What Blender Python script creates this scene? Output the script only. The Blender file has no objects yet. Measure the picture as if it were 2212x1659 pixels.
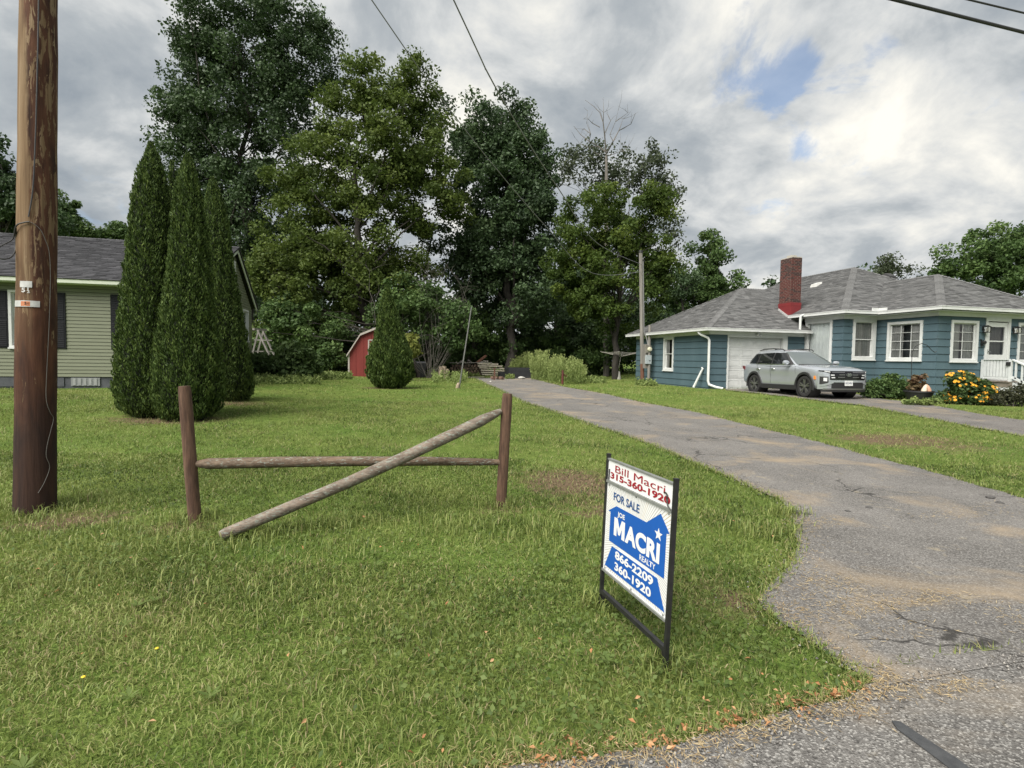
import bpy, bmesh, math, random
import numpy as np
from mathutils import Vector, Matrix
from mathutils.geometry import tessellate_polygon

scene = bpy.context.scene
COL = scene.collection
PI = math.pi
rnd = random.Random(7)
rng = np.random.default_rng(11)

# ------------------------------------------------------------------ camera
F = 1161.0; CX, CY = 1106.0, 829.5            # focal length and centre on a 2212 px wide picture
H = 1.42; YAW = math.radians(14); PITCH = math.radians(2.65); ROLL = 0.0144
SY, CYW = math.sin(YAW), math.cos(YAW)
fw = np.array([SY*math.cos(PITCH), CYW*math.cos(PITCH), -math.sin(PITCH)])
_r = np.array([CYW, -SY, 0.0]); _u = np.cross(_r, fw)
rt = _r*math.cos(ROLL) + _u*math.sin(ROLL); up = _u*math.cos(ROLL) - _r*math.sin(ROLL)
CAM = np.array([0, 0, H])
cd = bpy.data.cameras.new('camera'); cam = bpy.data.objects.new('camera', cd); COL.objects.link(cam)
cd.sensor_fit = 'HORIZONTAL'; cd.sensor_width = 36; cd.lens = 36*F/2212; cd.clip_start = .05; cd.clip_end = 3000
M = Matrix.Identity(4)
for i in range(3):
    M[i][0] = rt[i]; M[i][1] = up[i]; M[i][2] = -fw[i]; M[i][3] = CAM[i]
cam.matrix_world = M; scene.camera = cam

# ------------------------------------------------------------------ sky, sun, exposure
SUN_EL, SUN_AZ = math.radians(50), math.radians(-128)   # azimuth from +Y towards +X
w = bpy.data.worlds.new('World'); scene.world = w; w.use_nodes = True
nt = w.node_tree; nt.nodes.clear()
def N(t, **k):
    n = nt.nodes.new(t)
    for a, b in k.items(): setattr(n, a, b)
    return n
L = lambda a, b: nt.links.new(a, b)
tc = N('ShaderNodeTexCoord')
sep = N('ShaderNodeSeparateXYZ'); L(tc.outputs['Generated'], sep.inputs[0])
def mathn(op, a, b=None, clamp=False):
    n = N('ShaderNodeMath', operation=op); n.use_clamp = clamp
    for i, x in enumerate((a, b)):
        if x is None: continue
        if isinstance(x, (int, float)): n.inputs[i].default_value = x
        else: L(x, n.inputs[i])
    return n.outputs[0]
zc = mathn('ADD', mathn('MAXIMUM', sep.outputs[2], 0.0), 0.42)
comb = N('ShaderNodeCombineXYZ')
L(mathn('DIVIDE', sep.outputs[0], zc), comb.inputs[0]); L(mathn('DIVIDE', sep.outputs[1], zc), comb.inputs[1])
def noise(scale, detail, rough, dist, off):
    m = N('ShaderNodeMapping'); m.inputs['Location'].default_value = off; L(comb.outputs[0], m.inputs[0])
    n = N('ShaderNodeTexNoise'); n.inputs['Scale'].default_value = scale; n.inputs['Detail'].default_value = detail
    n.inputs['Roughness'].default_value = rough; n.inputs['Distortion'].default_value = dist
    L(m.outputs[0], n.inputs['Vector']); return n.outputs[0]
n_big = noise(1.1, 3, .5, .3, (3.1, 1.7, 0)); n_fine = noise(4.2, 9, .58, .25, (7.3, 2.2, 0))
dens = mathn('ADD', mathn('MULTIPLY', n_big, .36), mathn('MULTIPLY', n_fine, .66))
n_hole = noise(4.6, 8, .60, .4, (1.3, 5.1, 0))
# the break in the cloud deck that the photograph shows in the upper right
def toward(u, v):
    d = fw + rt*(u-CX)/F - up*(v-CY)/F; return d/np.linalg.norm(d)
def spot(u, v, width):
    d = toward(u, v)
    vd = N('ShaderNodeVectorMath', operation='DOT_PRODUCT'); vd.inputs[1].default_value = d
    L(tc.outputs['Generated'], vd.inputs[0])
    m = N('ShaderNodeMapRange'); m.interpolation_type = 'SMOOTHERSTEP'
    m.inputs['From Min'].default_value = math.cos(width); m.inputs['From Max'].default_value = 1
    L(vd.outputs['Value'], m.inputs['Value']); return m.outputs[0]
hole = mathn('ADD', mathn('ADD', mathn('MULTIPLY', spot(1795, 225, .13), .21), mathn('MULTIPLY', spot(1640, 110, .11), .18)), mathn('MULTIPLY', spot(215, 410, .07), .12))
cov = mathn('SUBTRACT', n_hole, hole)
bright = mathn('ADD', mathn('ADD', mathn('MULTIPLY', spot(1700, 150, .30), .06), mathn('MULTIPLY', spot(2100, 420, .3), .02)), mathn('MULTIPLY', spot(900, 90, .3), .05))
dens = mathn('ADD', dens, bright)
ramp = N('ShaderNodeValToRGB'); L(dens, ramp.inputs[0])
cr = ramp.color_ramp; cr.elements[0].position = .38; cr.elements[0].color = (.19, .215, .24, 1)
cr.elements[1].position = .69; cr.elements[1].color = (.62, .60, .545, 1)
e = cr.elements.new(.49); e.color = (.275, .295, .31, 1)
e = cr.elements.new(.565); e.color = (.40, .41, .41, 1)
cm = N('ShaderNodeMapRange'); cm.interpolation_type = 'SMOOTHSTEP'
cm.inputs['To Min'].default_value = .32; cm.inputs['From Min'].default_value = .22; cm.inputs['From Max'].default_value = .36; L(cov, cm.inputs['Value'])
sky = N('ShaderNodeTexSky'); sky.sky_type = 'NISHITA'; sky.sun_disc = False
sky.sun_elevation = SUN_EL; sky.sun_rotation = SUN_AZ
b1 = N('ShaderNodeBackground'); b1.inputs[1].default_value = .10; L(sky.outputs[0], b1.inputs[0])
b2 = N('ShaderNodeBackground'); b2.inputs[1].default_value = 1.0; L(ramp.outputs[0], b2.inputs[0])
mx = N('ShaderNodeMixShader'); L(cm.outputs[0], mx.inputs[0]); L(b1.outputs[0], mx.inputs[1]); L(b2.outputs[0], mx.inputs[2])
wo = N('ShaderNodeOutputWorld'); L(mx.outputs[0], wo.inputs[0])

sl = bpy.data.lights.new('sun', 'SUN'); sl.energy = 4.2; sl.angle = math.radians(55); sl.color = (1, .96, .88)
so = bpy.data.objects.new('sun', sl); COL.objects.link(so)
sd = Vector((math.cos(SUN_EL)*math.sin(SUN_AZ), math.cos(SUN_EL)*math.cos(SUN_AZ), math.sin(SUN_EL)))
so.rotation_euler = sd.to_track_quat('Z', 'Y').to_euler(); so.location = (0, 0, 40)
scene.view_settings.view_transform = 'Standard'; scene.view_settings.look = 'None'
scene.view_settings.exposure = 0.8; scene.view_settings.gamma = 1.0

# ------------------------------------------------------------------ pixel -> place helpers
def ray(u, v): return fw + rt*(u-CX)/F - up*(v-CY)/F
def sstep(x, a, b):
    t = np.clip((x-a)/(b-a), 0, 1); return t*t*(3-2*t)
def g(x, y):                                  # height of the ground
    Z = x*SY + y*CYW; X = x*CYW - y*SY
    return .27*np.clip((Z-2)/18, 0, 1) + .2*sstep(-X, 4, 11)*sstep(Z, 6, 14) + .28*sstep(Z, 27, 36)*sstep(X, 6, 9)
def gp(u, v):
    d = ray(u, v); f = lambda t: (CAM+d*t)[2] - g(*(CAM+d*t)[:2])
    t = .3
    while t < 300 and f(t) > 0: t *= 1.01
    a, b = t/1.01, t
    for _ in range(40):
        m = (a+b)/2
        if f(m) > 0: a = m
        else: b = m
    return CAM + d*a
def atY(u, v, Y): d = ray(u, v); return CAM + d*(Y/d[1])
def atX(u, v, X): d = ray(u, v); return CAM + d*(X/d[0])
def atZ(u, v, Z): return CAM + ray(u, v)*Z
def on_ground(u, v):
    p = gp(u, v); return Vector((p[0], p[1], float(g(p[0], p[1]))))
def ground_at(x, y): return Vector((x, y, float(g(x, y))))

# ------------------------------------------------------------------ object helpers
ORG = {}
def tag(o, label=None, cat=None, group=None, kind=None):
    if label: o['label'] = label
    if cat: o['category'] = cat
    if group: o['group'] = group
    if kind: o['kind'] = kind
    return o
def thing(name, label, cat, loc=(0, 0, 0), group=None, rotz=0):
    o = bpy.data.objects.new(name, None); COL.objects.link(o); o.empty_display_size = .2
    o.location = loc; o.rotation_euler = (0, 0, rotz); ORG[o.name] = Vector(loc) if not rotz else Vector((0, 0, 0))
    return tag(o, label, cat, group)
def link(name, me, parent=None):
    o = bpy.data.objects.new(name, me); COL.objects.link(o)
    if parent: o.parent = parent
    ORG[o.name] = ORG[parent.name] if parent else Vector((0, 0, 0))
    return o
class MB:
    def __init__(s): s.v = []; s.f = []; s.sh = []
    def add(s, vs, fs, shade=None):
        b = len(s.v); s.v += [tuple(x) for x in vs]; s.f += [tuple(b+i for i in f) for f in fs]
        if shade is not None: s.sh += [shade]*len(vs)
        return s
    def hexa(s, p, shade=None):                # 8 points: bottom ring 0-3, top ring 4-7
        return s.add(p, [(3, 2, 1, 0), (4, 5, 6, 7), (0, 1, 5, 4), (1, 2, 6, 5), (2, 3, 7, 6), (3, 0, 4, 7)], shade)
    def box(s, a, b, shade=None):
        x0, y0, z0 = a; x1, y1, z1 = b
        return s.hexa([(x0, y0, z0), (x1, y0, z0), (x1, y1, z0), (x0, y1, z0), (x0, y0, z1), (x1, y0, z1), (x1, y1, z1), (x0, y1, z1)], shade)
    def obox(s, c, size, m=None, shade=None):  # oriented box
        m = m or Matrix.Identity(3); c = Vector(c); h = [x/2 for x in size]
        P = [(-1, -1, -1), (1, -1, -1), (1, 1, -1), (-1, 1, -1), (-1, -1, 1), (1, -1, 1), (1, 1, 1), (-1, 1, 1)]
        return s.hexa([c + m @ Vector((p[0]*h[0], p[1]*h[1], p[2]*h[2])) for p in P], shade)
    def beam(s, a, b, wd, ht, shade=None, upv=(0, 0, 1)):   # board from a to b
        a, b = Vector(a), Vector(b); d = (b-a); l = d.length; d.normalize()
        side = d.cross(Vector(upv))
        if side.length < 1e-4: side = d.cross(Vector((0, 1, 0)))
        side.normalize(); u2 = side.cross(d)
        return s.obox((a+b)/2, (l, wd, ht), Matrix((d, side, u2)).transposed(), shade)
    def tube(s, pts, rad, n=10, caps=True, jit=0, shade=None):
        pts = [Vector(p) for p in pts]; k = len(pts)
        rad = [rad]*k if isinstance(rad, (int, float)) else rad
        vs = []; fs = []; ref = None
        for i, p in enumerate(pts):
            d = (pts[min(i+1, k-1)] - pts[max(i-1, 0)]).normalized()
            if ref is None: ref = d.orthogonal().normalized()
            ref = (ref - d*ref.dot(d)); ref = ref.normalized() if ref.length > 1e-5 else d.orthogonal().normalized()
            q = d.cross(ref)
            for j in range(n):
                a = 2*PI*j/n; r = rad[i]*(1 + (rnd.uniform(-jit, jit) if jit else 0))
                vs.append(p + ref*math.cos(a)*r + q*math.sin(a)*r)
        for i in range(k-1):
            for j in range(n):
                fs.append((i*n+j, i*n+(j+1) % n, (i+1)*n+(j+1) % n, (i+1)*n+j))
        if caps: fs.append(tuple(range(n-1, -1, -1))); fs.append(tuple((k-1)*n+j for j in range(n)))
        return s.add(vs, fs, shade)
    def prism(s, poly, vec, shade=None):       # planar polygon pushed along vec
        poly = [Vector(p) for p in poly]; n = len(poly); vec = Vector(vec)
        nn = Vector((0, 0, 0))
        for i in range(n): nn += poly[i].cross(poly[(i+1) % n])
        if nn.dot(vec) > 0: poly = poly[::-1]
        vs = poly + [p+vec for p in poly]
        tri = tessellate_polygon([poly])
        fs = []
        for t in tri:
            a, b, c = t
            if (poly[b]-poly[a]).cross(poly[c]-poly[a]).dot(vec) > 0: t = (a, c, b)
            fs.append(tuple(t)); fs.append(tuple(n+i for i in t[::-1]))
        fs += [(i, (i+1) % n, n+(i+1) % n, n+i)[::-1] for i in range(n)]
        return s.add(vs, fs, shade)
    def lathe(s, prof, c=(0, 0, 0), n=24, axis='z', shade=None):
        vs = []; fs = []; k = len(prof); c = Vector(c)
        for (r, h) in prof:
            for j in range(n):
                a = 2*PI*j/n
                p = (r*math.cos(a), r*math.sin(a), h) if axis == 'z' else (r*math.cos(a), h, r*math.sin(a))
                vs.append(c + Vector(p))
        for i in range(k-1):
            for j in range(n): fs.append((i*n+j, i*n+(j+1) % n, (i+1)*n+(j+1) % n, (i+1)*n+j))
        return s.add(vs, fs, shade)
    def quad(s, a, b, c, d, shade=None): return s.add([a, b, c, d], [(0, 1, 2, 3)], shade)
    def mesh(s, name, mat, org=Vector((0, 0, 0)), smooth=False, fix=False):
        me = bpy.data.meshes.new(name)
        me.from_pydata([(v[0]-org[0], v[1]-org[1], v[2]-org[2]) for v in s.v], [], s.f)
        if s.sh and len(s.sh) == len(s.v):
            at = me.attributes.new('shade', 'FLOAT', 'POINT'); at.data.foreach_set('value', s.sh)
        if fix:
            bm = bmesh.new(); bm.from_mesh(me); bmesh.ops.recalc_face_normals(bm, faces=bm.faces); bm.to_mesh(me); bm.free()
        if smooth:
            me.polygons.foreach_set('use_smooth', [True]*len(me.polygons)); me.set_sharp_from_angle(angle=math.radians(40))
        me.materials.append(mat); me.update(); return me
    def build(s, name, mat, parent=None, smooth=False, fix=False, org=None):
        o_ = ORG[parent.name] if parent else (Vector(org) if org is not None else Vector((0, 0, 0)))
        o = link(name, s.mesh(name, mat, o_, smooth, fix), parent)
        if not parent and org is not None: o.location = org
        return o
def npmesh(name, V, Fc, mat, parent=None, shade=None, smooth=False, org=None):
    o_ = np.array(ORG[parent.name]) if parent else (np.array(org) if org is not None else np.zeros(3))
    V = np.asarray(V, np.float32) - o_.astype(np.float32); Fc = np.asarray(Fc, np.int32); k = Fc.shape[1]
    me = bpy.data.meshes.new(name)
    me.vertices.add(len(V)); me.vertices.foreach_set('co', V.ravel())
    me.loops.add(Fc.size); me.loops.foreach_set('vertex_index', Fc.ravel())
    me.polygons.add(len(Fc)); me.polygons.foreach_set('loop_start', np.arange(0, Fc.size, k, dtype=np.int32))
    try: me.polygons.foreach_set('loop_total', np.full(len(Fc), k, np.int32))
    except Exception: pass
    me.update(calc_edges=True)
    if shade is not None:
        at = me.attributes.new('shade', 'FLOAT', 'POINT'); at.data.foreach_set('value', np.asarray(shade, np.float32))
    if smooth: me.polygons.foreach_set('use_smooth', np.ones(len(Fc), bool))
    me.materials.append(mat)
    o = link(name, me, parent)
    if not parent and org is not None: o.location = org
    return o
def copy_tree(o, parent=None):
    c = o.copy(); COL.objects.link(c); c.parent = parent; ORG[c.name] = Vector((0, 0, 0))
    for ch in list(o.children): copy_tree(ch, c)
    return c
def text_fit(s, mat, parent, P0, ex, ey, x0, x1, y0, y1, name='lettering', bold=.0, depth=.0008, shear=0, space=1.0):
    """text fitted in the box x0..x1, y0..y1 on the plane P0 + ex*x + ey*y (world)"""
    cu = bpy.data.curves.new('t', 'FONT'); cu.body = s; cu.offset = bold; cu.space_character = space; cu.shear = shear
    cu.resolution_u = 4
    ob = bpy.data.objects.new('t', cu); COL.objects.link(ob)
    dg = bpy.context.evaluated_depsgraph_get()
    me = bpy.data.meshes.new_from_object(ob.evaluated_get(dg)); bpy.data.objects.remove(ob); bpy.data.curves.remove(cu)
    co = np.empty(len(me.vertices)*3, np.float32); me.vertices.foreach_get('co', co); co = co.reshape(-1, 3)
    a, b = co.min(0), co.max(0)
    ex, ey = np.array(ex, float), np.array(ey, float); nn = np.cross(ex, ey); nn /= np.linalg.norm(nn)
    X = x0 + (co[:, 0]-a[0])/(b[0]-a[0])*(x1-x0); Y = y0 + (co[:, 1]-a[1])/(b[1]-a[1])*(y1-y0)
    W = np.array(P0, float)[None] + X[:, None]*ex + Y[:, None]*ey + nn*depth - np.array(ORG[parent.name])
    me.vertices.foreach_set('co', W.astype(np.float32).ravel()); me.materials.clear(); me.materials.append(mat); me.update()
    return link(name, me, parent)

# ------------------------------------------------------------------ materials
MT = {}
def mat(name, c1, c2=None, scale=8, detail=6, rough=.8, metal=0, bump=0, bscale=40, stretch=(1, 1, 1), spots=None, attr=None, lo=.35, hi=.65,
        grain=None, spec=.5, coat=0, trans=0, bdist=.01):
    m = bpy.data.materials.new(name); m.use_nodes = True; t = m.node_tree; nd = t.nodes; bs = nd['Principled BSDF']
    ln = t.links.new
    bs.inputs['Roughness'].default_value = rough; bs.inputs['Metallic'].default_value = metal
    bs.inputs['Specular IOR Level'].default_value = spec; bs.inputs['Coat Weight'].default_value = coat
    tcn = nd.new('ShaderNodeTexCoord'); mp = nd.new('ShaderNodeMapping'); mp.inputs['Scale'].default_value = stretch
    ln(tcn.outputs['Object'], mp.inputs[0])
    def nz(sc, de, ro=.55, di=0):
        n = nd.new('ShaderNodeTexNoise'); n.inputs['Scale'].default_value = sc; n.inputs['Detail'].default_value = de
        n.inputs['Roughness'].default_value = ro; n.inputs['Distortion'].default_value = di; ln(mp.outputs[0], n.inputs['Vector']); return n.outputs[0]
    def ramp2(src, a, b, ca, cb):
        r = nd.new('ShaderNodeValToRGB'); r.color_ramp.elements[0].position = a; r.color_ramp.elements[1].position = b
        r.color_ramp.elements[0].color = (*ca, 1); r.color_ramp.elements[1].color = (*cb, 1); ln(src, r.inputs[0]); return r.outputs[0]
    def mix(fac, a, b, mode='MIX'):
        n = nd.new('ShaderNodeMix'); n.data_type = 'RGBA'; n.blend_type = mode
        for sock, x in ((n.inputs[0], fac), (n.inputs[6], a), (n.inputs[7], b)):
            if isinstance(x, (int, float)): sock.default_value = x
            elif isinstance(x, tuple): sock.default_value = (*x, 1)
            else: ln(x, sock)
        return n.outputs[2]
    c2 = c2 or tuple(x*.8 for x in c1)
    col = ramp2(nz(scale, detail), lo, hi, c1, c2)
    if grain: col = mix(grain[1], col, ramp2(nz(grain[0], 3), .3, .7, (.35, .35, .35), (1.6, 1.6, 1.6)), 'MULTIPLY')
    for sp in (spots or []):                   # (scale, threshold, softness, colour)
        f = nd.new('ShaderNodeMapRange'); f.inputs['From Min'].default_value = sp[1]; f.inputs['From Max'].default_value = sp[1]+sp[2]
        ln(nz(sp[0], 5, .6, .3), f.inputs['Value']); col = mix(f.outputs[0], col, sp[3])
    if attr:                                   # per-piece colour from the 'shade' attribute
        a = nd.new('ShaderNodeAttribute'); a.attribute_name = 'shade'
        r = nd.new('ShaderNodeValToRGB')
        while len(r.color_ramp.elements) < len(attr): r.color_ramp.elements.new(.5)
        for i, c in enumerate(attr):
            r.color_ramp.elements[i].position = i/(len(attr)-1); r.color_ramp.elements[i].color = (*c, 1)
        ln(a.outputs['Fac'], r.inputs[0]); col = mix(1.0, col, r.outputs[0], 'MULTIPLY')
    ln(col, bs.inputs['Base Color'])
    if bump:
        b = nd.new('ShaderNodeBump'); b.inputs['Strength'].default_value = bump; b.inputs['Distance'].default_value = bdist
        ln(nz(bscale, 6, .6), b.inputs['Height']); ln(b.outputs[0], bs.inputs['Normal'])
    MT[name] = m
    return m
def leafmat(name, cols, trans=.35, rough=.6, spec=.25):
    m = bpy.data.materials.new(name); m.use_nodes = True; t = m.node_tree; nd = t.nodes; bs = nd['Principled BSDF']; ln = t.links.new
    a = nd.new('ShaderNodeAttribute'); a.attribute_name = 'shade'; r = nd.new('ShaderNodeValToRGB')
    while len(r.color_ramp.elements) < len(cols): r.color_ramp.elements.new(.5)
    for i, c in enumerate(cols): r.color_ramp.elements[i].position = i/(len(cols)-1); r.color_ramp.elements[i].color = (*c, 1)
    ln(a.outputs['Fac'], r.inputs[0]); ln(r.outputs[0], bs.inputs['Base Color'])
    bs.inputs['Roughness'].default_value = rough; bs.inputs['Specular IOR Level'].default_value = spec
    tr = nd.new('ShaderNodeBsdfTranslucent'); ln(r.outputs[0], tr.inputs[0])
    mxs = nd.new('ShaderNodeMixShader'); mxs.inputs[0].default_value = trans
    ln(bs.outputs[0], mxs.inputs[1]); ln(tr.outputs[0], mxs.inputs[2]); ln(mxs.outputs[0], nd['Material Output'].inputs[0])
    return m
def glassmat(name, tint=(.9, .93, .93), base=.03, ior=1.28):
    m = bpy.data.materials.new(name); m.use_nodes = True; t = m.node_tree; nd = t.nodes; ln = t.links.new; nd.remove(nd['Principled BSDF'])
    tr = nd.new('ShaderNodeBsdfTransparent'); tr.inputs[0].default_value = (*tint, 1)
    gl = nd.new('ShaderNodeBsdfGlossy'); gl.inputs['Roughness'].default_value = .03; gl.inputs[0].default_value = (1, 1, 1, 1)
    fr = nd.new('ShaderNodeFresnel'); fr.inputs[0].default_value = ior
    ad = nd.new('ShaderNodeMath'); ad.operation = 'ADD'; ad.inputs[1].default_value = base; ad.use_clamp = True; ln(fr.outputs[0], ad.inputs[0])
    mxs = nd.new('ShaderNodeMixShader'); ln(ad.outputs[0], mxs.inputs[0]); ln(tr.outputs[0], mxs.inputs[1]); ln(gl.outputs[0], mxs.inputs[2])
    ln(mxs.outputs[0], nd['Material Output'].inputs[0]); return m

WHITE = mat('white_paint', (.54, .55, .545), (.61, .62, .615), scale=3, rough=.55, bump=.05, bscale=60, spots=[(5, .66, .15, (.44, .45, .43))])
GLASS = glassmat('window_glass')
DARK = mat('dark_interior', (.03, .03, .032), (.05, .047, .045), scale=2)
# ================================================================== ground, road, drives
def asphalt(name, base, agg, dust_amt, crack=.5, seam=0):
    m = bpy.data.materials.new(name); m.use_nodes = True; t = m.node_tree; nd = t.nodes; bs = nd['Principled BSDF']; ln = t.links.new
    tcn = nd.new('ShaderNodeTexCoord'); P = tcn.outputs['Object']
    def nz(sc, de, ro=.55, di=0, src=None, st=None):
        n = nd.new('ShaderNodeTexNoise'); n.inputs['Scale'].default_value = sc; n.inputs['Detail'].default_value = de
        n.inputs['Roughness'].default_value = ro; n.inputs['Distortion'].default_value = di
        if st:
            mp = nd.new('ShaderNodeMapping'); mp.inputs['Scale'].default_value = st; ln(P, mp.inputs[0]); ln(mp.outputs[0], n.inputs['Vector'])
        else: ln(P, n.inputs['Vector'])
        return n.outputs[0]
    def mr(src, a, b, o0=0, o1=1):
        n = nd.new('ShaderNodeMapRange'); n.inputs['From Min'].default_value = a; n.inputs['From Max'].default_value = b
        n.inputs['To Min'].default_value = o0; n.inputs['To Max'].default_value = o1; ln(src, n.inputs['Value']); return n.outputs[0]
    def mix(f, a, b, mode='MIX'):
        n = nd.new('ShaderNodeMix'); n.data_type = 'RGBA'; n.blend_type = mode
        for s, x in ((n.inputs[0], f), (n.inputs[6], a), (n.inputs[7], b)):
            if isinstance(x, (int, float)): s.default_value = x
            elif isinstance(x, tuple): s.default_value = (*x, 1)
            else: ln(x, s)
        return n.outputs[2]
    def mul(a, b):
        n = nd.new('ShaderNodeMath'); n.operation = 'MULTIPLY'
        for s, x in ((n.inputs[0], a), (n.inputs[1], b)):
            if isinstance(x, (int, float)): s.default_value = x
            else: ln(x, s)
        return n.outputs[0]
    col = mix(mr(nz(1.3, 7, .6, .4), .35, .68), tuple(x*.78 for x in base), tuple(x*1.25 for x in base))
    col = mix(mr(nz(.5, 4, .6, .8, st=(1, .18, 1)), .52, .66, 0, .5), col, tuple(x*.55 for x in base))        # darker wheel-track stains
    vo = nd.new('ShaderNodeTexVoronoi'); vo.inputs['Scale'].default_value = 135; ln(P, vo.inputs['Vector'])
    g1 = nd.new('ShaderNodeSeparateColor'); ln(vo.outputs['Color'], g1.inputs[0])
    col = mix(mul(mr(g1.outputs[0], .55, 1.0), .75), col, agg)
    col = mix(mul(mr(g1.outputs[1], .6, 1.0), .75), col, tuple(x*.3 for x in base))
    col = mix(mul(mr(nz(.9, 6, .62, .6), .52, .70), dust_amt), col, (.30, .235, .16))
    col = mix(mul(mr(nz(6, 6, .65, .5), .60, .72), dust_amt*.6), col, (.36, .30, .20))
    vc = nd.new('ShaderNodeTexVoronoi'); vc.feature = 'DISTANCE_TO_EDGE'; vc.inputs['Scale'].default_value = .75
    wob = nd.new('ShaderNodeTexNoise'); wob.inputs['Scale'].default_value = 3; wob.inputs['Detail'].default_value = 5; ln(P, wob.inputs['Vector'])
    av = nd.new('ShaderNodeVectorMath'); av.operation = 'MULTIPLY_ADD'; ln(wob.outputs['Color'], av.inputs[0]); av.inputs[1].default_value = (.5, .5, .5); ln(P, av.inputs[2])
    ln(av.outputs[0], vc.inputs['Vector'])
    ck = mul(mr(vc.outputs['Distance'], .004, .012, 1, 0), mul(mr(nz(.7, 3), .50, .58), crack))
    col = mix(ck, col, tuple(x*.2 for x in base))
    ln(col, bs.inputs['Base Color']); bs.inputs['Roughness'].default_value = .88; bs.inputs['Specular IOR Level'].default_value = .3
    bp = nd.new('ShaderNodeBump'); bp.inputs['Strength'].default_value = .75; bp.inputs['Distance'].default_value = .006
    ln(vo.outputs['Distance'], bp.inputs['Height'])
    bp2 = nd.new('ShaderNodeBump'); bp2.inputs['Strength'].default_value = .5; bp2.inputs['Distance'].default_value = .02
    ln(nz(14, 6), bp2.inputs['Height']); ln(bp.outputs[0], bp2.inputs['Normal']); ln(bp2.outputs[0], bs.inputs['Normal'])
    return m
ASPH_D = asphalt('driveway_asphalt', (.142, .133, .125), (.31, .30, .285), .75, .9)
ASPH_R = asphalt('road_asphalt', (.118, .112, .106), (.38, .37, .35), .4, .4)
ASPH_N = asphalt('neighbour_asphalt', (.135, .125, .117), (.28, .265, .25), .7, .7)

def soilmat():
    m = bpy.data.materials.new('lawn_soil'); m.use_nodes = True; t = m.node_tree; nd = t.nodes; bs = nd['Principled BSDF']; ln = t.links.new
    tcn = nd.new('ShaderNodeTexCoord'); P = tcn.outputs['Object']
    def nz(sc, de, ro=.6):
        n = nd.new('ShaderNodeTexNoise'); n.inputs['Scale'].default_value = sc; n.inputs['Detail'].default_value = de; n.inputs['Roughness'].default_value = ro
        ln(P, n.inputs['Vector']); return n.outputs[0]
    def rp(src, cols):
        r = nd.new('ShaderNodeValToRGB')
        while len(r.color_ramp.elements) < len(cols): r.color_ramp.elements.new(.5)
        for i, (p, c) in enumerate(cols): r.color_ramp.elements[i].position = p; r.color_ramp.elements[i].color = (*c, 1)
        ln(src, r.inputs[0]); return r.outputs[0]
    def mix(f, a, b, mode='MIX'):
        n = nd.new('ShaderNodeMix'); n.data_type = 'RGBA'; n.blend_type = mode
        if isinstance(f, float): n.inputs[0].default_value = f
        else: ln(f, n.inputs[0])
        ln(a, n.inputs[6]); ln(b, n.inputs[7]); return n.outputs[2]
    green = rp(nz(60, 6), [(.3, (.046, .074, .019)), (.55, (.125, .182, .042)), (.75, (.20, .255, .075))])
    big = rp(nz(.55, 5), [(.34, (.80, .92, .75)), (.66, (1.2, 1.05, 1.1))])
    mid = rp(nz(5, 6), [(.35, (.75, .8, .7)), (.65, (1.2, 1.15, 1.2))])
    green = mix(1.0, mix(1.0, green, big, 'MULTIPLY'), mid, 'MULTIPLY')
    brown = rp(nz(45, 7), [(.3, (.06, .042, .028)), (.55, (.16, .115, .072)), (.8, (.30, .23, .15))])
    a = nd.new('ShaderNodeAttribute'); a.attribute_name = 'shade'
    ad = nd.new('ShaderNodeMath'); ad.operation = 'ADD'; ln(a.outputs['Fac'], ad.inputs[0]); ln(nz(7, 6), ad.inputs[1])
    mr = nd.new('ShaderNodeMapRange'); mr.inputs['From Min'].default_value = .75; mr.inputs['From Max'].default_value = 1.05; ln(ad.outputs[0], mr.inputs['Value'])
    ln(mix(mr.outputs[0], green, brown), bs.inputs['Base Color'])
    bs.inputs['Roughness'].default_value = .95; bs.inputs['Specular IOR Level'].default_value = .1
    bp = nd.new('ShaderNodeBump'); bp.inputs['Strength'].default_value = 1; bp.inputs['Distance'].default_value = .03; ln(nz(45, 8), bp.inputs['Height'])
    ln(bp.outputs[0], bs.inputs['Normal']); return m
SOIL = soilmat()

# worn patches in the lawn: x, y, rx, ry, strength
def patch(u, v, rx, ry, s): p = gp(u, v); return (p[0], p[1], rx, ry, s)
DIRT = [patch(1230, 1040, .62, .75, .85), patch(1270, 1100, .4, .35, .6), patch(1940, 948, 1.3, .9, .75), patch(2070, 965, 1.0, .6, .5), patch(1080, 1098, .35, .2, .6), patch(150, 1120, .55, .30, .75), patch(400, 1130, .45, .25, .6),
        patch(1040, 880, .8, .5, .35), patch(1380, 1240, .25, .3, .45), patch(1500, 1250, .35, .5, .35), patch(1600, 1310, .35, .25, .6), patch(365, 905, 1.2, .7, .7), patch(500, 870, .9, .6, .7), patch(840, 838, 1.2, .6, .7), patch(1010, 1240, .3, .2, .35), patch(620, 1230, .25, .15, .35), patch(860, 1330, .2, .15, .35), patch(330, 1330, .25, .16, .3), patch(1240, 1420, .2, .14, .35), patch(120, 1400, .2, .14, .3), patch(1150, 1560, .2, .1, .4), patch(560, 1030, .5, .3, .25), patch(900, 960, .7, .4, .22), patch(1560, 1420, .18, .2, .4), patch(1480, 1150, .3, .3, .3), patch(1720, 1440, .15, .12, .4)]
def dirt_at(x, y):
    d = np.zeros(np.shape(x))
    for (a, b, rx, ry, s) in DIRT: d = np.maximum(d, s*np.exp(-(((x-a)/rx)**2 + ((y-b)/ry)**2)))
    return d
def axis(lo, hi, step, far):
    a = list(np.arange(lo, hi+1e-6, step)); st = step; x = a[-1]
    while x < far: st *= 1.35; x += st; a.append(x)
    st = step; x = a[0]
    while x > -far: st *= 1.35; x -= st; a.insert(0, x)
    return np.array(a)
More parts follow.
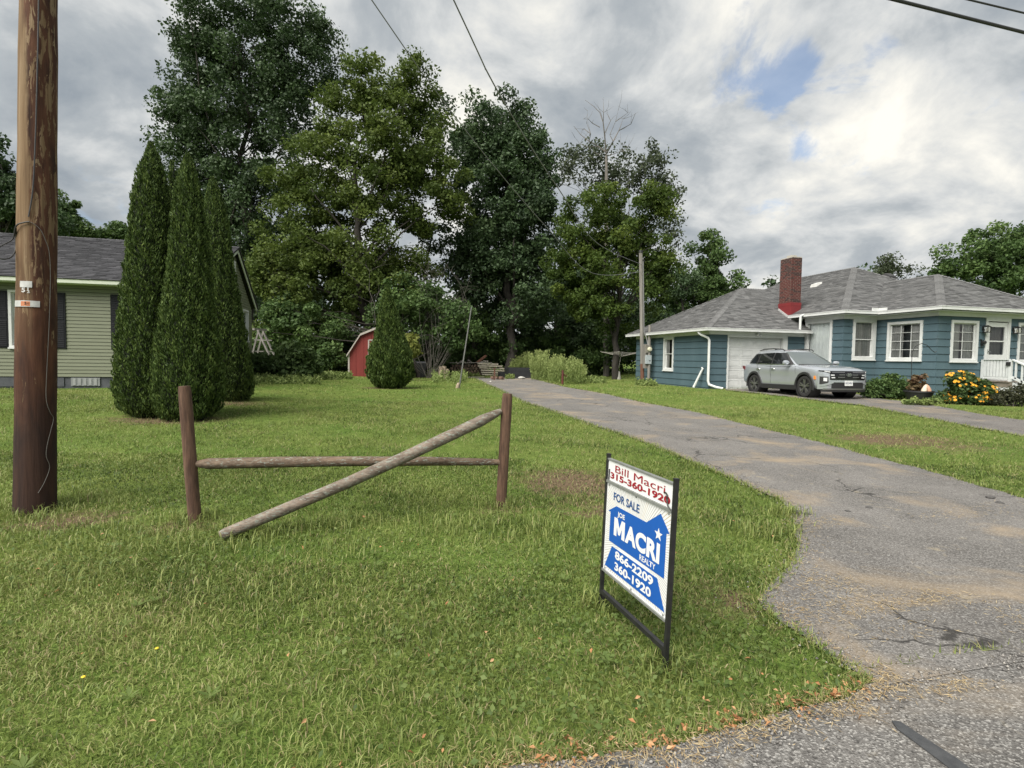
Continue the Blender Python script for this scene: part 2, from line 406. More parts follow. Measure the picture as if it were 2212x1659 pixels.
ax = axis(-16, 26, .3, 900); ay = axis(-3, 42, .3, 900)
GX, GY = np.meshgrid(ax, ay, indexing='ij')
GZ = g(GX, GY) + np.where((np.abs(GX) < 60) & (GY < 60), .012*np.sin(GX*1.9+np.cos(GY*1.3))*np.cos(GY*1.6), 0)*np.clip((np.hypot(GX, GY)-2)/5, 0, 1)
GZ -= .012
nx, ny = GX.shape; idx = np.arange(nx*ny).reshape(nx, ny)
Fq = np.stack([idx[:-1, :-1], idx[1:, :-1], idx[1:, 1:], idx[:-1, 1:]], -1).reshape(-1, 4)
gr = npmesh('ground', np.stack([GX, GY, GZ], -1).reshape(-1, 3), Fq, SOIL, shade=dirt_at(GX, GY).ravel(), smooth=True)
tag(gr, 'lawn ground with thin worn brown patches', None, kind='structure')

def resample(poly, step, jit, closed=False):
    out = []; n = len(poly)
    for i in range(n if closed else n-1):
        a, b = np.array(poly[i]), np.array(poly[(i+1) % n]); k = max(1, int(np.linalg.norm(b-a)/step))
        for j in range(k): out.append(a + (b-a)*j/k)
    if not closed: out.append(np.array(poly[-1]))
    out = np.array(out)
    ph = np.cumsum(rng.normal(0, jit, out.shape), 0)*.25 + rng.normal(0, jit, out.shape)
    ph -= np.linspace(0, 1, len(ph))[:, None]*ph[-1]
    return out + ph
def inside(poly, x, y):
    x = np.asarray(x); y = np.asarray(y); c = np.zeros(x.shape, bool); n = len(poly)
    for i in range(n):
        x0, y0 = poly[i]; x1, y1 = poly[(i+1) % n]
        if y0 == y1: continue
        c ^= ((y0 > y) != (y1 > y)) & (x < (x1-x0)*(y-y0)/(y1-y0) + x0)
    return c
def sheet(name, poly, dz, mtl, label):
    bm = bmesh.new(); vs = [bm.verts.new((p[0], p[1], 0)) for p in poly]
    es = [bm.edges.new((vs[i], vs[(i+1) % len(vs)])) for i in range(len(vs))]
    bmesh.ops.triangle_fill(bm, edges=es, use_beauty=True, normal=(0, 0, 1))
    for Z in list(np.arange(1, 38, 1.0)) + [2.0]:
        bmesh.ops.bisect_plane(bm, geom=bm.verts[:]+bm.edges[:]+bm.faces[:], plane_co=(SY*Z, CYW*Z, 0), plane_no=(SY, CYW, 0))
    for v in bm.verts: v.co.z = float(g(v.co.x, v.co.y)) + dz
    bmesh.ops.recalc_face_normals(bm, faces=bm.faces)
    if sum(f.normal.z for f in bm.faces) < 0: bmesh.ops.reverse_faces(bm, faces=bm.faces)
    me = bpy.data.meshes.new(name); bm.to_mesh(me); bm.free(); me.materials.append(mtl)
    return tag(link(name, me), label, None, kind='structure')
W2 = lambda pts: [tuple(gp(u, v)[:2]) for u, v in pts]
EDGE_L = W2([(1850, 1458), (1836, 1447), (1785, 1410), (1744, 1382), (1688, 1345), (1660, 1326), (1632, 1308), (1636, 1288), (1676, 1250), (1707, 1211), (1725, 1183), (1716, 1146), (1702, 1100), (1679, 1077), (1637, 1061), (1560, 1025), (1500, 1000), (1400, 958), (1300, 925), (1200, 890), (1130, 868), (1090, 848), (1050, 830), (1022, 817)])
EDGE_R = W2([(1140, 815), (1190, 828), (1230, 838), (1300, 850), (1400, 872), (1500, 890), (1600, 915), (1750, 950), (1880, 985), (2000, 1015), (2130, 1055), (2212, 1075)]) + [(6.7, 3.4), (7.4, 2.4), (8.2, 1.84)]
DRIVE = np.array(list(resample([(2.06, 1.845)] + EDGE_L, .12, .012)) + list(resample(EDGE_R, .15, .02)))
ROAD_EDGE = resample([(-60, 1.95), (-8, 1.80), (-1, 1.74), (.3, 1.72), (.59, 1.73), (1.07, 1.70), (1.48, 1.75), (1.91, 1.775), (2.06, 1.83), (2.2, 1.86), (8.2, 1.86), (14, 1.8), (60, 1.8)], .12, .008)
ROAD = np.array(list(ROAD_EDGE) + [(60, -6.2), (-60, -6.2)])
ND = np.array(list(resample(W2([(2212, 944), (2098, 922), (1964, 896), (1862, 876), (1750, 863)]) + [(13.75, 16.5), (13.85, 19.2), (14.4, 20.3), (18.55, 20.3), (18.3, 17.6), (17.2, 15.6)], .2, .02)) +
               list(resample([(16.6, 14.6), (16.6, 13.0), (16.2, 12.75), (15.95, 12.2), (15.75, 11.8), (15.2, 10.8), (14.75, 9.7), (14.6, 8.6), (14.9, 1.9), (11.0, 1.9)], .2, .02)))
sheet('driveway', DRIVE, .006, ASPH_D, 'weathered grey asphalt driveway running back to the trees')
sheet('road', ROAD, .002, ASPH_R, 'grey asphalt road with pale aggregate along the bottom edge')
sheet('neighbour_driveway', ND, .006, ASPH_N, 'patchy asphalt driveway in front of the blue house')
ASPHALT_POLYS = [DRIVE, ROAD, ND]
TAR = mat('tar', (.035, .037, .04), (.055, .057, .06), scale=30, rough=.75, bump=.3, bscale=120)
tp = W2([(1922, 1560), (1945, 1560), (1975, 1580), (2020, 1610), (2075, 1648), (2130, 1690), (2190, 1740), (2150, 1745), (2085, 1690), (2020, 1640), (1968, 1600), (1938, 1578)])
tarp = resample(tp, .05, .004, True)
t_ = MB(); t_.prism([(p[0], p[1], float(g(*p))+.0035) for p in tarp], (0, 0, .004))
tag(t_.build('crack_sealer', TAR), 'dark strip of tar sealer across the road corner', 'tar strip')
tp = W2([(1262, 1662), (1290, 1650), (1330, 1648), (1362, 1655), (1358, 1675), (1300, 1690)])
t_ = MB(); t_.prism([(p[0], p[1], float(g(*p))+.0035) for p in resample(tp, .04, .004, True)], (0, 0, .004))
tag(t_.build('crack_sealer', TAR), 'small dark tar patch at the grass edge by bottom of picture', 'tar strip')
# ================================================================== houses
c1 = lambda x, y: ((x*.4823)*.54004, (900+y*.4823)*.54004)
c2 = lambda x, y: ((2500+x*.27125)*.54004, (1250+y*.27125)*.54004)
c4 = lambda x, y: ((3400+x*.31465)*.54004, (1200+y*.31465)*.54004)
class Fr:                                       # a wall: u runs along it, n out of it
    def __init__(s, o, U, Nn): s.o = Vector((o[0], o[1], 0)); s.U = Vector(U); s.N = Vector(Nn)
    def p(s, u, n, z): return s.o + s.U*u + s.N*n + Vector((0, 0, z))
    def box(s, mb, u0, u1, n0, n1, z0, z1, n1t=None, n0t=None, shade=None):
        n1t = n1 if n1t is None else n1t
        q = [s.p(u0, n0, z0), s.p(u1, n0, z0), s.p(u1, n1, z0), s.p(u0, n1, z0), s.p(u0, n0, z1), s.p(u1, n0, z1), s.p(u1, n1t, z1), s.p(u0, n1t, z1)]
        if s.U.cross(s.N).z < 0: q = [q[3], q[2], q[1], q[0], q[7], q[6], q[5], q[4]]
        mb.hexa(q, shade)
def siding(parent, fr, u0, u1, z0, z1, ex, ops, mtl, th=.028, clip=None, name='siding_board', gap=.013):
    k = 0; z = z1
    while z > z0 + .02:
        zb = max(z-ex, z0); mb = MB()
        a, b = (u0, u1) if clip is None else clip((z+zb)/2)
        segs = []
        if b-a > .03:
            cuts = sorted([o for o in ops if o[2] < z and o[3] > zb])
            x = a
            for o in cuts:
                if o[0] > x: segs.append((x, min(o[0], b), zb, z))
                for (za, zz) in ((zb, min(o[2], z)), (max(o[3], zb), z)):
                    if zz-za > .012 and (za >= o[3]-1e-6 or zz <= o[2]+1e-6): segs.append((max(o[0], a), min(o[1], b), za, zz))
                x = max(x, o[1])
            if x < b: segs.append((x, b, zb, z))
            for (p, q, za, zz) in segs:
                if q-p < .005: continue
                mb = MB(); fr.box(mb, p, q, -.012, th, za, zz-min(gap, (zz-za)*.3), n1t=.004); mb.build(name, mtl, parent)
        z -= ex; k += 1
def curtain_mesh(fr, u0, u1, n, z0, z1, amp=.018, wl=.09, seed=0):
    r = random.Random(seed); nu = max(8, int((u1-u0)/.018)); mb = MB(); vs = []; fs = []
    ph = [r.uniform(0, 6) for _ in range(3)]
    for i in range(nu+1):
        u = u0+(u1-u0)*i/nu; d = n + amp*math.sin(u*2*PI/wl+ph[0]) + amp*.5*math.sin(u*2*PI/(wl*2.3)+ph[1])
        vs += [fr.p(u, d, z0), fr.p(u, d, z1)]
        if i: fs.append((2*i-2, 2*i, 2*i+1, 2*i-1))
    return mb.add(vs, fs)
CURT_W = mat('curtain_white', (.82, .83, .82), (.74, .75, .75), scale=4, rough=.9)
CURT_G = mat('curtain_grey', (.34, .33, .32), (.24, .235, .23), scale=3, rough=.9)
def window(parent, fr, u0, u1, z0, z1, trim=.09, cols=1, rows=1, hung=False, curt=None, gap=0, seed=1, tm=None, sill=True, bar=.022, amp=.022):
    tm = tm or WHITE; f = MB()
    for (a, b, c, d) in ((u0, u0+trim, z0, z1), (u1-trim, u1, z0, z1), (u0+trim, u1-trim, z1-trim, z1), (u0+trim, u1-trim, z0, z0+trim)):
        fr.box(f, a, b, -.14, .05, c, d)
    if sill: fr.box(f, u0-.02, u1+.02, .0, .075, z0-.03, z0+.012)
    w_ = f.build('window', tm, parent)
    a, b, c, d = u0+trim, u1-trim, z0+trim, z1-trim
    s = MB(); t = .032
    def sash(a, b, c, d, n):
        for q in ((a, a+t, c, d), (b-t, b, c, d), (a+t, b-t, c, c+t), (a+t, b-t, d-t, d)): fr.box(s, q[0], q[1], n-.035, n, q[2], q[3])
    if hung:
        m = (c+d)/2; sash(a, b, m-.012, d, -.035); sash(a, b, c, m+.02, -.072)
    else: sash(a, b, c, d, -.04)
    s.build('sash', tm, w_)
    for i in range(1, cols):
        q = MB(); x = a+(b-a)*i/cols; fr.box(q, x-bar/2, x+bar/2, -.068, -.046, c+t, d-t); q.build('muntin', tm, w_)
    for j in range(1, rows):
        q = MB(); y = c+(d-c)*j/rows; fr.box(q, a+t, b-t, -.066, -.048, y-bar*.38, y+bar*.38); q.build('muntin', tm, w_)
    for i in range(cols):
        for j in range(2 if hung else rows):
            rr = 2 if hung else rows
            xa, xb = a+(b-a)*i/cols, a+(b-a)*(i+1)/cols; ya, yb = c+(d-c)*j/rr, c+(d-c)*(j+1)/rr
            q = MB(); n = -.06 if not (hung and j == 0) else -.09
            q.quad(fr.p(xa+.004, n, ya+.004), fr.p(xb-.004, n, ya+.004), fr.p(xb-.004, n, yb-.004), fr.p(xa+.004, n, yb-.004)); q.build('pane', GLASS, w_)
    if curt:
        if gap: 
            m = (a+b)/2; k = (b-a)*gap/2
            curtain_mesh(fr, a, m-k, -.105, c, d, seed=seed).build('curtain', curt, w_); curtain_mesh(fr, m+k, b, -.105, c, d, seed=seed+5).build('curtain', curt, w_)
        else: curtain_mesh(fr, a, b, -.105-amp*.8, c, d, amp, .11, seed=seed).build('curtain', curt, w_)
    return w_
def roof_face(poly, mtl, parent, exposure=.14, tabw=.31, slabm=None, seed=0):
    r = random.Random(seed); P = [Vector(p) for p in poly]
    ed = (P[1]-P[0]).normalized(); nn = (P[1]-P[0]).cross(P[2]-P[0]).normalized()
    if nn.z < 0: nn = -nn
    upv = nn.cross(ed)
    if upv.dot(P[2]-P[0]) < 0: upv = -upv
    slab = MB(); slab.prism(P, nn*-.04); slab.build('roof_deck', slabm or mtl, parent)
    q = [((p-P[0]).dot(ed), (p-P[0]).dot(upv)) for p in P]
    smax = max(y for _, y in q); mb = MB(); k = 0; s = -.03
    def span(y):
        xs = []
        for i in range(len(q)):
            (xa, ya), (xb, yb) = q[i], q[(i+1) % len(q)]
            if (ya > y) != (yb > y): xs.append(xa+(xb-xa)*(y-ya)/(yb-ya))
        return (min(xs), max(xs)) if len(xs) >= 2 else None
    while s < smax:
        sp = span(min(max(s+exposure*.5, .01), smax-.01))
        if sp:
            x = sp[0] - r.uniform(0, tabw) - (k % 2)*tabw/2; row = r.gauss(0, .05)
            while x < sp[1]:
                w_ = tabw*r.uniform(.75, 1.2); a, b = max(x, sp[0]), min(x+w_-.006, sp[1])
                if b-a > .02:
                    h0 = r.uniform(.022, .036); sh = min(1, max(0, .5 + r.gauss(0, .2)+row))
                    pt = lambda X, Y, Z: P[0] + ed*X + upv*Y + nn*Z
                    se = min(s+exposure+.02, smax)
                    v = [pt(a, s, h0), pt(b, s, h0), pt(b, se, .006), pt(a, se, .006), pt(a, s, 0), pt(b, s, 0)]
                    mb.add(v, [(0, 1, 2, 3), (4, 5, 1, 0)] if (ed.cross(upv)).dot(nn) > 0 else [(3, 2, 1, 0), (0, 1, 5, 4)], sh)
                x += w_
        s += exposure; k += 1
    o = mb.build('shingles', mtl, parent); o['kind'] = 'stuff'; return o
def hip_cap(a, b, n1, n2, mtl, parent, wd=.15, seed=0):
    """overlapping cap shingles along a ridge or hip from a (low) to b"""
    r = random.Random(seed); a, b = Vector(a), Vector(b); d = (b-a).normalized(); n1, n2 = Vector(n1).normalized(), Vector(n2).normalized()
    s1 = d.cross(n1); s1 = s1 if s1.dot(n2) < 0 else -s1
    s2 = d.cross(n2); s2 = s2 if s2.dot(n1) < 0 else -s2
    mb = MB(); l = (b-a).length; x = 0; nm = (n1+n2).normalized()
    while x < l:
        e = min(x+.17, l); p, q = a+d*x+nm*.045, a+d*e+nm*.028; sh = min(1, max(0, r.gauss(.72, .16)))
        v = [p+s1*wd-nm*.0, p, p+s2*wd, q+s1*wd, q, q+s2*wd, p+s1*wd-nm*.03, p-nm*.03, p+s2*wd-nm*.03]
        mb.add(v, [(0, 1, 4, 3), (1, 2, 5, 4), (6, 7, 1, 0), (7, 8, 2, 1)], sh); x += .14
    o = mb.build('ridge_cap', mtl, parent); o['kind'] = 'stuff'; return o
def gutter(parent, pts, z, mtl, wd=.10, ht=.11, name='gutter'):
    mb = MB()
    for i in range(len(pts)-1):
        a, b = Vector((*pts[i], z)), Vector((*pts[i+1], z)); d = (b-a).normalized(); dz = Vector((0, 0, .0035*(i % 2))); mb.beam(a-d*wd*(.5+.01*(i % 2))+dz, b+d*wd*(.5+.02*(i % 2))+dz, wd*(1+.05*(i % 2)), ht)
        mb.beam(a-d*wd*(.62+.01*(i % 2))+Vector((0, 0, ht*.5))+dz*1.7, b+d*wd*(.62+.02*(i % 2))+Vector((0, 0, ht*.5))+dz*1.7, wd*(1.25+.05*(i % 2)), .022)
    return mb.build(name, mtl, parent)

# ------------------------------------------------------------------ olive house on the left
OLIVE = mat('olive_siding', (.140, .155, .100), (.165, .178, .118), scale=2.5, rough=.6, bump=.04, bscale=80, stretch=(1, 1, 6), spots=[(1.2, .62, .2, (.125, .138, .09))])
SHUT = mat('shutter_black', (.010, .011, .014), (.014, .015, .018), scale=5, rough=.75, spec=.2)
BLOCK = mat('foundation_block', (.055, .060, .070), (.085, .09, .1), scale=6, rough=.9, bump=.3, bscale=50)
ROOF_L = mat('slate_shingles', (.040, .040, .046), (.056, .056, .063), scale=40, rough=.92, bump=.3, bscale=180, attr=[(.55, .55, .56), (1, 1, 1), (1.45, 1.42, 1.4)])
YL, XG, YB = 18.2, -5.35, 25.5
zb, ze = .72, 3.38
LH = thing('olive_house', 'olive green clapboard ranch house with dark shingle roof and black shutters', 'house', (-10.5, 21.8, .42))
core = MB(); core.box((-17.3, YL+.35, .3), (XG-.35, YB, 3.4)); core.build('wall', DARK, LH)
fd = MB(); fd.box((-17.7, YL+.02, .1), (XG-.02, YB-.02, zb)); fd.build('foundation', BLOCK, LH)
A = Fr((-17.7, YL), (1, 0, 0), (0, -1, 0)); B = Fr((XG, YL), (0, 1, 0), (1, 0, 0))
ux = lambda x, y: atY(*c1(x, y), YL)[0] + 17.7
zx = lambda x, y: float(atY(*c1(x, y), YL)[2])
wl = (ux(78, 780), ux(455, 780)); w2 = (ux(1012, 780), ux(1012, 780)+(wl[1]-wl[0]))
wz = (zx(110, 1018), zx(110, 538))
w3 = (wl[0]-4.2, wl[1]-4.2)
ops = [(a, b, wz[0], wz[1]) for a, b in (wl, w2, w3)]
siding(LH, A, 0, 17.7+XG, zb, ze, .102, ops, OLIVE, th=.018, gap=.010)
for i, (a, b) in enumerate((wl, w2, w3)):
    window(LH, A, a, b, wz[0], wz[1], trim=.07, hung=True, curt=CURT_W, seed=20+i)
    sw = ux(548, 800)-ux(455, 800)
    for (p, q) in ((a-sw, a-.01), (b+.01, b+sw)):
        s_ = MB(); A.box(s_, p, q, .012, .04, wz[0], wz[1]-.03)
        m_ = (wz[0]+wz[1])/2
        for (c, d) in ((wz[0]+.05, m_-.03), (m_+.03, wz[1]-.08)):
            n = 14
            for j in range(n): z = c+(d-c)*j/n; A.box(s_, p+.04, q-.04, .038, .052, z, z+(d-c)/n*.8, n1t=.042)
        s_.build('shutter', SHUT, LH)
ridge = (22.55, 5.5)
def gable(z):                                   # extent of the gable at height z, along u (from YL)
    if z <= ze: return (0, YB-YL)
    a = (z-ze)/(ridge[1]-.12-ze); return (a*(ridge[0]-YL), (YB-YL) - a*(YB-ridge[0]))
gw = (B.U, )
go = atX(*((900+205*.3918)*.54004, (950+870*.3918)*.54004), XG)
gu = go[1]-YL
siding(LH, B, 0, YB-YL, zb, ridge[1]-.14, .102, [(gu-.45, gu+.45, 2.0, 3.3)], OLIVE, th=.018, clip=gable, gap=.010)
window(LH, B, gu-.45, gu+.45, 2.0, 3.3, trim=.07, hung=True, curt=CURT_G, seed=31)
gv = MB(); vu = ridge[0]-YL
B.box(gv, vu-.22, vu+.22, .0, .04, 4.35, 5.0)
gvo = gv.build('gable_vent', WHITE, LH)
for j in range(8):
    s_ = MB(); B.box(s_, vu-.17, vu+.17, .04, .065, 4.4+j*.07, 4.44+j*.07, n1t=.045); s_.build('louver', WHITE, gvo)
OLTRIM = mat('olive_trim', (.52, .56, .47), (.56, .6, .5), scale=4, rough=.6)
gutter(LH, [(-17.9, YL-.36), (XG+.2, YL-.36)], ze+.06, OLTRIM)
sf = MB(); sf.box((-17.9, YL-.36, ze-.01), (XG+.2, YL+.1, ze+.015)); sf.build('soffit', OLTRIM, LH)
ev = ze+.12
roof_face([(-17.9, YL-.4, ev), (XG+.22, YL-.4, ev), (XG+.22, ridge[0], ridge[1]), (-17.9, ridge[0], ridge[1])], ROOF_L, LH, exposure=.15, tabw=.33, seed=3)
roof_face([(XG+.22, YB+.3, ev), (-17.9, YB+.3, ev), (-17.9, ridge[0], ridge[1]), (XG+.22, ridge[0], ridge[1])], ROOF_L, LH, exposure=.3, tabw=.6, seed=4)
hip_cap((-17.9, ridge[0], ridge[1]), (XG+.22, ridge[0], ridge[1]), (0, -1, 1), (0, 1, 1), ROOF_L, LH, seed=5)
rk = MB(); rk.beam((XG+.16, YL-.4, ev-.1), (XG+.16, ridge[0], ridge[1]-.1), .03, .16); rk.beam((XG+.16, ridge[0], ridge[1]-.1), (XG+.16, YB+.3, ev-.1), .03, .16); rk.build('rake_board', OLTRIM, LH)
# glass-block vent and block joints in the foundation
vb = MB(); v0, v1 = ux(590, 1300), ux(830, 1300)
A.box(vb, v0, v1, -.0, .012, .46, .70); vo_ = vb.build('foundation_vent', mat('vent_grey', (.16, .17, .17), (.22, .23, .23), scale=8, rough=.8), LH)
for j in range(5):
    s_ = MB(); x = v0+.05+(v1-v0-.06)*j/5
    A.box(s_, x, x+(v1-v0)*.10, .012, .022, .48, .68); s_.build('vent_slat', mat('vent_pale%d' % j, (.30, .31, .31), scale=8), vo_)
x = 6.5
while x < 17.7+XG-.4:
    if not (v0-.45 < x < v1+.02):
        s_ = MB(); A.box(s_, x, x+.385, -.01, .004, .44, .70); s_.build('block', BLOCK, LH)
    x += .40

# ------------------------------------------------------------------ blue house on the right
BLUE = mat('blue_siding', (.052, .092, .112), (.066, .110, .132), scale=1.6, rough=.75, bump=.10, bscale=30, stretch=(1, 1, .35), spots=[(2.2, .60, .25, (.082, .116, .130)), (5, .66, .12, (.045, .08, .095))])
BLUE_W = mat('blue_siding_weathered', (.052, .098, .118), (.075, .125, .145), scale=2.4, rough=.8, bump=.12, bscale=30, stretch=(1, 1, .3), spots=[(3, .55, .25, (.10, .14, .15))])
ROOF_R = mat('grey_shingles', (.104, .104, .105), (.13, .13, .13), scale=40, rough=.95, bump=.3, bscale=180, attr=[(.55, .55, .56), (1, 1, 1), (1.4, 1.4, 1.4)])
RH = thing('blue_house', 'blue-grey shingle sided hip roof house with white trim, garage and brick chimney', 'house', (20, 20, .27))
Gs = Fr((13.74, 27.0), (0, -1, 0), (-1, 0, 0)); Gf = Fr((13.74, 20.31), (1, 0, 0), (0, -1, 0))
Ms = Fr((18.6, 20.31), (0, -1, 0), (-1, 0, 0)); Mf = Fr((18.6, 18.27), (1, 0, 0), (0, -1, 0))
Ws = Fr((20.3, 18.27), (0, -1, 0), (-1, 0, 0)); Wf = Fr((20.3, 15.73), (1, 0, 0), (0, -1, 0))
for (a, b) in (((14.1, 20.66, .1), (18.6, 26.98, 2.7)), ((18.95, 18.62, .1), (27.8, 31, 3.4)), ((20.65, 16.08, .1), (26.2, 18.7, 3.4))):
    m_ = MB(); m_.box(a, b); m_.build('wall', DARK, RH)
EX = .285; Z0 = .2
siding(RH, Gs, 0, 6.69, Z0, 2.6, EX, [(2.93, 3.86, .97, 2.6)], BLUE)
siding(RH, Gf, 0, 4.86, Z0, 2.6, EX, [(.862, 3.898, .1, 2.7)], BLUE)
siding(RH, Ms, 0, 2.04, Z0, 3.27, EX, [(.03, 1.50, .95, 3.4)], BLUE)
siding(RH, Mf, 0, 1.7, Z0, 3.27, EX, [(.44, 1.62, 1.6, 3.4)], BLUE)
siding(RH, Ws, 0, 2.54, Z0, 3.27, EX, [(.51, 1.99, 1.58, 3.14)], BLUE)
siding(RH, Wf, 0, 5.9, Z0, 3.27, EX, [(.61, 1.95, 1.56, 3.13), (2.31, 3.58, .8, 3.4), (4.0, 5.3, 1.56, 3.13)], BLUE)
for k_, (fr_, l_, z_) in enumerate(((Gs, 6.69, 2.6), (Gf, 4.86, 2.6), (Ms, 2.04, 3.27), (Mf, 1.7, 3.27), (Ws, 2.54, 3.27), (Wf, 5.9, 3.27))):
    z_ += .003*(k_ % 2); e_ = .031 if k_ % 2 == 0 else .034
    m_ = MB(); fr_.box(m_, -.028, l_+(.028 if k_ in (0, 2, 4) else -.002), -.02, e_, z_, z_+.15); m_.build('frieze_board', WHITE, RH)
    m_ = MB(); fr_.box(m_, -.36 if k_ in (1, 3, 5) else 0, l_, -.02, .37, z_+.152, z_+.17); m_.build('soffit', WHITE, RH)
window(RH, Gs, 2.93, 3.86, .97, 2.6, trim=.10, hung=True, curt=CURT_G, gap=.3, seed=41)
window(RH, Ms, .03, 1.50, .95, 3.29, trim=.11, curt=CURT_W, seed=42, amp=.034)
window(RH, Mf, .44, 1.62, 1.60, 3.29, trim=.12, hung=True, curt=CURT_G, seed=43)
window(RH, Ws, .51, 1.99, 1.58, 3.14, trim=.10, cols=3, rows=4, curt=CURT_G, gap=.25, seed=44)
window(RH, Wf, .61, 1.95, 1.56, 3.13, trim=.10, cols=2, rows=4, curt=CURT_G, gap=.2, seed=45)
window(RH, Wf, 4.0, 5.3, 1.56, 3.13, trim=.10, cols=2, rows=4, curt=CURT_G, gap=.2, seed=46)
# garage door
gd = MB(); Gf.box(gd, .86, .93, -.02, .045, .24, 2.6); Gf.box(gd, 3.66, 3.90, -.10, .045, .24, 2.6); Gf.box(gd, .93, 3.66, -.02, .05, 2.50, 2.6)
gdo = gd.build('garage_door', WHITE, RH)
for j in range(5):
    z0_, z1_ = .27+j*.447, .27+(j+1)*.447-.008
    m_ = MB(); Gf.box(m_, .94, 3.65, -.14, -.10, z0_, z1_)
    for i in range(4):
        x0_ = .94+.06+i*.672; 
        for (a, b, c, d) in ((x0_, x0_+.57, z0_+.07, z0_+.085), (x0_, x0_+.57, z1_-.085, z1_-.07), (x0_, x0_+.014, z0_+.085, z1_-.085), (x0_+.556, x0_+.57, z0_+.085, z1_-.085)): Gf.box(m_, a, b, -.10, -.088, c, d)
        Gf.box(m_, x0_+.05, x0_+.52, -.10, -.091, z0_+.12, z1_-.12)
    m_.build('door_panel', WHITE, gdo)
fl = MB(); fx, fz = 2.35, 2.62
fl.tube([Gf.p(fx, .03, fz+.05), Gf.p(fx, .09, fz+.05)], .055, 12); fl.tube([Gf.p(fx-.08, .08, fz+.06), Gf.p(fx-.09, .17, fz-.01)], [.025, .055], 10); fl.tube([Gf.p(fx+.08, .08, fz+.06), Gf.p(fx+.09, .17, fz-.01)], [.025, .055], 10); fl.lathe([(.02, .04), (.035, -.02), (.03, -.06), (.005, -.07)], Gf.p(fx, .1, fz-.03), 10)
fl.build('flood_light', WHITE, RH, smooth=True)
# roofs
zg, zm = 2.86, 3.59
GA, GP = (13.36, 19.93), (17.7, 23.65, 5.12)
roof_face([(13.36, 19.93, zg), (18.56, 19.93, zg), (18.56, 21.15, zg+.613*1.22), (21.1, 23.65, 5.12), GP], ROOF_R, RH, seed=11)
roof_face([(13.36, 27.38, zg), (13.36, 19.93, zg), GP], ROOF_R, RH, seed=12)
roof_face([(19.5, 27.38, zg), (13.36, 27.38, zg), GP, (21.1, 23.65, 5.12)], ROOF_R, RH, exposure=.3, tabw=.6, seed=13)
MP = (23.2, 22.3, 6.25)
roof_face([(18.22, 30.5, zm), (18.22, 17.89, zm), MP, (23.2, 27.0, 6.25)], ROOF_R, RH, seed=14)
roof_face([(18.22, 17.89, zm), (28.2, 17.89, zm), MP], ROOF_R, RH, seed=15)
roof_face([(28.2, 17.89, zm), (28.2, 30.5, zm), (23.2, 27, 6.25), MP], ROOF_R, RH, exposure=.3, tabw=.6, seed=16)
WP = (23.25, 18.13, 5.28)
roof_face([(19.92, 17.89, zm), (19.92, 15.35, zm), WP, (23.25, 20.75, 5.28)], ROOF_R, RH, seed=17)
roof_face([(19.92, 15.35, zm), (26.58, 15.35, zm), WP], ROOF_R, RH, seed=18)
roof_face([(26.58, 15.35, zm), (26.58, 17.89, zm), (23.25, 20.75, 5.28), WP], ROOF_R, RH, seed=19)
for i, (a, b, n1, n2) in enumerate((((13.36, 19.93, zg), GP, (-.5, 0, 1), (0, -.6, 1)), (GP, (21.05, 23.65, 5.12), (0, -.6, 1), (0, .6, 1)), ((13.36, 27.38, zg), GP, (-.5, 0, 1), (0, .6, 1)),
                                    ((18.22, 17.89, zm), MP, (-.53, 0, 1), (0, -.6, 1)), ((28.2, 17.89, zm), MP, (.53, 0, 1), (0, -.6, 1)), (MP, (23.2, 27, 6.25), (-.53, 0, 1), (.53, 0, 1)),
                                    ((19.92, 15.35, zm), WP, (-.5, 0, 1), (0, -.6, 1)), ((26.58, 15.35, zm), WP, (.5, 0, 1), (0, -.6, 1)), (WP, (23.25, 20.7, 5.28), (-.5, 0, 1), (.5, 0, 1)))):
    hip_cap(a, b, n1, n2, ROOF_R, RH, seed=50+i)
gutter(RH, [(13.33, 27.4), (13.33, 19.9), (18.52, 19.9)], zg-.07, WHITE)
gutter(RH, [(18.19, 20.84), (18.19, 17.86), (19.89, 17.86), (19.89, 15.32), (26.6, 15.32)], zm-.07, WHITE)
sp_ = MB(); sp_.box((19.55, 17.84, zm-.02), (19.92, 17.87, zm+.13)); sp_.box((19.89, 17.50, zm-.02), (19.92, 17.84, zm+.13)); sp_.build('splash_guard', WHITE, RH)
ds = MB(); ds.tube([(13.36, 20.55, 2.78), (13.36, 20.55, 2.66), (13.42, 20.46, 2.58), (13.62, 20.24, 2.44), (13.66, 20.22, 2.34), (13.66, 20.22, .62), (13.68, 20.17, .46), (13.86, 19.95, .36), (14.05, 19.72, .31)], [.05, .05, .05, .05, .055, .055, .055, .05, .05], 8)
ds.build('downspout', WHITE, RH, smooth=True)
q_ = atY(1729, 690, 19.98); ds = MB(); ds.tube([(q_[0], 19.98, 2.88), (q_[0], 19.98, 3.5), (18.2, 19.98, 3.56)], .05, 8); ds.build('downspout', WHITE, RH, smooth=True)
for (u, v) in ((1665+0, 0),):
    pass
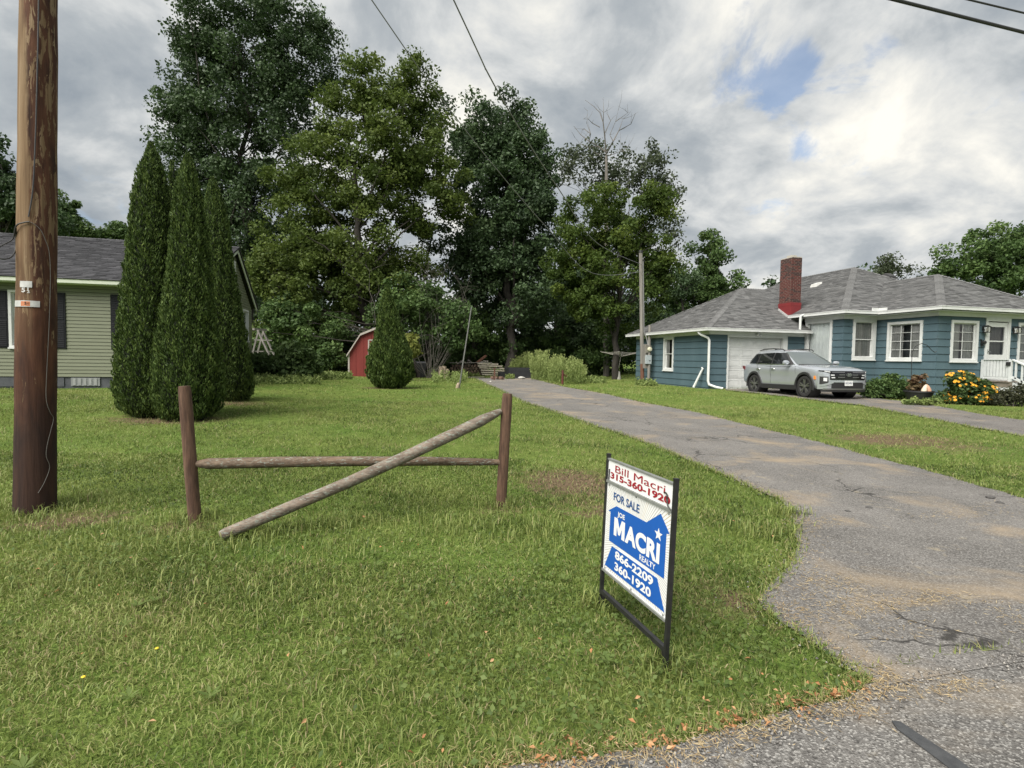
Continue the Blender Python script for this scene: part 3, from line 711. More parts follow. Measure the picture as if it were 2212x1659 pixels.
# roof vents
def roofvent(x, y, z, sl, name='roof_vent'):
    m_ = MB(); m_.hexa([(x-.2, y-.2, z-.2*sl), (x+.2, y-.2, z+.2*sl), (x+.2, y+.2, z+.2*sl), (x-.2, y+.2, z-.2*sl), (x-.16, y-.16, z-.1*sl+.13), (x+.16, y-.16, z+.1*sl+.13), (x+.16, y+.16, z+.1*sl+.13), (x-.16, y+.16, z-.1*sl+.13)])
    return m_
roofvent(21.5, 22.9, zm+.535*(21.5-18.22), .53).build('roof_vent', mat('vent_white', (.55, .55, .53), scale=3), RH)
v_ = MB(); v_.hexa([(24.3, 21.3, 5.62), (24.7, 21.3, 5.62), (24.7, 21.7, 5.86), (24.3, 21.7, 5.86), (24.33, 21.3, 5.76), (24.67, 21.3, 5.76), (24.67, 21.6, 5.94), (24.33, 21.6, 5.94)]); v_.build('roof_vent', DARK, RH)
# chimney
CH = (18.21, 20.80, 18.73, 21.58)
MORT = mat('mortar', (.20, .165, .145), (.25, .215, .19), scale=12, rough=.95, spots=[(3, .55, .2, (.16, .12, .11))])
RED = mat('red_flashing_paint', (.15, .016, .019), (.18, .02, .022), scale=4, rough=.6)
ch = MB(); ch.box((CH[0]+.008, CH[1]+.008, 3.0), (CH[2]-.008, CH[3]-.008, 6.22)); cho = ch.build('chimney', MORT, RH)
BR = mat('brick_red', (.060, .017, .014), (.115, .034, .027), scale=5, rough=.9, bump=.3, bscale=60, spots=[(2.2, .62, .15, (.17, .12, .11))])
BR2 = mat('brick_sooty', (.032, .015, .014), (.055, .024, .021), scale=5, rough=.9, bump=.3, bscale=60)
brick = {}
def brickmesh(l, d, m):
    k = (round(l, 3), round(d, 3), m.name)
    if k not in brick:
        b = MB(); e = .006
        b.hexa([(0, 0, 0), (l, 0, 0), (l, d, 0), (0, d, 0), (e, e, .064), (l-e, e, .064), (l-e, d-e, .064), (e, d-e, .064)])
        brick[k] = b.mesh('brick', m)
    return brick[k]
def put_brick(x, y, z, lx, ly):
    mtl = BR2 if (z > 5.35 and rnd.random() < .3+.6*(z-5.35)) or rnd.random() < .15 else BR
    o = bpy.data.objects.new('brick', brickmesh(lx, ly, mtl)); COL.objects.link(o); o.parent = cho
    o.location = Vector((x, y, z)) - ORG[cho.name] + Vector((rnd.uniform(-.002, .002), rnd.uniform(-.002, .002), 0))
for k in range(27):
    z = 4.2 + k*.075; odd = k % 2
    xs = [0, .205, .41, .52] if odd else [0, .10, .31, .52]
    for i in range(3): put_brick(CH[0]+xs[i], CH[1], z, xs[i+1]-xs[i]-.010, .095)
    ys = [.105, .31, .515, .72, .78] if not odd else [.105, .21, .415, .62, .78]
    for i in range(4): put_brick(CH[0], CH[1]+ys[i], z, .095, ys[i+1]-ys[i]-.010)
rb = MB(); rb.box((CH[0]-.012, CH[1]-.012, 3.05), (CH[2]+.012, CH[3]+.012, 4.05)); rb.box((CH[0]-.018, CH[1]-.018, 4.04), (CH[2]+.018, CH[3]+.018, 4.185)); rb.build('chimney_flashing', RED, cho)
cw = MB(); cw.box((CH[0]+.02, CH[1]+.02, 6.22), (CH[2]-.02, CH[3]-.02, 6.26)); cw.box((CH[0]+.12, CH[1]+.22, 6.25), (CH[0]+.40, CH[1]+.52, 6.36)); cw.build('chimney_crown', mat('cement', (.36, .34, .30), (.42, .4, .36), scale=10, rough=.95), cho)
fs_ = MB(); fs_.beam((CH[0]-.03, CH[3], zg+.613*(CH[3]-19.93)+.05), (CH[0]-.03, CH[1]-.05, zg+.613*(CH[1]-.05-19.93)+.05), .03, .11); fs_.beam((CH[0]-.05, CH[1]-.04, zg+.613*(CH[1]-19.97)+.05), (CH[2], CH[1]-.04, zg+.613*(CH[1]-19.97)+.05), .03, .12)
fs_.build('step_flashing', mat('flashing_grey', (.42, .42, .42), (.3, .3, .3), scale=9, rough=.6), cho)
# front door with storm door
dr = MB(); u0, u1 = 2.31, 3.58
for q in ((u0, u0+.11, .84, 3.27), (u1-.11, u1, .84, 3.27), (u0+.11, u1-.11, 3.14, 3.27)): Wf.box(dr, q[0], q[1], -.14, .05, q[2], q[3])
dro = dr.build('front_door', WHITE, RH)
a, b = u0+.12, u1-.12
m_ = MB()
for q in ((a, a+.13, .86, 3.10), (b-.13, b, .86, 3.10), (a+.13, b-.13, 2.93, 3.10), (a+.13, b-.13, .86, 1.86), (a+.13, b-.13, 2.36, 2.40)): Wf.box(m_, q[0], q[1], -.05, .01, q[2], q[3])
sd_ = m_.build('storm_door', WHITE, dro)
for (c, d) in ((1.86, 2.36), (2.40, 2.93)):
    q = MB(); q.quad(Wf.p(a+.13, -.02, c), Wf.p(b-.13, -.02, c), Wf.p(b-.13, -.02, d), Wf.p(a+.13, -.02, d)); q.build('pane', GLASS, dro)
curtain_mesh(Wf, a+.13, b-.13, -.15, .86, 3.1, seed=9).build('curtain', mat('curtain_dark', (.10, .095, .09), scale=3), dro)
h_ = MB(); h_.tube([Wf.p(a+.06, .01, 1.98), Wf.p(a+.06, .06, 1.98)], .02, 8); h_.tube([Wf.p(a+.06, .055, 1.98), Wf.p(a+.16, .055, 1.97)], .011, 8); Wf.box(h_, a+.045, a+.075, .01, .02, 1.9, 2.06)
h_.build('door_handle', mat('chrome', (.5, .5, .5), scale=3, rough=.25, metal=1), dro, smooth=True)
IRON = mat('black_iron', (.012, .012, .013), (.02, .02, .02), scale=9, rough=.5)
LAMPG = glassmat('lamp_glass', (.9, .9, .85), .12)
for i, (x_, z_) in enumerate(((2.19, 2.80), (3.74, 2.80))):
    m_ = MB(); Wf.box(m_, x_-.05, x_+.05, .02, .05, z_-.02, z_+.14); m_.tube([Wf.p(x_, .04, z_+.1), Wf.p(x_, .17, z_+.13)], .012, 8)
    cx = Wf.p(x_, .17, z_); s = .075
    for dx in (-s, s):
        for dy in (-s, s): m_.box((cx.x+dx-.008, cx.y+dy-.008, z_-.09), (cx.x+dx+.008, cx.y+dy+.008, z_+.10))
    m_.box((cx.x-s-.02, cx.y-s-.02, z_-.11), (cx.x+s+.02, cx.y+s+.02, z_-.085))
    m_.hexa([(cx.x-s-.03, cx.y-s-.03, z_+.10), (cx.x+s+.03, cx.y-s-.03, z_+.10), (cx.x+s+.03, cx.y+s+.03, z_+.10), (cx.x-s-.03, cx.y+s+.03, z_+.10), (cx.x-.02, cx.y-.02, z_+.17), (cx.x+.02, cx.y-.02, z_+.17), (cx.x+.02, cx.y+.02, z_+.17), (cx.x-.02, cx.y+.02, z_+.17)])
    lo_ = m_.build('wall_lantern', IRON, RH)
    q = MB(); q.lathe([(.0, -.08), (.035, -.07), (.042, .0), (.03, .05), (0, .07)], cx, 12); q.build('bulb', mat('bulb%d' % i, (.7, .68, .6), scale=3, rough=.3), lo_, smooth=True)
    q = MB(); q.box((cx.x-s+.01, cx.y-s+.01, z_-.085), (cx.x+s-.01, cx.y+s-.01, z_+.10)); q.build('lantern_glass', LAMPG, lo_)
mb_ = MB(); x_, z_ = 2.13, 2.32
mb_.tube([Wf.p(x_-.07, .09, z_), Wf.p(x_+.10, .09, z_)], [.05, .065], 10); Wf.box(mb_, x_-.05, x_+.09, .02, .12, z_-.1, z_-.08); mb_.tube([Wf.p(x_, .05, z_+.03), Wf.p(x_-.06, .05, z_+.12)], .02, 8); mb_.tube([Wf.p(x_+.08, .08, z_-.08), Wf.p(x_-.07, .08, z_-.15)], .018, 8)
mb_.build('mailbox', IRON, RH, smooth=True)
# porch
PW = mat('porch_white', (.58, .59, .60), (.50, .52, .53), scale=6, rough=.7, bump=.1, bscale=60, spots=[(9, .66, .08, (.32, .33, .33))])
DECK = mat('deck_grey', (.14, .12, .10), (.20, .17, .14), scale=6, rough=.85)
po = thing('porch', 'white painted wooden porch with slatted railing and front steps', 'porch', (23.6, 14.9, .27))
XP, Y0_, Y1_, ZD = 22.44, 14.66, 15.70, .86
for i in range(8):
    m_ = MB(); y = Y0_+i*(Y1_-Y0_)/8; m_.box((XP-.04, y+.004, ZD-.035), (25.4, y+(Y1_-Y0_)/8-.004, ZD)); m_.build('deck_board', DECK, po)
m_ = MB(); m_.box((XP, Y0_+.01, ZD-.22), (25.36, Y0_+.04, ZD-.036)); m_.box((XP, Y0_+.04, ZD-.22), (XP+.03, Y1_, ZD-.036)); m_.build('rim_board', DECK, po)
for i in range(2):
    z = .22+i*.21; m_ = MB(); m_.box((XP+.006, Y0_+.03, z), (XP+.03, Y1_, z+.205)); m_.build('skirt_board', PW, po)
    m_ = MB(); m_.box((XP+.03, Y0_+.018, z), (25.3, Y0_+.04, z+.205)); m_.build('skirt_board', PW, po)
for (x, y) in ((XP+.045, Y0_+.045), (XP+.045, Y1_-.06), (25.3, Y0_+.045)):
    m_ = MB(); m_.box((x-.045, y-.045, ZD), (x+.045, y+.045, 1.66)); m_.build('post', PW, po)
def rail(a, b, n, zl, zh, bw=.055):
    a, b = Vector(a), Vector(b)
    m_ = MB(); m_.beam(a+Vector((0, 0, zh)), b+Vector((0, 0, zh)), .12, .035); m_.build('handrail', PW, po)
    m_ = MB(); m_.beam(a+Vector((0, 0, zl)), b+Vector((0, 0, zl)), .04, .08); m_.build('bottom_rail', PW, po)
    for i in range(n):
        p = a.lerp(b, (i+.5)/n); m_ = MB(); m_.box((p.x-.02, p.y-bw/2, p.z+zl+.03) if abs(a.x-b.x) < .1 else (p.x-bw/2, p.y-.02, p.z+zl+.03), (p.x+.02, p.y+bw/2, p.z+zh-.015) if abs(a.x-b.x) < .1 else (p.x+bw/2, p.y+.02, p.z+zh-.015)); m_.build('baluster', PW, po)
rail((XP+.045, Y1_-.1, ZD), (XP+.045, Y0_+.09, ZD), 8, .12, .81, .085)
rail((24.0, Y0_+.045, ZD), (25.25, Y0_+.045, ZD), 9, .12, .81)
sa, sb_ = Vector((XP+.06, Y0_, ZD)), Vector((XP+.06, 13.35, .22))
m_ = MB(); m_.beam(sa+Vector((0, 0, .80)), sb_+Vector((0, 0, .80)), .11, .04); m_.build('handrail', PW, po)
m_ = MB(); m_.beam(sa+Vector((0, 0, .16)), sb_+Vector((0, 0, .16)), .04, .09); m_.build('bottom_rail', PW, po)
for i in range(6):
    p = sa.lerp(sb_, (i+.6)/6.6); m_ = MB(); m_.box((p.x-.02, p.y-.028, p.z+.16), (p.x+.02, p.y+.028, p.z+.79)); m_.build('baluster', PW, po)
m_ = MB(); m_.box((sb_.x-.045, sb_.y-.045, .2), (sb_.x+.045, sb_.y+.045, 1.08)); m_.build('post', PW, po)
for i in range(3):
    z = ZD-.16*(i+1); y = Y0_-.3*i; m_ = MB(); m_.box((XP+.1, y-.30, z-.03), (23.9, y+.01, z)); m_.build('step', DECK, po)
    m_ = MB(); m_.box((XP+.12, y-.02, z), (23.88, y, z+.125)); m_.build('riser', PW, po)
m_ = MB(); m_.prism([(XP+.10, Y0_, .2), (XP+.10, 13.7, .2), (XP+.10, 13.7, .36), (XP+.10, 14.02, .5), (XP+.10, 14.34, .67), (XP+.10, Y0_, .83)], (.03, 0, 0)); m_.build('stringer', PW, po)
bx_ = MB(); bx_.box((XP-.03, Y0_+.02, 1.44), (XP+.005, Y0_+.16, 1.58)); bx_.build('outlet_box', IRON, po)
# loose downspout piece leaning on the garage wall
lp = MB(); lp.tube([(13.40, 20.88, .30), (13.62, 20.66, 1.02), (13.66, 20.62, 1.12), (13.66, 20.70, 1.16)], [.055, .045, .045, .04], 8)
tag(lp.build('downspout_offcut', WHITE, smooth=True), 'loose white downspout piece leaning against the garage side wall', 'downspout')
# ================================================================== the parked car (local: x forward, y left, z up)
def carpaint(name, c):
    m = bpy.data.materials.new(name); m.use_nodes = True; t = m.node_tree; bs = t.nodes['Principled BSDF']
    n = t.nodes.new('ShaderNodeTexNoise'); n.inputs['Scale'].default_value = 900; n.inputs['Detail'].default_value = 2
    r = t.nodes.new('ShaderNodeValToRGB'); r.color_ramp.elements[0].color = (*[x*.9 for x in c], 1); r.color_ramp.elements[1].color = (*[x*1.1 for x in c], 1)
    t.links.new(n.outputs[0], r.inputs[0]); t.links.new(r.outputs[0], bs.inputs['Base Color'])
    bs.inputs['Metallic'].default_value = .5; bs.inputs['Roughness'].default_value = .24; bs.inputs['Coat Weight'].default_value = .7; bs.inputs['Coat Roughness'].default_value = .04
    return m
SILVER = carpaint('car_silver', (.44, .465, .50))
PLAST = mat('car_black_plastic', (.016, .016, .017), (.024, .024, .025), scale=30, rough=.6)
GLOSSB = mat('car_gloss_black', (.008, .008, .009), (.01, .01, .011), scale=5, rough=.12)
TYRE = mat('tyre_rubber', (.015, .015, .015), (.025, .024, .023), scale=12, rough=.85)
ALLOY = mat('alloy_grey', (.24, .24, .245), (.28, .28, .285), scale=6, rough=.3, metal=.8)
CHROME = mat('car_chrome', (.62, .62, .63), (.66, .66, .66), scale=6, rough=.18, metal=1)
LENS = mat('lamp_lens', (.55, .56, .57), (.65, .66, .67), scale=6, rough=.1, coat=.5)
AMBER = mat('amber_lens', (.75, .22, .02), (.8, .25, .03), scale=6, rough=.3)
CGLASS = bpy.data.materials.new('car_glass'); CGLASS.use_nodes = True
_b = CGLASS.node_tree.nodes['Principled BSDF']; _n = CGLASS.node_tree.nodes.new('ShaderNodeRGB'); _n.outputs[0].default_value = (.01, .011, .012, 1); CGLASS.node_tree.links.new(_n.outputs[0], _b.inputs['Base Color'])
_b.inputs['Roughness'].default_value = .03; _b.inputs['Specular IOR Level'].default_value = .8
WSG = CGLASS.copy(); WSG.name = 'windshield_sky_tone'; WSG.node_tree.nodes['Principled BSDF'].inputs['Specular IOR Level'].default_value = 1.0; WSG.node_tree.nodes['RGB'].outputs[0].default_value = (.10, .115, .115, 1)  # paler base colour paints in the sky's reflection on the windshield
WIND = glassmat('windshield_glass', (.42, .48, .47), .10)
car = thing('parked_car', 'silver five-door SUV parked nose out before the white garage door', 'car', (15.22, 16.86, .235))
ORG[car.name] = Vector((0, 0, 0)); car.rotation_euler = (0, math.radians(-.8), math.radians(-93.5)); car.scale = (1, 1, 1.035)
XS = [2.31, 2.27, 2.18, 2.02, 1.75, 1.40, 1.02, .6, 0, -.7, -1.36, -1.8, -2.08, -2.22, -2.30]
ZT = [.66, .83, .92, .97, 1.01, 1.045, 1.075, 1.06, 1.07, 1.10, 1.13, 1.14, 1.12, 1.05, .9]
WW = [.66, .745, .82, .875, .905, .918, .918, .915, .912, .916, .925, .905, .86, .80, .70]
ZB = [.40, .33, .28, .25, .24, .24, .24, .24, .24, .24, .25, .28, .32, .36, .42]
def prof(w_, zb_, zt_, x):
    h = zt_-zb_; dent = .968 if -1.0 < x < .9 else .99
    return [(0, zb_), (.80*w_, zb_), (.965*w_, zb_+.10*h), (w_*.995, zb_+.32*h), (w_*dent, zb_+.55*h), (w_*1.0, zb_+.78*h), (w_*.975, zb_+.90*h), (w_*.90, zb_+.985*h), (w_*.62, zt_+.022), (0, zt_+.03)]
bm = bmesh.new(); rings = []
for x, zt_, w_, zb_ in zip(XS, ZT, WW, ZB):
    p = prof(w_, zb_, zt_, x); full = [(y, z) for y, z in p] + [(-y, z) for y, z in p[-2:0:-1]]
    rings.append([bm.verts.new((x, y, z)) for y, z in full])
n = len(rings[0])
for a, b in zip(rings[:-1], rings[1:]):
    for j in range(n): bm.faces.new((a[j], a[(j+1) % n], b[(j+1) % n], b[j]))
bm.faces.new(rings[0][::-1]); bm.faces.new(rings[-1])
bmesh.ops.recalc_face_normals(bm, faces=bm.faces)
me = bpy.data.meshes.new('b'); bm.to_mesh(me); bm.free()
tmp = bpy.data.objects.new('b', me); COL.objects.link(tmp)
sub = tmp.modifiers.new('s', 'SUBSURF'); sub.levels = 2; sub.subdivision_type = 'CATMULL_CLARK'
for xw in (1.42, -1.335):
    bc = bmesh.new(); bmesh.ops.create_cone(bc, cap_ends=True, segments=36, radius1=.405, radius2=.405, depth=2.4, matrix=Matrix.Translation((xw, 0, .36)) @ Matrix.Rotation(PI/2, 4, 'X'))
    cm_ = bpy.data.meshes.new('c'); bc.to_mesh(cm_); bc.free(); co_ = bpy.data.objects.new('c', cm_); COL.objects.link(co_)
    bo = tmp.modifiers.new('w', 'BOOLEAN'); bo.operation = 'DIFFERENCE'; bo.object = co_; bo.solver = 'EXACT'
dg = bpy.context.evaluated_depsgraph_get()
me2 = bpy.data.meshes.new_from_object(tmp.evaluated_get(dg))
for o in [o for o in COL.objects if o.name in ('b', 'c') or o.name.startswith('c.0')]: bpy.data.objects.remove(o)
me2.materials.clear(); me2.materials.append(SILVER); me2.polygons.foreach_set('use_smooth', [True]*len(me2.polygons)); me2.set_sharp_from_angle(angle=math.radians(38))
link('body', me2, car)
# cabin
LV = [(1.02, 1.12, -2.14, .885), (1.10, 1.00, -2.11, .865), (1.30, .64, -1.99, .785), (1.48, .27, -1.80, .70), (1.57, .05, -1.66, .645), (1.625, -.18, -1.48, .56), (1.645, -.45, -1.15, .34)]
def lvl(z):
    for (a, b) in zip(LV[:-1], LV[1:]):
        if z <= b[0]:
            t = (z-a[0])/(b[0]-a[0]); return [a[i]+(b[i]-a[i])*t for i in range(1, 4)]
    return LV[-1][1:]
EXPN = 5.0
def cab_y(x, z):
    xf, xr, hw = lvl(z); c_, l_ = (xf+xr)/2, (xf-xr)/2; q = min(1, abs((x-c_)/l_)); return hw*(1-q**EXPN)**(1/EXPN)
def cab_x(y, z, front=True):
    xf, xr, hw = lvl(z); c_, l_ = (xf+xr)/2, (xf-xr)/2; q = min(1, abs(y/hw)); s = (1-q**EXPN)**(1/EXPN); return c_ + (l_*s if front else -l_*s)
vs = []; fs = []; K = 48
for (z, xf, xr, hw) in LV:
    c_, l_ = (xf+xr)/2, (xf-xr)/2
    for j in range(K):
        a = 2*PI*j/K; ca, sa_ = math.cos(a), math.sin(a)
        vs.append((c_+l_*math.copysign(abs(ca)**(2/EXPN), ca), hw*math.copysign(abs(sa_)**(2/EXPN), sa_), z))
for i in range(len(LV)-1):
    for j in range(K): fs.append((i*K+j, i*K+(j+1) % K, (i+1)*K+(j+1) % K, (i+1)*K+j))
fs.append(tuple((len(LV)-1)*K+j for j in range(K)))
MB().add(vs, fs).build('cabin', SILVER, car, smooth=True)
def surf(name, mtl, pts, nu, nv, parent=car):   # pts(i,j) -> point
    v = [pts(i/nu, j/nv) for i in range(nu+1) for j in range(nv+1)]
    f = [(i*(nv+1)+j, (i+1)*(nv+1)+j, (i+1)*(nv+1)+j+1, i*(nv+1)+j+1) for i in range(nu) for j in range(nv)]
    return MB().add(v, f).build(name, mtl, parent, smooth=True, fix=False)
def sidewin(s, b0, b1, t0, t1, zb0, zb1, zt0, zt1, off=.008):
    def f(i, j):
        x = (b0+(b1-b0)*i)*(1-j) + (t0+(t1-t0)*i)*j; z = (zb0+(zb1-zb0)*i)*(1-j) + (zt0+(zt1-zt0)*i)*j
        return (x, s*(cab_y(x, z)+off), z+.004)
    return f
for s in (1, -1):
    surf('side_trim', PLAST, sidewin(s, .78, -1.93, .12, -1.63, 1.075, 1.135, 1.515, 1.50, .004), 24, 5)
    surf('side_window', CGLASS, sidewin(s, .64, -.33, .10, -.36, 1.10, 1.115, 1.495, 1.52, .010), 10, 5)
    surf('side_window', CGLASS, sidewin(s, -.40, -1.20, -.43, -1.17, 1.115, 1.13, 1.52, 1.505, .010), 10, 5)
    surf('side_window', CGLASS, sidewin(s, -1.27, -1.80, -1.24, -1.53, 1.14, 1.17, 1.50, 1.46, .010), 8, 5)
    # belt-line chrome, roof rail, mirror, handles
    m_ = MB(); m_.tube([(x, s*(cab_y(x, z)+.012), z) for x, z in ((.80, 1.085), (.3, 1.095), (-.4, 1.105), (-1.2, 1.12), (-1.7, 1.14), (-1.93, 1.20), (-1.78, 1.42), (-1.58, 1.50))], .011, 6); m_.build('belt_moulding', CHROME, car, smooth=True)
    m_ = MB(); m_.tube([(.0, s*.60, 1.585), (-.1, s*.61, 1.64), (-.6, s*.615, 1.675), (-1.2, s*.60, 1.665), (-1.45, s*.585, 1.62)], .02, 8); m_.build('roof_rail', PLAST, car, smooth=True)
    m_ = MB(); m_.lathe([(0, -.13), (.055, -.12), (.085, -.06), (.09, .03), (.07, .10), (0, .12)], (0, 0, 0), 14, axis='y')
    m_.v = [(.62+v[0]*.75, s*(1.03+v[1]*.95*1), 1.155+v[2]*.9) for v in m_.v]; mo = m_.build('door_mirror', SILVER, car, smooth=True)
    q = MB(); q.beam((.66, s*.86, 1.085), (.63, s*1.0, 1.10), .07, .03); q.build('mirror_arm', PLAST, mo)
    for x in (-.22, -1.08):
        m_ = MB(); m_.tube([(x+.10, s*.915, .925), (x+.08, s*.945, .93), (x-.08, s*.945, .935), (x-.10, s*.915, .935)], .016, 8); m_.build('door_handle', CHROME, car, smooth=True)
    # black arches, sill, wheels
    for xw in (1.42, -1.335):
        v = []; f = []; kk = 28
        for i in range(kk+1):
            a = math.radians(-14 + 208*i/kk)
            ro = .468 + (.02 if 60 < math.degrees(a) < 130 else 0)
            for (r_, y_) in ((.398, .90), (.402, .938), (ro-.012, .940), (ro, .905)): v.append((xw+r_*math.cos(a), s*y_, .36+r_*math.sin(a)))
            if i:
                for j in range(3): f.append((4*i-4+j, 4*i+j, 4*i+j+1, 4*i-4+j+1))
        MB().add(v, f).build('wheel_arch', PLAST, car, smooth=True)
        m_ = MB(); m_.lathe([(.40, -.22), (.40, .16), (.0, .16)], (xw, s*.70, .36), 28, axis='y'); m_.build('wheel_well', PLAST, car)
    m_ = MB(); m_.hexa([(-.93, s*.80, .215), (1.01, s*.80, .215), (1.01, s*.915, .235), (-.93, s*.915, .235), (-.93, s*.80, .40), (1.01, s*.80, .40), (1.01, s*.922, .385), (-.93, s*.922, .385)]); m_.build('sill', PLAST, car)
    m_ = MB()
    for x0_, x1_, zt_ in ((.98, .985, 1.04), (-.37, -.364, 1.08)):
        m_.tube([(x0_, s*.905, .42), (x0_, s*.897, .66), (x0_-.02, s*.917, .88), (x1_-.03, s*.90, zt_)], .004, 4)
    m_.tube([(-1.02, s*.925, .78), (-1.12, s*.922, .92), (-1.2, s*.90, 1.1)], .004, 4)
    m_.build('door_gap', PLAST, car)
    m_ = MB(); m_.prism([(1.93, s*.886, .61), (1.87, s*.898, .61), (1.87, s*.898, .72), (1.91, s*.89, .72)], (0, s*.02, 0)); m_.build('side_marker', AMBER, car)
    m_ = MB(); m_.prism([(-2.0, s*.87, 1.04), (-2.0, s*.87, .90), (-2.24, s*.80, .94), (-2.24, s*.80, 1.04)], (0, s*.02, 0)); m_.build('tail_light', mat('tail_red%d' % s, (.18, .01, .012), scale=5, rough=.15), car)
def wheel_parts(xw, s):
    wl_ = bpy.data.meshes.new('wheel'); y = s*.80
    m_ = MB(); m_.lathe([(.245, -.10), (.30, -.118), (.345, -.105), (.362, -.06), (.363, .06), (.345, .105), (.30, .118), (.245, .10)], (xw, y, .36), 40, axis='y'); ty = m_.build('wheel', TYRE, car, smooth=True, fix=True)
    m_ = MB(); m_.lathe([(.25, .10), (.246, .085), (.225, .06), (.0, .055)] if s > 0 else [(.25, -.10), (.246, -.085), (.225, -.06), (0, -.055)], (xw, y, .36), 32, axis='y'); m_.build('rim', PLAST, ty, smooth=True)
    for k in range(5):
        a = 2*PI*k/5+.3
        for da in (-.17, .17):
            m_ = MB(); d0, d1 = Vector((math.cos(a+da*.3), 0, math.sin(a+da*.3))), Vector((math.cos(a+da), 0, math.sin(a+da)))
            c_ = Vector((xw, y+s*.085, .36)); m_.beam(c_+d0*.03, c_+d1*.238+Vector((0, s*.012, 0)), .036, .03, upv=(0, 1, 0)); m_.build('spoke', ALLOY, ty)
    m_ = MB(); m_.lathe([(.05, 0), (.045, s*.03), (0, s*.032)], (xw, y+s*.08, .36), 16, axis='y'); m_.build('hub_cap', ALLOY, ty, smooth=True)
for s in (1, -1):
    for xw in (1.42, -1.335): wheel_parts(xw, s)
# windscreen and rear glass
surf('windshield', WSG, lambda i, j: (cab_x((-.86+1.72*i)*lvl(1.09+.45*j)[2], 1.09+.45*j)+.010, (-.86+1.72*i)*lvl(1.09+.45*j)[2], 1.09+.45*j+.006), 18, 8)
surf('rear_window', CGLASS, lambda i, j: (cab_x((-.8+1.6*i)*lvl(1.2+.33*j)[2], 1.2+.33*j, False)-.010, (-.8+1.6*i)*lvl(1.2+.33*j)[2], 1.2+.33*j+.006), 14, 6)
m_ = MB(); m_.tube([(cab_x(y, 1.09)+.015, y, 1.088) for y in np.linspace(-.72, .72, 13)], .02, 6); m_.build('cowl', PLAST, car, smooth=True)
# nose
def nose(y, z):
    tab = [(.0, 2.325), (.30, 2.322), (.55, 2.305), (.68, 2.28), (.76, 2.24), (.83, 2.16), (.875, 2.03), (.90, 1.9), (.93, 1.7)]
    y = abs(y)
    for (a, b) in zip(tab[:-1], tab[1:]):
        if y <= b[0]: x = a[1]+(b[1]-a[1])*(y-a[0])/(b[0]-a[0]); break
    else: x = tab[-1][1]
    return x - .30*max(0, z-.78)**1.3 - .10*max(0, .5-z)
def fascia(name, mtl, y0, y1, zl0, zl1, zu0, zu1, off=.012, nu=18, nv=3, parent=car):
    def f(i, j):
        y = y0+(y1-y0)*i; z = (zl0+(zl1-zl0)*i)*(1-j) + (zu0+(zu1-zu0)*i)*j
        return (nose(y, z)+off, y, z)
    return surf(name, mtl, f, nu, nv, parent)
fascia('bumper', SILVER, -.88, .88, .30, .30, .90, .90, .004, 28, 8)
gro = fascia('grille', GLOSSB, -.66, .66, .60, .60, .885, .885, .014, 24, 5)
for s in (1, -1):
    fascia('headlight', GLOSSB, s*.64, s*.875, .80, .875, .885, .905, .016, 8, 2)
    fascia('running_light', LENS, s*.66, s*.80, .835, .865, .862, .888, .022, 6, 1)
    fascia('running_light', LENS, s*.52, s*.64, .735, .735, .77, .77, .022, 5, 1)
    fascia('running_light', LENS, s*.50, s*.62, .655, .655, .69, .69, .022, 5, 1)
    ho = fascia('headlamp_housing', PLAST, s*.70, s*.865, .42, .46, .70, .705, .014, 6, 4)
    fascia('headlamp', LENS, s*.745, s*.82, .55, .56, .665, .665, .024, 4, 2, ho)
    fascia('bumper_blade', CHROME if False else SILVER, s*.55, s*.86, .50, .385, .58, .445, .026, 8, 2)
for z, segs in ((.845, ((-.60, -.15), (.15, .60))), (.765, ((-.36, -.14), (.14, .36))), (.685, ((-.40, -.15), (.15, .40)))):
    for (a, b) in segs: fascia('grille_bar', ALLOY, a, b, z-.014, z-.014, z+.012, z+.012, .026, 8, 1, gro)
fascia('lower_intake', PLAST, -.60, .60, .335, .335, .515, .515, .016, 20, 3)
fascia('bumper_brow', SILVER, -.56, .56, .525, .525, .575, .575, .026, 20, 1)
fascia('skid_plate', ALLOY, -.82, .82, .275, .275, .325, .325, .020, 22, 1)
fascia('lower_lip', PLAST, -.84, .84, .215, .215, .27, .27, .0, 20, 1)
pl = MB(); xp = nose(.0, .49)+.03; pl.box((xp, -.153, .415), (xp+.006, .153, .575)); plo = pl.build('licence_plate', mat('plate_white', (.66, .67, .66), (.6, .61, .6), scale=20, rough=.4), car)
INK = mat('plate_ink', (.05, .06, .12), scale=5, rough=.5)
text_fit('HKE-4961', INK, plo, (xp+.0065, 0, 0), (0, 1, 0), (0, 0, 1), -.13, .13, .463, .535, bold=.01)
# slanted-letter badge in an oval
bd = MB(); xb = nose(0, .765)+.034
def oval(r0, r1, yo=0, zo=.765, n=28):
    v = []; f = []
    for k in range(n):
        a = 2*PI*k/n
        for r_ in (r0, r1): v.append((xb+.004, yo+.098*r_*math.cos(a), zo+.052*r_*math.sin(a)))
    for k in range(n): q = (k+1) % n; f.append((2*k, 2*k+1, 2*q+1, 2*q))
    return v, f
bd.add(*oval(.84, 1.0)); 
for y0_ in (-.036, .020): bd.prism([(xb+.003, y0_-.010, .728), (xb+.003, y0_+.012, .728), (xb+.003, y0_+.026, .802), (xb+.003, y0_+.004, .802)], (.004, 0, 0))
bd.prism([(xb+.003, -.03, .755), (xb+.003, .03, .762), (xb+.003, .032, .780), (xb+.003, -.026, .772)], (.004, 0, 0))
bd.build('emblem', CHROME, car)
wp = MB(); wp.box((.0, -.01, 1.655), (-.12+.0, .01, 1.70)); wp.v = [(v[0]-1.25, v[1], v[2]-.005) for v in wp.v]; wp.build('roof_antenna', PLAST, car)
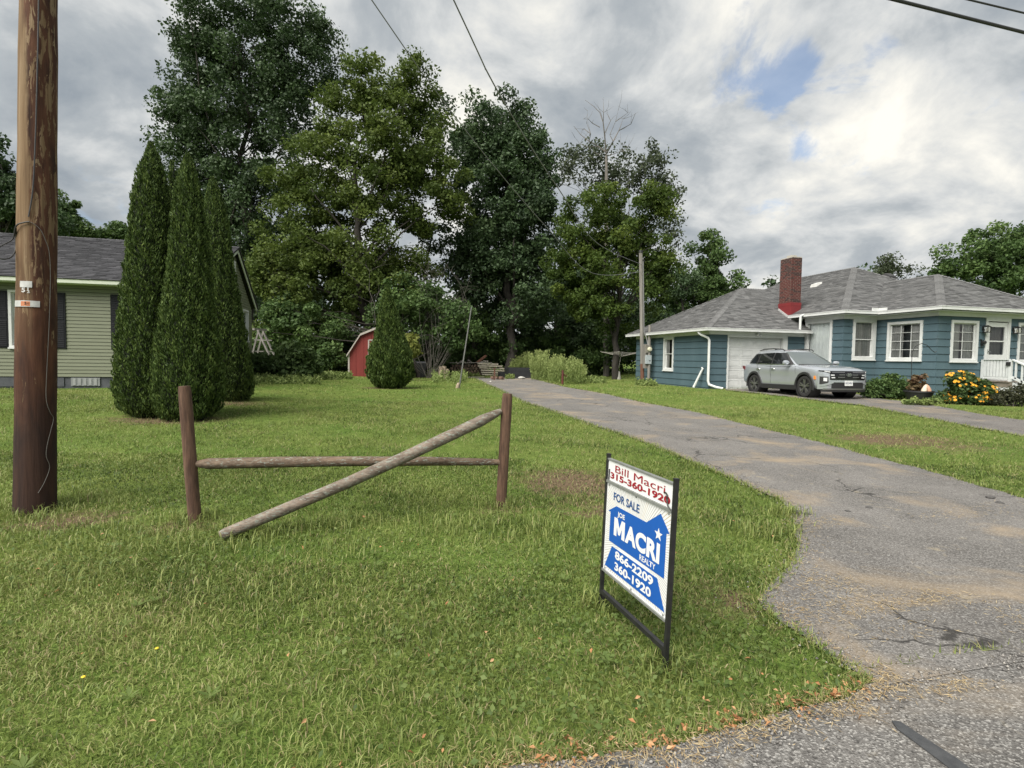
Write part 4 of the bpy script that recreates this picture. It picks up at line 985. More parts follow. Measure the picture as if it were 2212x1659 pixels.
# ================================================================== poles, wires, fence, sign
def polewood():
    m = bpy.data.materials.new('utility_pole_wood'); m.use_nodes = True; t = m.node_tree; nd = t.nodes; bs = nd['Principled BSDF']; ln = t.links.new
    tcn = nd.new('ShaderNodeTexCoord'); P = tcn.outputs['Object']
    def nz(sc, de, st, ro=.6, di=0):
        mp = nd.new('ShaderNodeMapping'); mp.inputs['Scale'].default_value = st; ln(P, mp.inputs[0])
        n = nd.new('ShaderNodeTexNoise'); n.inputs['Scale'].default_value = sc; n.inputs['Detail'].default_value = de; n.inputs['Roughness'].default_value = ro; n.inputs['Distortion'].default_value = di
        ln(mp.outputs[0], n.inputs['Vector']); return n.outputs[0]
    def rp(src, cols):
        r = nd.new('ShaderNodeValToRGB')
        while len(r.color_ramp.elements) < len(cols): r.color_ramp.elements.new(.5)
        for i, (p, c) in enumerate(cols): r.color_ramp.elements[i].position = p; r.color_ramp.elements[i].color = (*c, 1)
        ln(src, r.inputs[0]); return r.outputs[0]
    def mr(src, a, b, o0=0, o1=1):
        n = nd.new('ShaderNodeMapRange'); n.inputs['From Min'].default_value = a; n.inputs['From Max'].default_value = b
        n.inputs['To Min'].default_value = o0; n.inputs['To Max'].default_value = o1; ln(src, n.inputs['Value']); return n.outputs[0]
    def mix(f, a, b):
        n = nd.new('ShaderNodeMix'); n.data_type = 'RGBA'
        if isinstance(f, float): n.inputs[0].default_value = f
        else: ln(f, n.inputs[0])
        for s, x in ((n.inputs[6], a), (n.inputs[7], b)):
            if isinstance(x, tuple): s.default_value = (*x, 1)
            else: ln(x, s)
        return n.outputs[2]
    def op(o, a, b):
        n = nd.new('ShaderNodeMath'); n.operation = o
        for s, x in ((n.inputs[0], a), (n.inputs[1], b)):
            if isinstance(x, (int, float)): s.default_value = x
            else: ln(x, s)
        return n.outputs[0]
    sp = nd.new('ShaderNodeSeparateXYZ'); ln(P, sp.inputs[0])
    creo = rp(nz(9, 8, (1, 1, .22), di=.6), [(.3, (.026, .013, .010)), (.5, (.068, .029, .017)), (.72, (.115, .052, .028))])
    bare = rp(nz(12, 8, (1.6, 1.6, .05)), [(.3, (.085, .05, .027)), (.5, (.165, .108, .060)), (.7, (.26, .19, .12))])
    # bare weathered wood: flakes all over, and the whole left side high up
    flake = op('GREATER_THAN', op('ADD', nz(24, 8, (1, 1, .16), ro=.68, di=.8), mr(sp.outputs[2], .4, 2.4, -.13, .06)), .585)
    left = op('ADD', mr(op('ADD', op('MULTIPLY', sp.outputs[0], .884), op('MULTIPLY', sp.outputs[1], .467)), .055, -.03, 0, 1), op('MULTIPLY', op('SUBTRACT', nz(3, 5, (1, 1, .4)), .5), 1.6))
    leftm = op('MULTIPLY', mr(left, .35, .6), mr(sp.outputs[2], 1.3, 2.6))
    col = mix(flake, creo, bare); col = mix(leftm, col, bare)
    tarc = mix(mr(op('ADD', op('MULTIPLY', sp.outputs[2], 1.0), nz(4, 4, (1, 1, .5))), 1.05, 1.9, .65, 0), col, (.016, .012, .012))
    ln(tarc, bs.inputs['Base Color']); bs.inputs['Roughness'].default_value = .85; bs.inputs['Specular IOR Level'].default_value = .25
    b = nd.new('ShaderNodeBump'); b.inputs['Strength'].default_value = .9; b.inputs['Distance'].default_value = .012; ln(nz(16, 8, (1.5, 1.5, .06)), b.inputs['Height']); ln(b.outputs[0], bs.inputs['Normal'])
    return m
PB = on_ground(76, 1100)
dirv = atZ(83.5, 0, PB.x*SY+PB.y*CYW)
up_ = thing('utility_pole', 'thick brown creosoted wooden utility pole with number tags at left edge', 'utility pole', PB)
topp = Vector(dirv); ax_ = (topp-PB); ax_ /= ax_.z
pr = lambda z: .148 - .0042*z
m_ = MB(); m_.tube([PB+ax_*(z-.15) for z in np.linspace(0, 9.2, 48)], [pr(z)*(1+.012*math.sin(z*5.1)+.008*math.sin(z*11)) for z in np.linspace(0, 9.2, 48)], 40)
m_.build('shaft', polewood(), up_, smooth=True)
camdir = Vector((-PB.x, -PB.y, 0)).normalized(); side = Vector((0, 0, 1)).cross(camdir)   # to the right seen from the camera
def on_pole(z, s, off=.002):                    # s metres to the right round the surface, seen from the camera
    r_ = pr(z)*1.012+off; a = s/r_; return PB + ax_*z + (camdir*math.cos(a) + side*math.sin(a))*r_
ALU = mat('aluminium_tag', (.45, .45, .44), (.56, .56, .55), scale=25, rough=.45, metal=.35)
def zpole(v): return float(atZ(80, v, PB.x*SY+PB.y*CYW)[2]) - PB.z
def strap(z0, z1, s0, s1, mtl, name, parent, off=.004, n=14):
    mb = MB(); v = []; f = []
    for i in range(n+1):
        s = s0+(s1-s0)*i/n
        for z in (z0, z1): v.append(on_pole(z, s, off))
        v.append(on_pole(z1, s, off-.004)); v.append(on_pole(z0, s, off-.004))
        if i: b = 4*i; f += [(b-4, b, b+1, b-3), (b-3, b+1, b+2, b-2), (b-1, b+3, b, b-4)]
    mb.add(v, f); return mb.build(name, mtl, parent)
sp_of = lambda u: math.asin(max(-.98, min(.98, (u-79.5)/44)))*.14
tg = strap(zpole(624), zpole(611), sp_of(46), sp_of(70), ALU, 'tag_plate', up_, .0045)
tg2 = strap(zpole(665), zpole(652), sp_of(37), sp_of(86), ALU, 'tag_plate', up_, .0045)
ORANGE = mat('tag_orange', (.42, .12, .05), (.5, .2, .09), scale=40, rough=.6)
strap(zpole(663.5), zpole(653.5), sp_of(48), sp_of(66), ORANGE, 'tag_sticker', tg2, .0056)
BLK = mat('black_ink', (.02, .02, .02), scale=5)
def pole_text(s, z0, z1, sa, sb, mtl, parent, bold=.02):
    o = text_fit(s, mtl, parent, (0, 0, 0), (1, 0, 0), (0, 1, 0), sa, sb, z0, z1, bold=bold, name='numeral')
    me = o.data
    for v in me.vertices:
        q = v.co + ORG[parent.name]; w_ = on_pole(q.y, q.x, .0068); v.co = w_ - ORG[parent.name]
    me.update(); return o
pole_text('5', zpole(634.5), zpole(625), sp_of(49), sp_of(56.5), ALU, up_, .035); pole_text('1', zpole(630), zpole(624), sp_of(60.5), sp_of(63), ALU, up_, .035); pole_text('2', zpole(636), zpole(630), sp_of(59.5), sp_of(65.5), ALU, up_, .035)
pole_text('5', zpole(661), zpole(655), sp_of(55), sp_of(59), BLK, tg2, .03); pole_text('1/2', zpole(660), zpole(656), sp_of(60.5), sp_of(64), BLK, tg2, .01)
def crv(P, k=6):
    P = [Vector(p) for p in P]; out = []
    for i in range(len(P)-1):
        a, b, c, d = P[max(i-1, 0)], P[i], P[i+1], P[min(i+2, len(P)-1)]
        for j in range(k): t = j/k; out.append(.5*((2*b)+(c-a)*t+(2*a-5*b+4*c-d)*t*t+(3*b-a-3*c+d)*t**3))
    return out+[P[-1]]
CAB = mat('cable_black', (.02, .02, .022), (.03, .03, .03), scale=20, rough=.6)
m_ = MB(); pts = [on_pole(zpole(v), sp_of(u), .012) for u, v in ((80, -60), (79, 60), (77, 200), (74, 330), (70, 420), (62, 476))]; m_.tube(crv(pts), .0055, 8); m_.build('conduit_cable', CAB, up_, smooth=True)  # added thin dark tube that draws a crack line in the pole wood
def px_at(u, v, dz): return Vector(atZ(u, v, PB.x*SY+PB.y*CYW+dz))
m_ = MB(); loop = [on_pole(zpole(486), sp_of(64), .012), on_pole(zpole(489), sp_of(52), .014), on_pole(zpole(496), sp_of(40), .02), px_at(28, 515, -.10), px_at(10, 527, -.15), px_at(-12, 538, -.2), px_at(-40, 548, -.2)]
m_.tube(crv(loop), .006, 8); loop = [on_pole(zpole(500), sp_of(39), .015), px_at(34, 530, -.05), px_at(30, 548, -.1), px_at(18, 558, -.15), px_at(0, 558, -.2), px_at(-30, 545, -.2)]; m_.tube(crv(loop), .006, 8); m_.build('cable_loop', CAB, up_, smooth=True)
m_ = MB(); pts = [on_pole(zpole(v), sp_of(u), .006) for u, v in ((58, 486), (70, 488), (86, 500), (96, 520), (104, 545), (107, 600), (105, 700), (101, 800), (100, 860), (108, 890), (115, 905), (110, 930), (103, 960), (101, 985), (108, 1010), (98, 1040), (85, 1062))]; m_.tube(crv(pts), .0026, 6); m_.build('ground_wire', mat('wire_grey', (.12, .11, .10), scale=9, rough=.5), up_, smooth=True)

# meter pole by the garage and the short post beside it
WOODG = mat('weathered_wood', (.15, .14, .128), (.24, .225, .205), scale=10, rough=.9, bump=.5, bscale=14, stretch=(2, 2, .08), spots=[(6, .62, .1, (.10, .085, .07))])
WOODR = mat('weathered_wood_red', (.10, .045, .03), (.17, .08, .05), scale=10, rough=.9, bump=.5, bscale=14, stretch=(2, 2, .08))
MPX, MPY = 13.24, 25.2
mp_ = thing('meter_pole', 'tall weathered grey service pole with electric meter by the garage side wall', 'utility pole', ground_at(MPX, MPY))
zt = float(atY(1384, 542, MPY)[2]); b_ = atY(1388, 826, MPY); t0 = atY(1384, 542, MPY)
m_ = MB(); m_.tube([(b_[0]+(t0[0]-b_[0])*k, MPY, .15+(zt-.15)*k) for k in np.linspace(.16, 1, 14)], [.098-.010*k for k in np.linspace(0, 1, 14)], 14); m_.build('shaft', WOODG, mp_, smooth=True)
m_ = MB(); m_.tube([(b_[0]+(t0[0]-b_[0])*k, MPY, .15+(zt-.15)*k) for k in np.linspace(0, .165, 4)], .101, 14); m_.build('shaft_base', WOODR, mp_, smooth=True)
METG = mat('meter_box_grey', (.32, .36, .38), (.38, .42, .44), scale=9, rough=.5)
xc = b_[0]-.02; yc = MPY-.12
m_ = MB(); m_.box((xc-.08, yc-.09, 1.05), (xc+.32, yc-.05, 2.28)); m_.build('backboard', WOODG, mp_)
m_ = MB(); m_.box((xc+.02, yc-.24, 1.28), (xc+.30, yc-.09, 1.72)); bx = m_.build('breaker_box', METG, mp_)
m_ = MB(); m_.box((xc+.16, yc-.25, 1.42), (xc+.24, yc-.24, 1.46)); m_.build('latch', IRON, bx)
m_ = MB(); m_.box((xc+.03, yc-.19, 1.84), (xc+.30, yc-.09, 2.22)); bx = m_.build('meter_box', mat('meter_back', (.20, .19, .16), scale=8, rough=.6), mp_)
m_ = MB(); m_.lathe([(.115, 0), (.115, -.06), (.095, -.10), (.0, -.115)], (xc+.20, yc-.19, 2.02), 20, axis='y'); m_.build('meter_dial', mat('meter_glass', (.52, .50, .38), (.58, .56, .44), scale=8, rough=.2), bx, smooth=True)
m_ = MB(); m_.tube([(xc+.16, yc-.1, 2.22), (xc+.12, yc+.0, 2.6)] + [(b_[0]+(t0[0]-b_[0])*(z-.15)/(zt-.15)+.095, yc+.06, z) for z in (2.9, 4, 5.2, zt-.35)], .026, 8); m_.build('service_conduit', mat('conduit_grey', (.22, .22, .22), scale=8, rough=.5), mp_, smooth=True)
m_ = MB(); m_.tube([(t0[0], MPY, zt-.1), (t0[0], MPY, zt+.02)], [.106, .10], 12); m_.tube([(t0[0]+.08, MPY-.1, zt-.45), (t0[0]+.2, MPY-.1, zt-.55)], .03, 8); m_.build('pole_cap', IRON, mp_)
q_ = atX(1402, 800, 13.42); p_ = ground_at(13.42, q_[1])
sp2 = MB(); ztp = float(atY(1400, 702, q_[1])[2]); sp2.tube([(13.42, q_[1], p_.z-.05), (13.41, q_[1], 1.5), (13.40, q_[1], ztp)], [.075, .075, .07], 12)
tag(sp2.build('wooden_post', WOODG, smooth=True), 'short weathered grey post standing right of the meter pole', 'post')

# overhead wires
WIRE = mat('wire_light', (.16, .16, .165), (.2, .2, .2), scale=9, rough=.6)
WIRED = mat('wire_dark', (.03, .03, .033), scale=9, rough=.6)
def wire(name, label, px, Z0, Zn, r_, mtl, endp=None, ext=None):
    """px: picture points, first one nearest; depth interpolated so the wire lies in one vertical plane"""
    P0 = atZ(*px[0], Z0); P1 = atZ(*px[-1], Zn) if endp is None else np.array(endp)
    nrm = np.array([-(P1-P0)[1], (P1-P0)[0], 0]); pts = [P0]
    for (u, v) in px[1:-1]:
        d = ray(u, v); t = ((P0-CAM)@nrm)/(d@nrm); pts.append(CAM+d*t)
    pts.append(P1)
    if ext: pts.insert(0, P0 + (pts[0]-pts[1])/np.linalg.norm(pts[0]-pts[1])*ext)
    m_ = MB(); out = []
    P = [Vector(p) for p in pts]
    for i in range(len(P)-1):                   # Catmull-Rom
        a, b, c, d = P[max(i-1, 0)], P[i], P[i+1], P[min(i+2, len(P)-1)]
        for k in range(8):
            t = k/8; out.append(.5*((2*b)+(c-a)*t+(2*a-5*b+4*c-d)*t*t+(3*b-a-3*c+d)*t**3))
    out.append(P[-1]); m_.tube(out, r_, 6)
    return tag(m_.build(name, mtl, smooth=True), label, 'wire')
wire('service_wire', 'right hand overhead service wire sagging down to the meter pole', [(980, 0), (1055, 160), (1130, 290), (1208, 410), (1290, 525), (1345, 570)], 9, 28, .013, WIRE, (t0[0], MPY-.1, float(atY(1385, 572, MPY)[2])), ext=12)
wire('service_wire', 'left hand overhead wire passing in front of the tall maple top', [(803, 0), (880, 112), (940, 195), (1060, 350), (1180, 490), (1280, 590), (1340, 602)], 9.5, 28, .010, WIRE, (t0[0], MPY-.1, float(atY(1385, 588, MPY)[2])), ext=12)
for (a, b, r_, lb) in (((1935, 0), (2212, 70), .026, 'thick dark overhead cable crossing the upper right corner'), ((2095, 0), (2212, 28), .014, 'thin overhead line above the thick cable, upper right corner')):
    d = ray(*a); A_ = CAM + d*((7.2-H)/d[2]); d = ray(*b); B_ = CAM + d*((7.2-H)/d[2]); v_ = (B_-A_)/np.linalg.norm(B_-A_)
    m_ = MB(); m_.tube([A_-v_*25, A_, B_, B_+v_*25], r_, 8); tag(m_.build('overhead_cable', WIRED, smooth=True), lb, 'cable')

# rail fence
def logmat(name, c1_, c2_, lich, st=(1, 1, .12)):
    return mat(name, c1_, c2_, scale=16, rough=.9, bump=1.0, bscale=40, stretch=st, grain=(70, .55), spots=[(5, .60, .12, tuple(x*.45 for x in c1_)), (60 if st[0] == 1 else 75, .60-.04*lich, .04, (.20, .21, .18)), (12, .56, .12, tuple(x*1.9 for x in c1_))] if lich else [(5, .60, .12, tuple(x*.45 for x in c1_))], bdist=.008)
POSTM = logmat('fence_post_wood', (.060, .030, .019), (.135, .078, .050), 0)
RAILM = logmat('fence_rail_wood', (.080, .054, .037), (.15, .11, .078), .8, (.35, 1, 1))
RAILF = logmat('fallen_rail_wood', (.105, .08, .062), (.20, .165, .132), 1.3, (.35, 1, 1))
YF = 4.88
def post_line(b, t): B_ = on_ground(*b); T_ = Vector(atY(*t, B_.y)); return B_, T_
B1, T1 = post_line((421, 1122), (398, 834)); B2, T2 = post_line((1082, 1092), (1096, 850))
fe = thing('rail_fence', 'short two-post brown log fence section with one rail in place', 'fence', (B1+B2)/2)
for (b, t, r_, k) in ((B1, T1, .050, 1), (B2, T2, .049, 2)):
    m_ = MB(); d = t-b; m_.tube([b+d*x for x in (-.15, 0, .2, .4, .6, .8, .96, 1.0)], [r_*1.04, r_*1.02, r_, r_*1.02, r_*.98, r_, r_*.97, r_*.86], 18, jit=.025); m_.build('post', POSTM, fe, smooth=True)
ra = Vector(atY(428, 1002, B1.y)); rb_ = Vector(atY(1078, 997, B2.y)); d = rb_-ra
m_ = MB(); zs = [(-.012, .02), (.0, .030), (.03, .046), (.25, .047), (.5, .044), (.75, .041), (.93, .033), (1.02, .026)]
m_.tube([ra+d*t+Vector((0, 0, .012*math.sin(t*3)-.02*t*(t-.6))) for t, _ in zs], [r for _, r in zs], 18, jit=.03); m_.build('rail', RAILM, fe, smooth=True)
fa = on_ground(476, 1166); fb = Vector(atY(1082, 888, B2.y-.02)); fa.z += .03
d = fb-fa; m_ = MB(); zs = [(0, .036), (.015, .043), (.2, .046), (.4, .048), (.6, .050), (.8, .051), (.92, .050), (.975, .036), (1.0, .026)]
m_.tube([fa+d*t+Vector((0, 0, -.03*math.sin(t*PI))) for t, _ in zs], [r for _, r in zs], 18, jit=.03)
tag(m_.build('fallen_rail', RAILF, smooth=True), 'lichen covered log rail with one end fallen into the grass, leaning on right post', 'fence rail')

# for-sale sign
S0 = on_ground(1437, 1446); S1 = on_ground(1297.6, 1305)       # near and far post feet
SX = (S0.x+S1.x)/2
FRM = mat('sign_frame_black', (.012, .012, .013), (.02, .02, .02), scale=25, rough=.45, spots=[(30, .70, .05, (.07, .04, .03))])
SW = mat('sign_white', (.72, .73, .73), (.68, .69, .69), scale=5, rough=.35)
SB = mat('sign_blue', (.010, .085, .36), (.012, .095, .39), scale=5, rough=.35)
SR = mat('sign_red', (.26, .010, .022), (.29, .013, .026), scale=5, rough=.4)
SBT = mat('sign_blue_text', (.03, .09, .25), scale=5, rough=.4)
SRAY = mat('sign_ray_tan', (.42, .34, .22), (.48, .40, .28), scale=5, rough=.4)
SRAYG = mat('sign_ray_grey', (.40, .385, .36), scale=5, rough=.4)
sg = thing('for_sale_sign', 'blue and white real estate for-sale sign in a black metal frame', 'sign', (SX, (S0.y+S1.y)/2, .015))
ztn = float(atY(1466, 1044, S0.y)[2]); ztf = float(atY(1311, 977, S1.y)[2])
zt_ = (ztn+ztf)/2
for (b, nm) in ((S0, 0), (S1, 1)):
    m_ = MB(); m_.box((SX-.010, b.y-.009, -.15), (SX+.010, b.y+.009, zt_)); m_.box((SX-.011, b.y-.010, zt_-.001), (SX+.011, b.y+.010, zt_+.008)); m_.build('frame_post', FRM, sg)
ya, yb_ = S1.y-.009, S0.y+.009                                # far (reads left) .. near (reads right)
def bar(z, h=.022, x0=-.010, x1=.012, m=FRM, name='crossbar'):
    m_ = MB(); m_.box((SX+x0, yb_, z-h/2), (SX+x1, ya, z+h/2)); return m_.build(name, m, sg)
Wd = ya-yb_
zbar = float(atY(1437*.5+1300*.5, 1346, (S0.y+S1.y)/2)[2])
zlow = (float(atY(1437, 1398, S0.y)[2]) + float(atY(1303, 1281, S1.y)[2]))/2
bar(zlow)
for yy, sgn in ((ya, -1), (yb_, 1)):
    m_ = MB(); m_.prism([(SX, yy, zlow-.01), (SX, yy+sgn*.035, zlow-.01), (SX, yy, zlow-.11)], (.004, 0, 0)); m_.build('gusset', FRM, sg)
z_pb = (float(atY(1441, 1336, S0.y)[2]) + float(atY(1304, 1228, S1.y)[2]))/2      # panel bottom
z_pt = (float(atY(1458, 1106, S0.y)[2]) + float(atY(1309, 1040, S1.y)[2]))/2      # panel top
z_rt = (float(atY(1462, 1054, S0.y)[2]) + float(atY(1312, 987, S1.y)[2]))/2       # rider top
GREYF = mat('sign_frame_grey', (.22, .23, .22), (.3, .31, .3), scale=25, rough=.45, metal=.4)
bar(z_pt+.004, .014, -.012, .012, GREYF); bar(z_rt+.004, .008, -.010, .010, GREYF); bar(z_pb-.006, .012, -.012, .012, GREYF)
def panel(z0, z1, name):
    m_ = MB(); m_.box((SX-.003, yb_+.002, z0), (SX+.003, ya-.002, z1)); return m_.build(name, SW, sg)
main_ = panel(z_pb, z_pt-.004, 'sign_panel'); rid = panel(z_pt+.012, z_rt, 'rider_panel')
EXv, EYv = (0, -1, 0), (0, 0, 1)
def plane(z0, z1): return (lambda s, t, off=.0036: Vector((SX-off, ya-.002-s*(Wd-.004), z1-t*(z1-z0))))
mp1 = plane(z_pb, z_pt-.004); mp2 = plane(z_pt+.012, z_rt)
def flat(pts, mtl, name, parent, off): m_ = MB(); m_.prism([mp1(s, t, off) for s, t in pts], (-.0006, 0, 0)); return m_.build(name, mtl, parent)
# sun rays: lines radiating from the middle, clipped to the panel
rays = {0: MB(), 1: MB()}
def edge_pt(a):
    dx, dy = math.cos(a), math.sin(a); k = min(.485/abs(dx) if abs(dx) > 1e-6 else 9, .485/abs(dy) if abs(dy) > 1e-6 else 9); return (.5+dx*k, .5+dy*k)
rr_ = random.Random(4)
for k in range(130):
    a = 2*PI*k/130; e0, e1 = edge_pt(a-.005*rr_.uniform(.6, 1.3)), edge_pt(a+.005*rr_.uniform(.6, 1.3)); i0 = lambda e: (.5+(e[0]-.5)*.5, .5+(e[1]-.5)*.5)
    tan = (k % 13 in (0, 1)) or (-.85 < ((a+PI) % (2*PI))-PI < -.55)
    pts = [mp1(*e0, .0034), mp1(*e1, .0034), mp1(*i0(e1), .0034), mp1(*i0(e0), .0034)]
    rays[int(tan)].add(pts, [(0, 1, 2, 3)])
rays[0].build('sun_rays', SRAYG, main_)['kind'] = 'stuff'; rays[1].build('sun_rays', SRAY, main_)['kind'] = 'stuff'
flat([(.045, .315), (.184, .218), (.67, .213), (.857, .058), (.985, .205), (.945, .215), (.945, .645), (.085, .645), (.085, .315)], SB, 'house_emblem', main_, .0038)
flat([(.143, .685), (.86, .685), (.975, .95), (.03, .95)], SB, 'house_emblem', main_, .0038)
def sign_text(s, mtl, parent, mpf, s0, s1, t0_, t1_, bold=.02, **k):
    P0 = mpf(0, 1, .0050); w_ = Wd-.004; hgt = (mpf(0, 0)-mpf(0, 1)).length
    return text_fit(s, mtl, parent, P0, EXv, EYv, s0*w_, s1*w_, (1-t1_)*hgt, (1-t0_)*hgt, bold=bold, depth=.0004, **k)
sign_text('FOR SALE', SBT, main_, mp1, .13, .56, .075, .165, .02)
sign_text('JOE', SW, main_, mp1, .215, .34, .265, .335, .03)
sign_text('ACRI', SW, main_, mp1, .36, .875, .345, .545, .05, space=1.06)
flat([(.165+.185*x, .545-.2*y) for x, y in [(0, 0), (0, 1), (.3, 1), (.5, .5), (.7, 1), (1, 1), (1, 0), (.74, 0), (.74, .56), (.58, .14), (.42, .14), (.26, .56), (.26, 0)]], SW, 'lettering', main_, .0048)
sign_text('REALTY', SW, main_, mp1, .60, .83, .565, .622, .02)
sign_text('866-2209', SW, main_, mp1, .21, .81, .70, .795, .035)
sign_text('360-1920', SW, main_, mp1, .21, .79, .825, .92, .035)
sign_text('Bill Macri', SR, rid, mp2, .13, .90, .16, .50, 0)
sign_text('315-360-1920', SR, rid, mp2, .05, .97, .55, .87, .03)
st_ = []
for k in range(10):
    a = -PI/2+PI*k/5; r_ = .058 if k % 2 == 0 else .024; st_.append((.845+r_*math.cos(a)*.95, .265+r_*math.sin(a)*1.1))
flat(st_, SW, 'star', main_, .0048)
for s, t in ((.02, .02), (.5, .012), (.98, .02), (.02, .98), (.5, .985), (.98, .98)):
    m_ = MB(); m_.lathe([(.006, .0), (.005, -.003), (0, -.004)], (0, 0, 0), 8, axis='y'); c_ = mp1(s*.96+.02, t, .004); m_.v = [(c_.x+v[1], c_.y+v[0], c_.z+v[2]) for v in m_.v]; m_.build('screw', GREYF, main_)
hk = MB(); a_ = mp2(.965, .95, .006); hk.tube([mp2(1.0, 1.05, .010), mp2(.955, .9, .012), mp2(.945, .62, .013), mp2(.945, .48, .013), mp2(.925, .42, .012), mp2(.90, .44, .010)], .0035, 6); hk.tube([mp2(.03, .98, .008), mp2(.032, .45, .008)], .0035, 6); hk.build('spring_hook', FRM, sg, smooth=True)
sg.rotation_euler = (0, .035, .053)
# ================================================================== leaf clouds
def leaves(P, A, Nn, ln_, wd, fold=.15):
    """rhombus leaves: centres P, long axis A, normals Nn -> verts, tris"""
    B_ = np.cross(Nn, A); B_ /= np.linalg.norm(B_, axis=1, keepdims=True)+1e-9
    l = ln_[:, None]; w_ = wd[:, None]
    V = np.stack([P-A*l*.5, P+B_*w_*.5+Nn*w_*fold+A*l*.05, P+A*l*.5, P-B_*w_*.5+Nn*w_*fold+A*l*.05], 1).reshape(-1, 3)
    k = np.arange(len(P))[:, None]*4
    return V, np.concatenate([k+np.array([[0, 1, 2]]), k+np.array([[0, 2, 3]])], 0)
def unit(v): return v/(np.linalg.norm(v, axis=-1, keepdims=True)+1e-9)
def sphere(n, r): return unit(r.normal(size=(n, 3)))
def cloud(blobs, n, leaf, r, clump=.7, nclump=None, outer=.62, flat=.75, upbias=.5, shade_sd=.16, floor=None, droop=0):
    """blobs: (centre, (rx,ry,rz), weight) -> leaf verts, tris, shade, clump centres"""
    wts = np.array([b[2]*(b[1][0]*b[1][2]) for b in blobs]); wts = wts/wts.sum()
    nclump = nclump or max(20, n//90); ci = r.choice(len(blobs), nclump, p=wts)
    C_ = np.array([b[0] for b in blobs])[ci]; R_ = np.array([b[1] for b in blobs])[ci]
    d = sphere(nclump, r); rad = outer + (1-outer)*r.random(nclump)**.6; rad[r.random(nclump) < .22] *= .55
    cc = C_ + d*R_*rad[:, None]
    cs = clump*r.uniform(.6, 1.35, nclump); csh = r.normal(0, shade_sd, nclump)
    li = r.integers(0, nclump, n); o = sphere(n, r)*(r.random(n)**.45)[:, None]*np.array([1, 1, flat])
    P = cc[li] + o*cs[li][:, None]
    if floor is not None: P[:, 2] = np.maximum(P[:, 2], floor + r.random(n)*.15)
    Nn = unit(sphere(n, r)*.9 + np.array([0, 0, upbias]) + o*.5)
    A = unit(np.cross(Nn, sphere(n, r)) + np.array([0, 0, -droop])); Nn = unit(Nn - A*(Nn*A).sum(1, keepdims=True))
    s = leaf*r.uniform(.65, 1.35, n)
    V, T = leaves(P, A, Nn, s, s*.62)
    sh = np.clip(.45 + csh[li] + r.normal(0, .13, n), 0, 1)
    return V, T, np.repeat(sh, 4), cc
def pblob(u, v, ru, rv, Z, dz=0, wt=1.0, fy=.85):
    c = atZ(u, v, Z+dz); s = (Z+dz)/F; return (c, (ru*s, max(ru, rv*.7)*s*fy, rv*s), wt)
BARK = mat('bark', (.026, .022, .019), (.052, .046, .039), scale=6, rough=.95, bump=.8, bscale=10, stretch=(2, 2, .25))
BARKP = mat('bark_pale', (.10, .09, .08), (.16, .145, .13), scale=6, rough=.95, bump=.6, bscale=10, stretch=(2, 2, .25))
def limb(mb, a, b, r0, r1, r, n=6, wob=.08, sides=7):
    a, b = np.array(a), np.array(b); L_ = np.linalg.norm(b-a); pts = []; off = r.normal(0, wob*L_, 3); off[2] = abs(off[2])*.6
    for i in range(n+1):
        t = i/n; pts.append(a+(b-a)*t + off*math.sin(t*PI) + (r.normal(0, .012*L_, 3) if 0 < i < n else 0))
    mb.tube(pts, [r0+(r1-r0)*(i/n) for i in range(n+1)], sides); return pts
def tree(name, label, u0, Z, blobs, n, leaf, mtl, tr, seed, clump=.8, group=None, limbs=22, outer=.6, nclump=None, base=None, bark=None, cat='tree', forks=1, droop=0, lean=0):
    r = np.random.default_rng(seed)
    b3 = [pblob(*b[:4], Z, *(b[4:])) for b in blobs]
    p = atZ(u0, 800, Z); bp = ground_at(p[0], p[1]) if base is None else base
    t = thing(name, label, cat, bp, group)
    V, T, sh, cc = cloud(b3, n, leaf, r, clump, nclump or max(30, n//190), outer, droop=droop)
    npmesh('crown', V, T, mtl, t, sh)
    mb = MB(); top = max(cc, key=lambda q: q[2]); ctr = np.mean([b[0] for b in b3], 0)
    tip = np.array([ctr[0]*.7+bp.x*.3+lean, ctr[1]*.7+bp.y*.3, bp.z+(top[2]-bp.z)*.86]); tp_ = limb(mb, (bp.x, bp.y, bp.z-.1), tip, tr, tr*.12, r, 12, .025, 10)
    for k in range(limbs):
        q = cc[r.integers(len(cc))]; zf = bp.z + (q[2]-bp.z)*r.uniform(.45, .8)
        i = int(np.argmin([abs(x[2]-zf) for x in tp_])); st = tp_[i]
        f_ = max(.15, 1-i/12); limb(mb, st, q, tr*.42*f_, .012, r, 6, .07, 6)
    mb.build('trunk', bark or BARK, t, smooth=True)
    return t
LF_OAK = leafmat('oak_leaves', [(00.026, 00.049, 00.021), (00.053, 00.091, 00.034), (00.087, 00.139, 00.053)], .25, spec=.4)
LF_MAPLE = leafmat('maple_leaves', [(00.042, 00.069, 00.014), (00.084, 00.122, 00.025), (00.143, 00.181, 00.042)], .35)
LF_DARK = leafmat('dark_leaves', [(00.027, 00.050, 00.022), (00.053, 00.094, 00.036), (00.094, 00.143, 00.060)], .25, spec=.4)
LF_LIGHT = leafmat('light_leaves', [(00.032, 00.059, 00.012), (00.071, 00.112, 00.021), (00.142, 00.184, 00.036)], .4)
LF_MID = leafmat('mid_leaves', [(00.038, 00.072, 00.022), (00.075, 00.127, 00.038), (00.144, 00.212, 00.064)], .32)
LF_THIN = leafmat('grey_leaves', [(.04, .055, .03), (.07, .09, .05), (.10, .12, .07)], .35)
LF_SHRUB = leafmat('shrub_leaves', [(0.033, 0.061, 0.020), (0.068, 0.110, 0.035), (0.121, 0.171, 0.061)], .3)
LF_WEED = leafmat('weed_leaves', [(.12, .17, .05), (.22, .28, .09), (.34, .39, .15)], .35)
TG = 'big trees behind the yards'
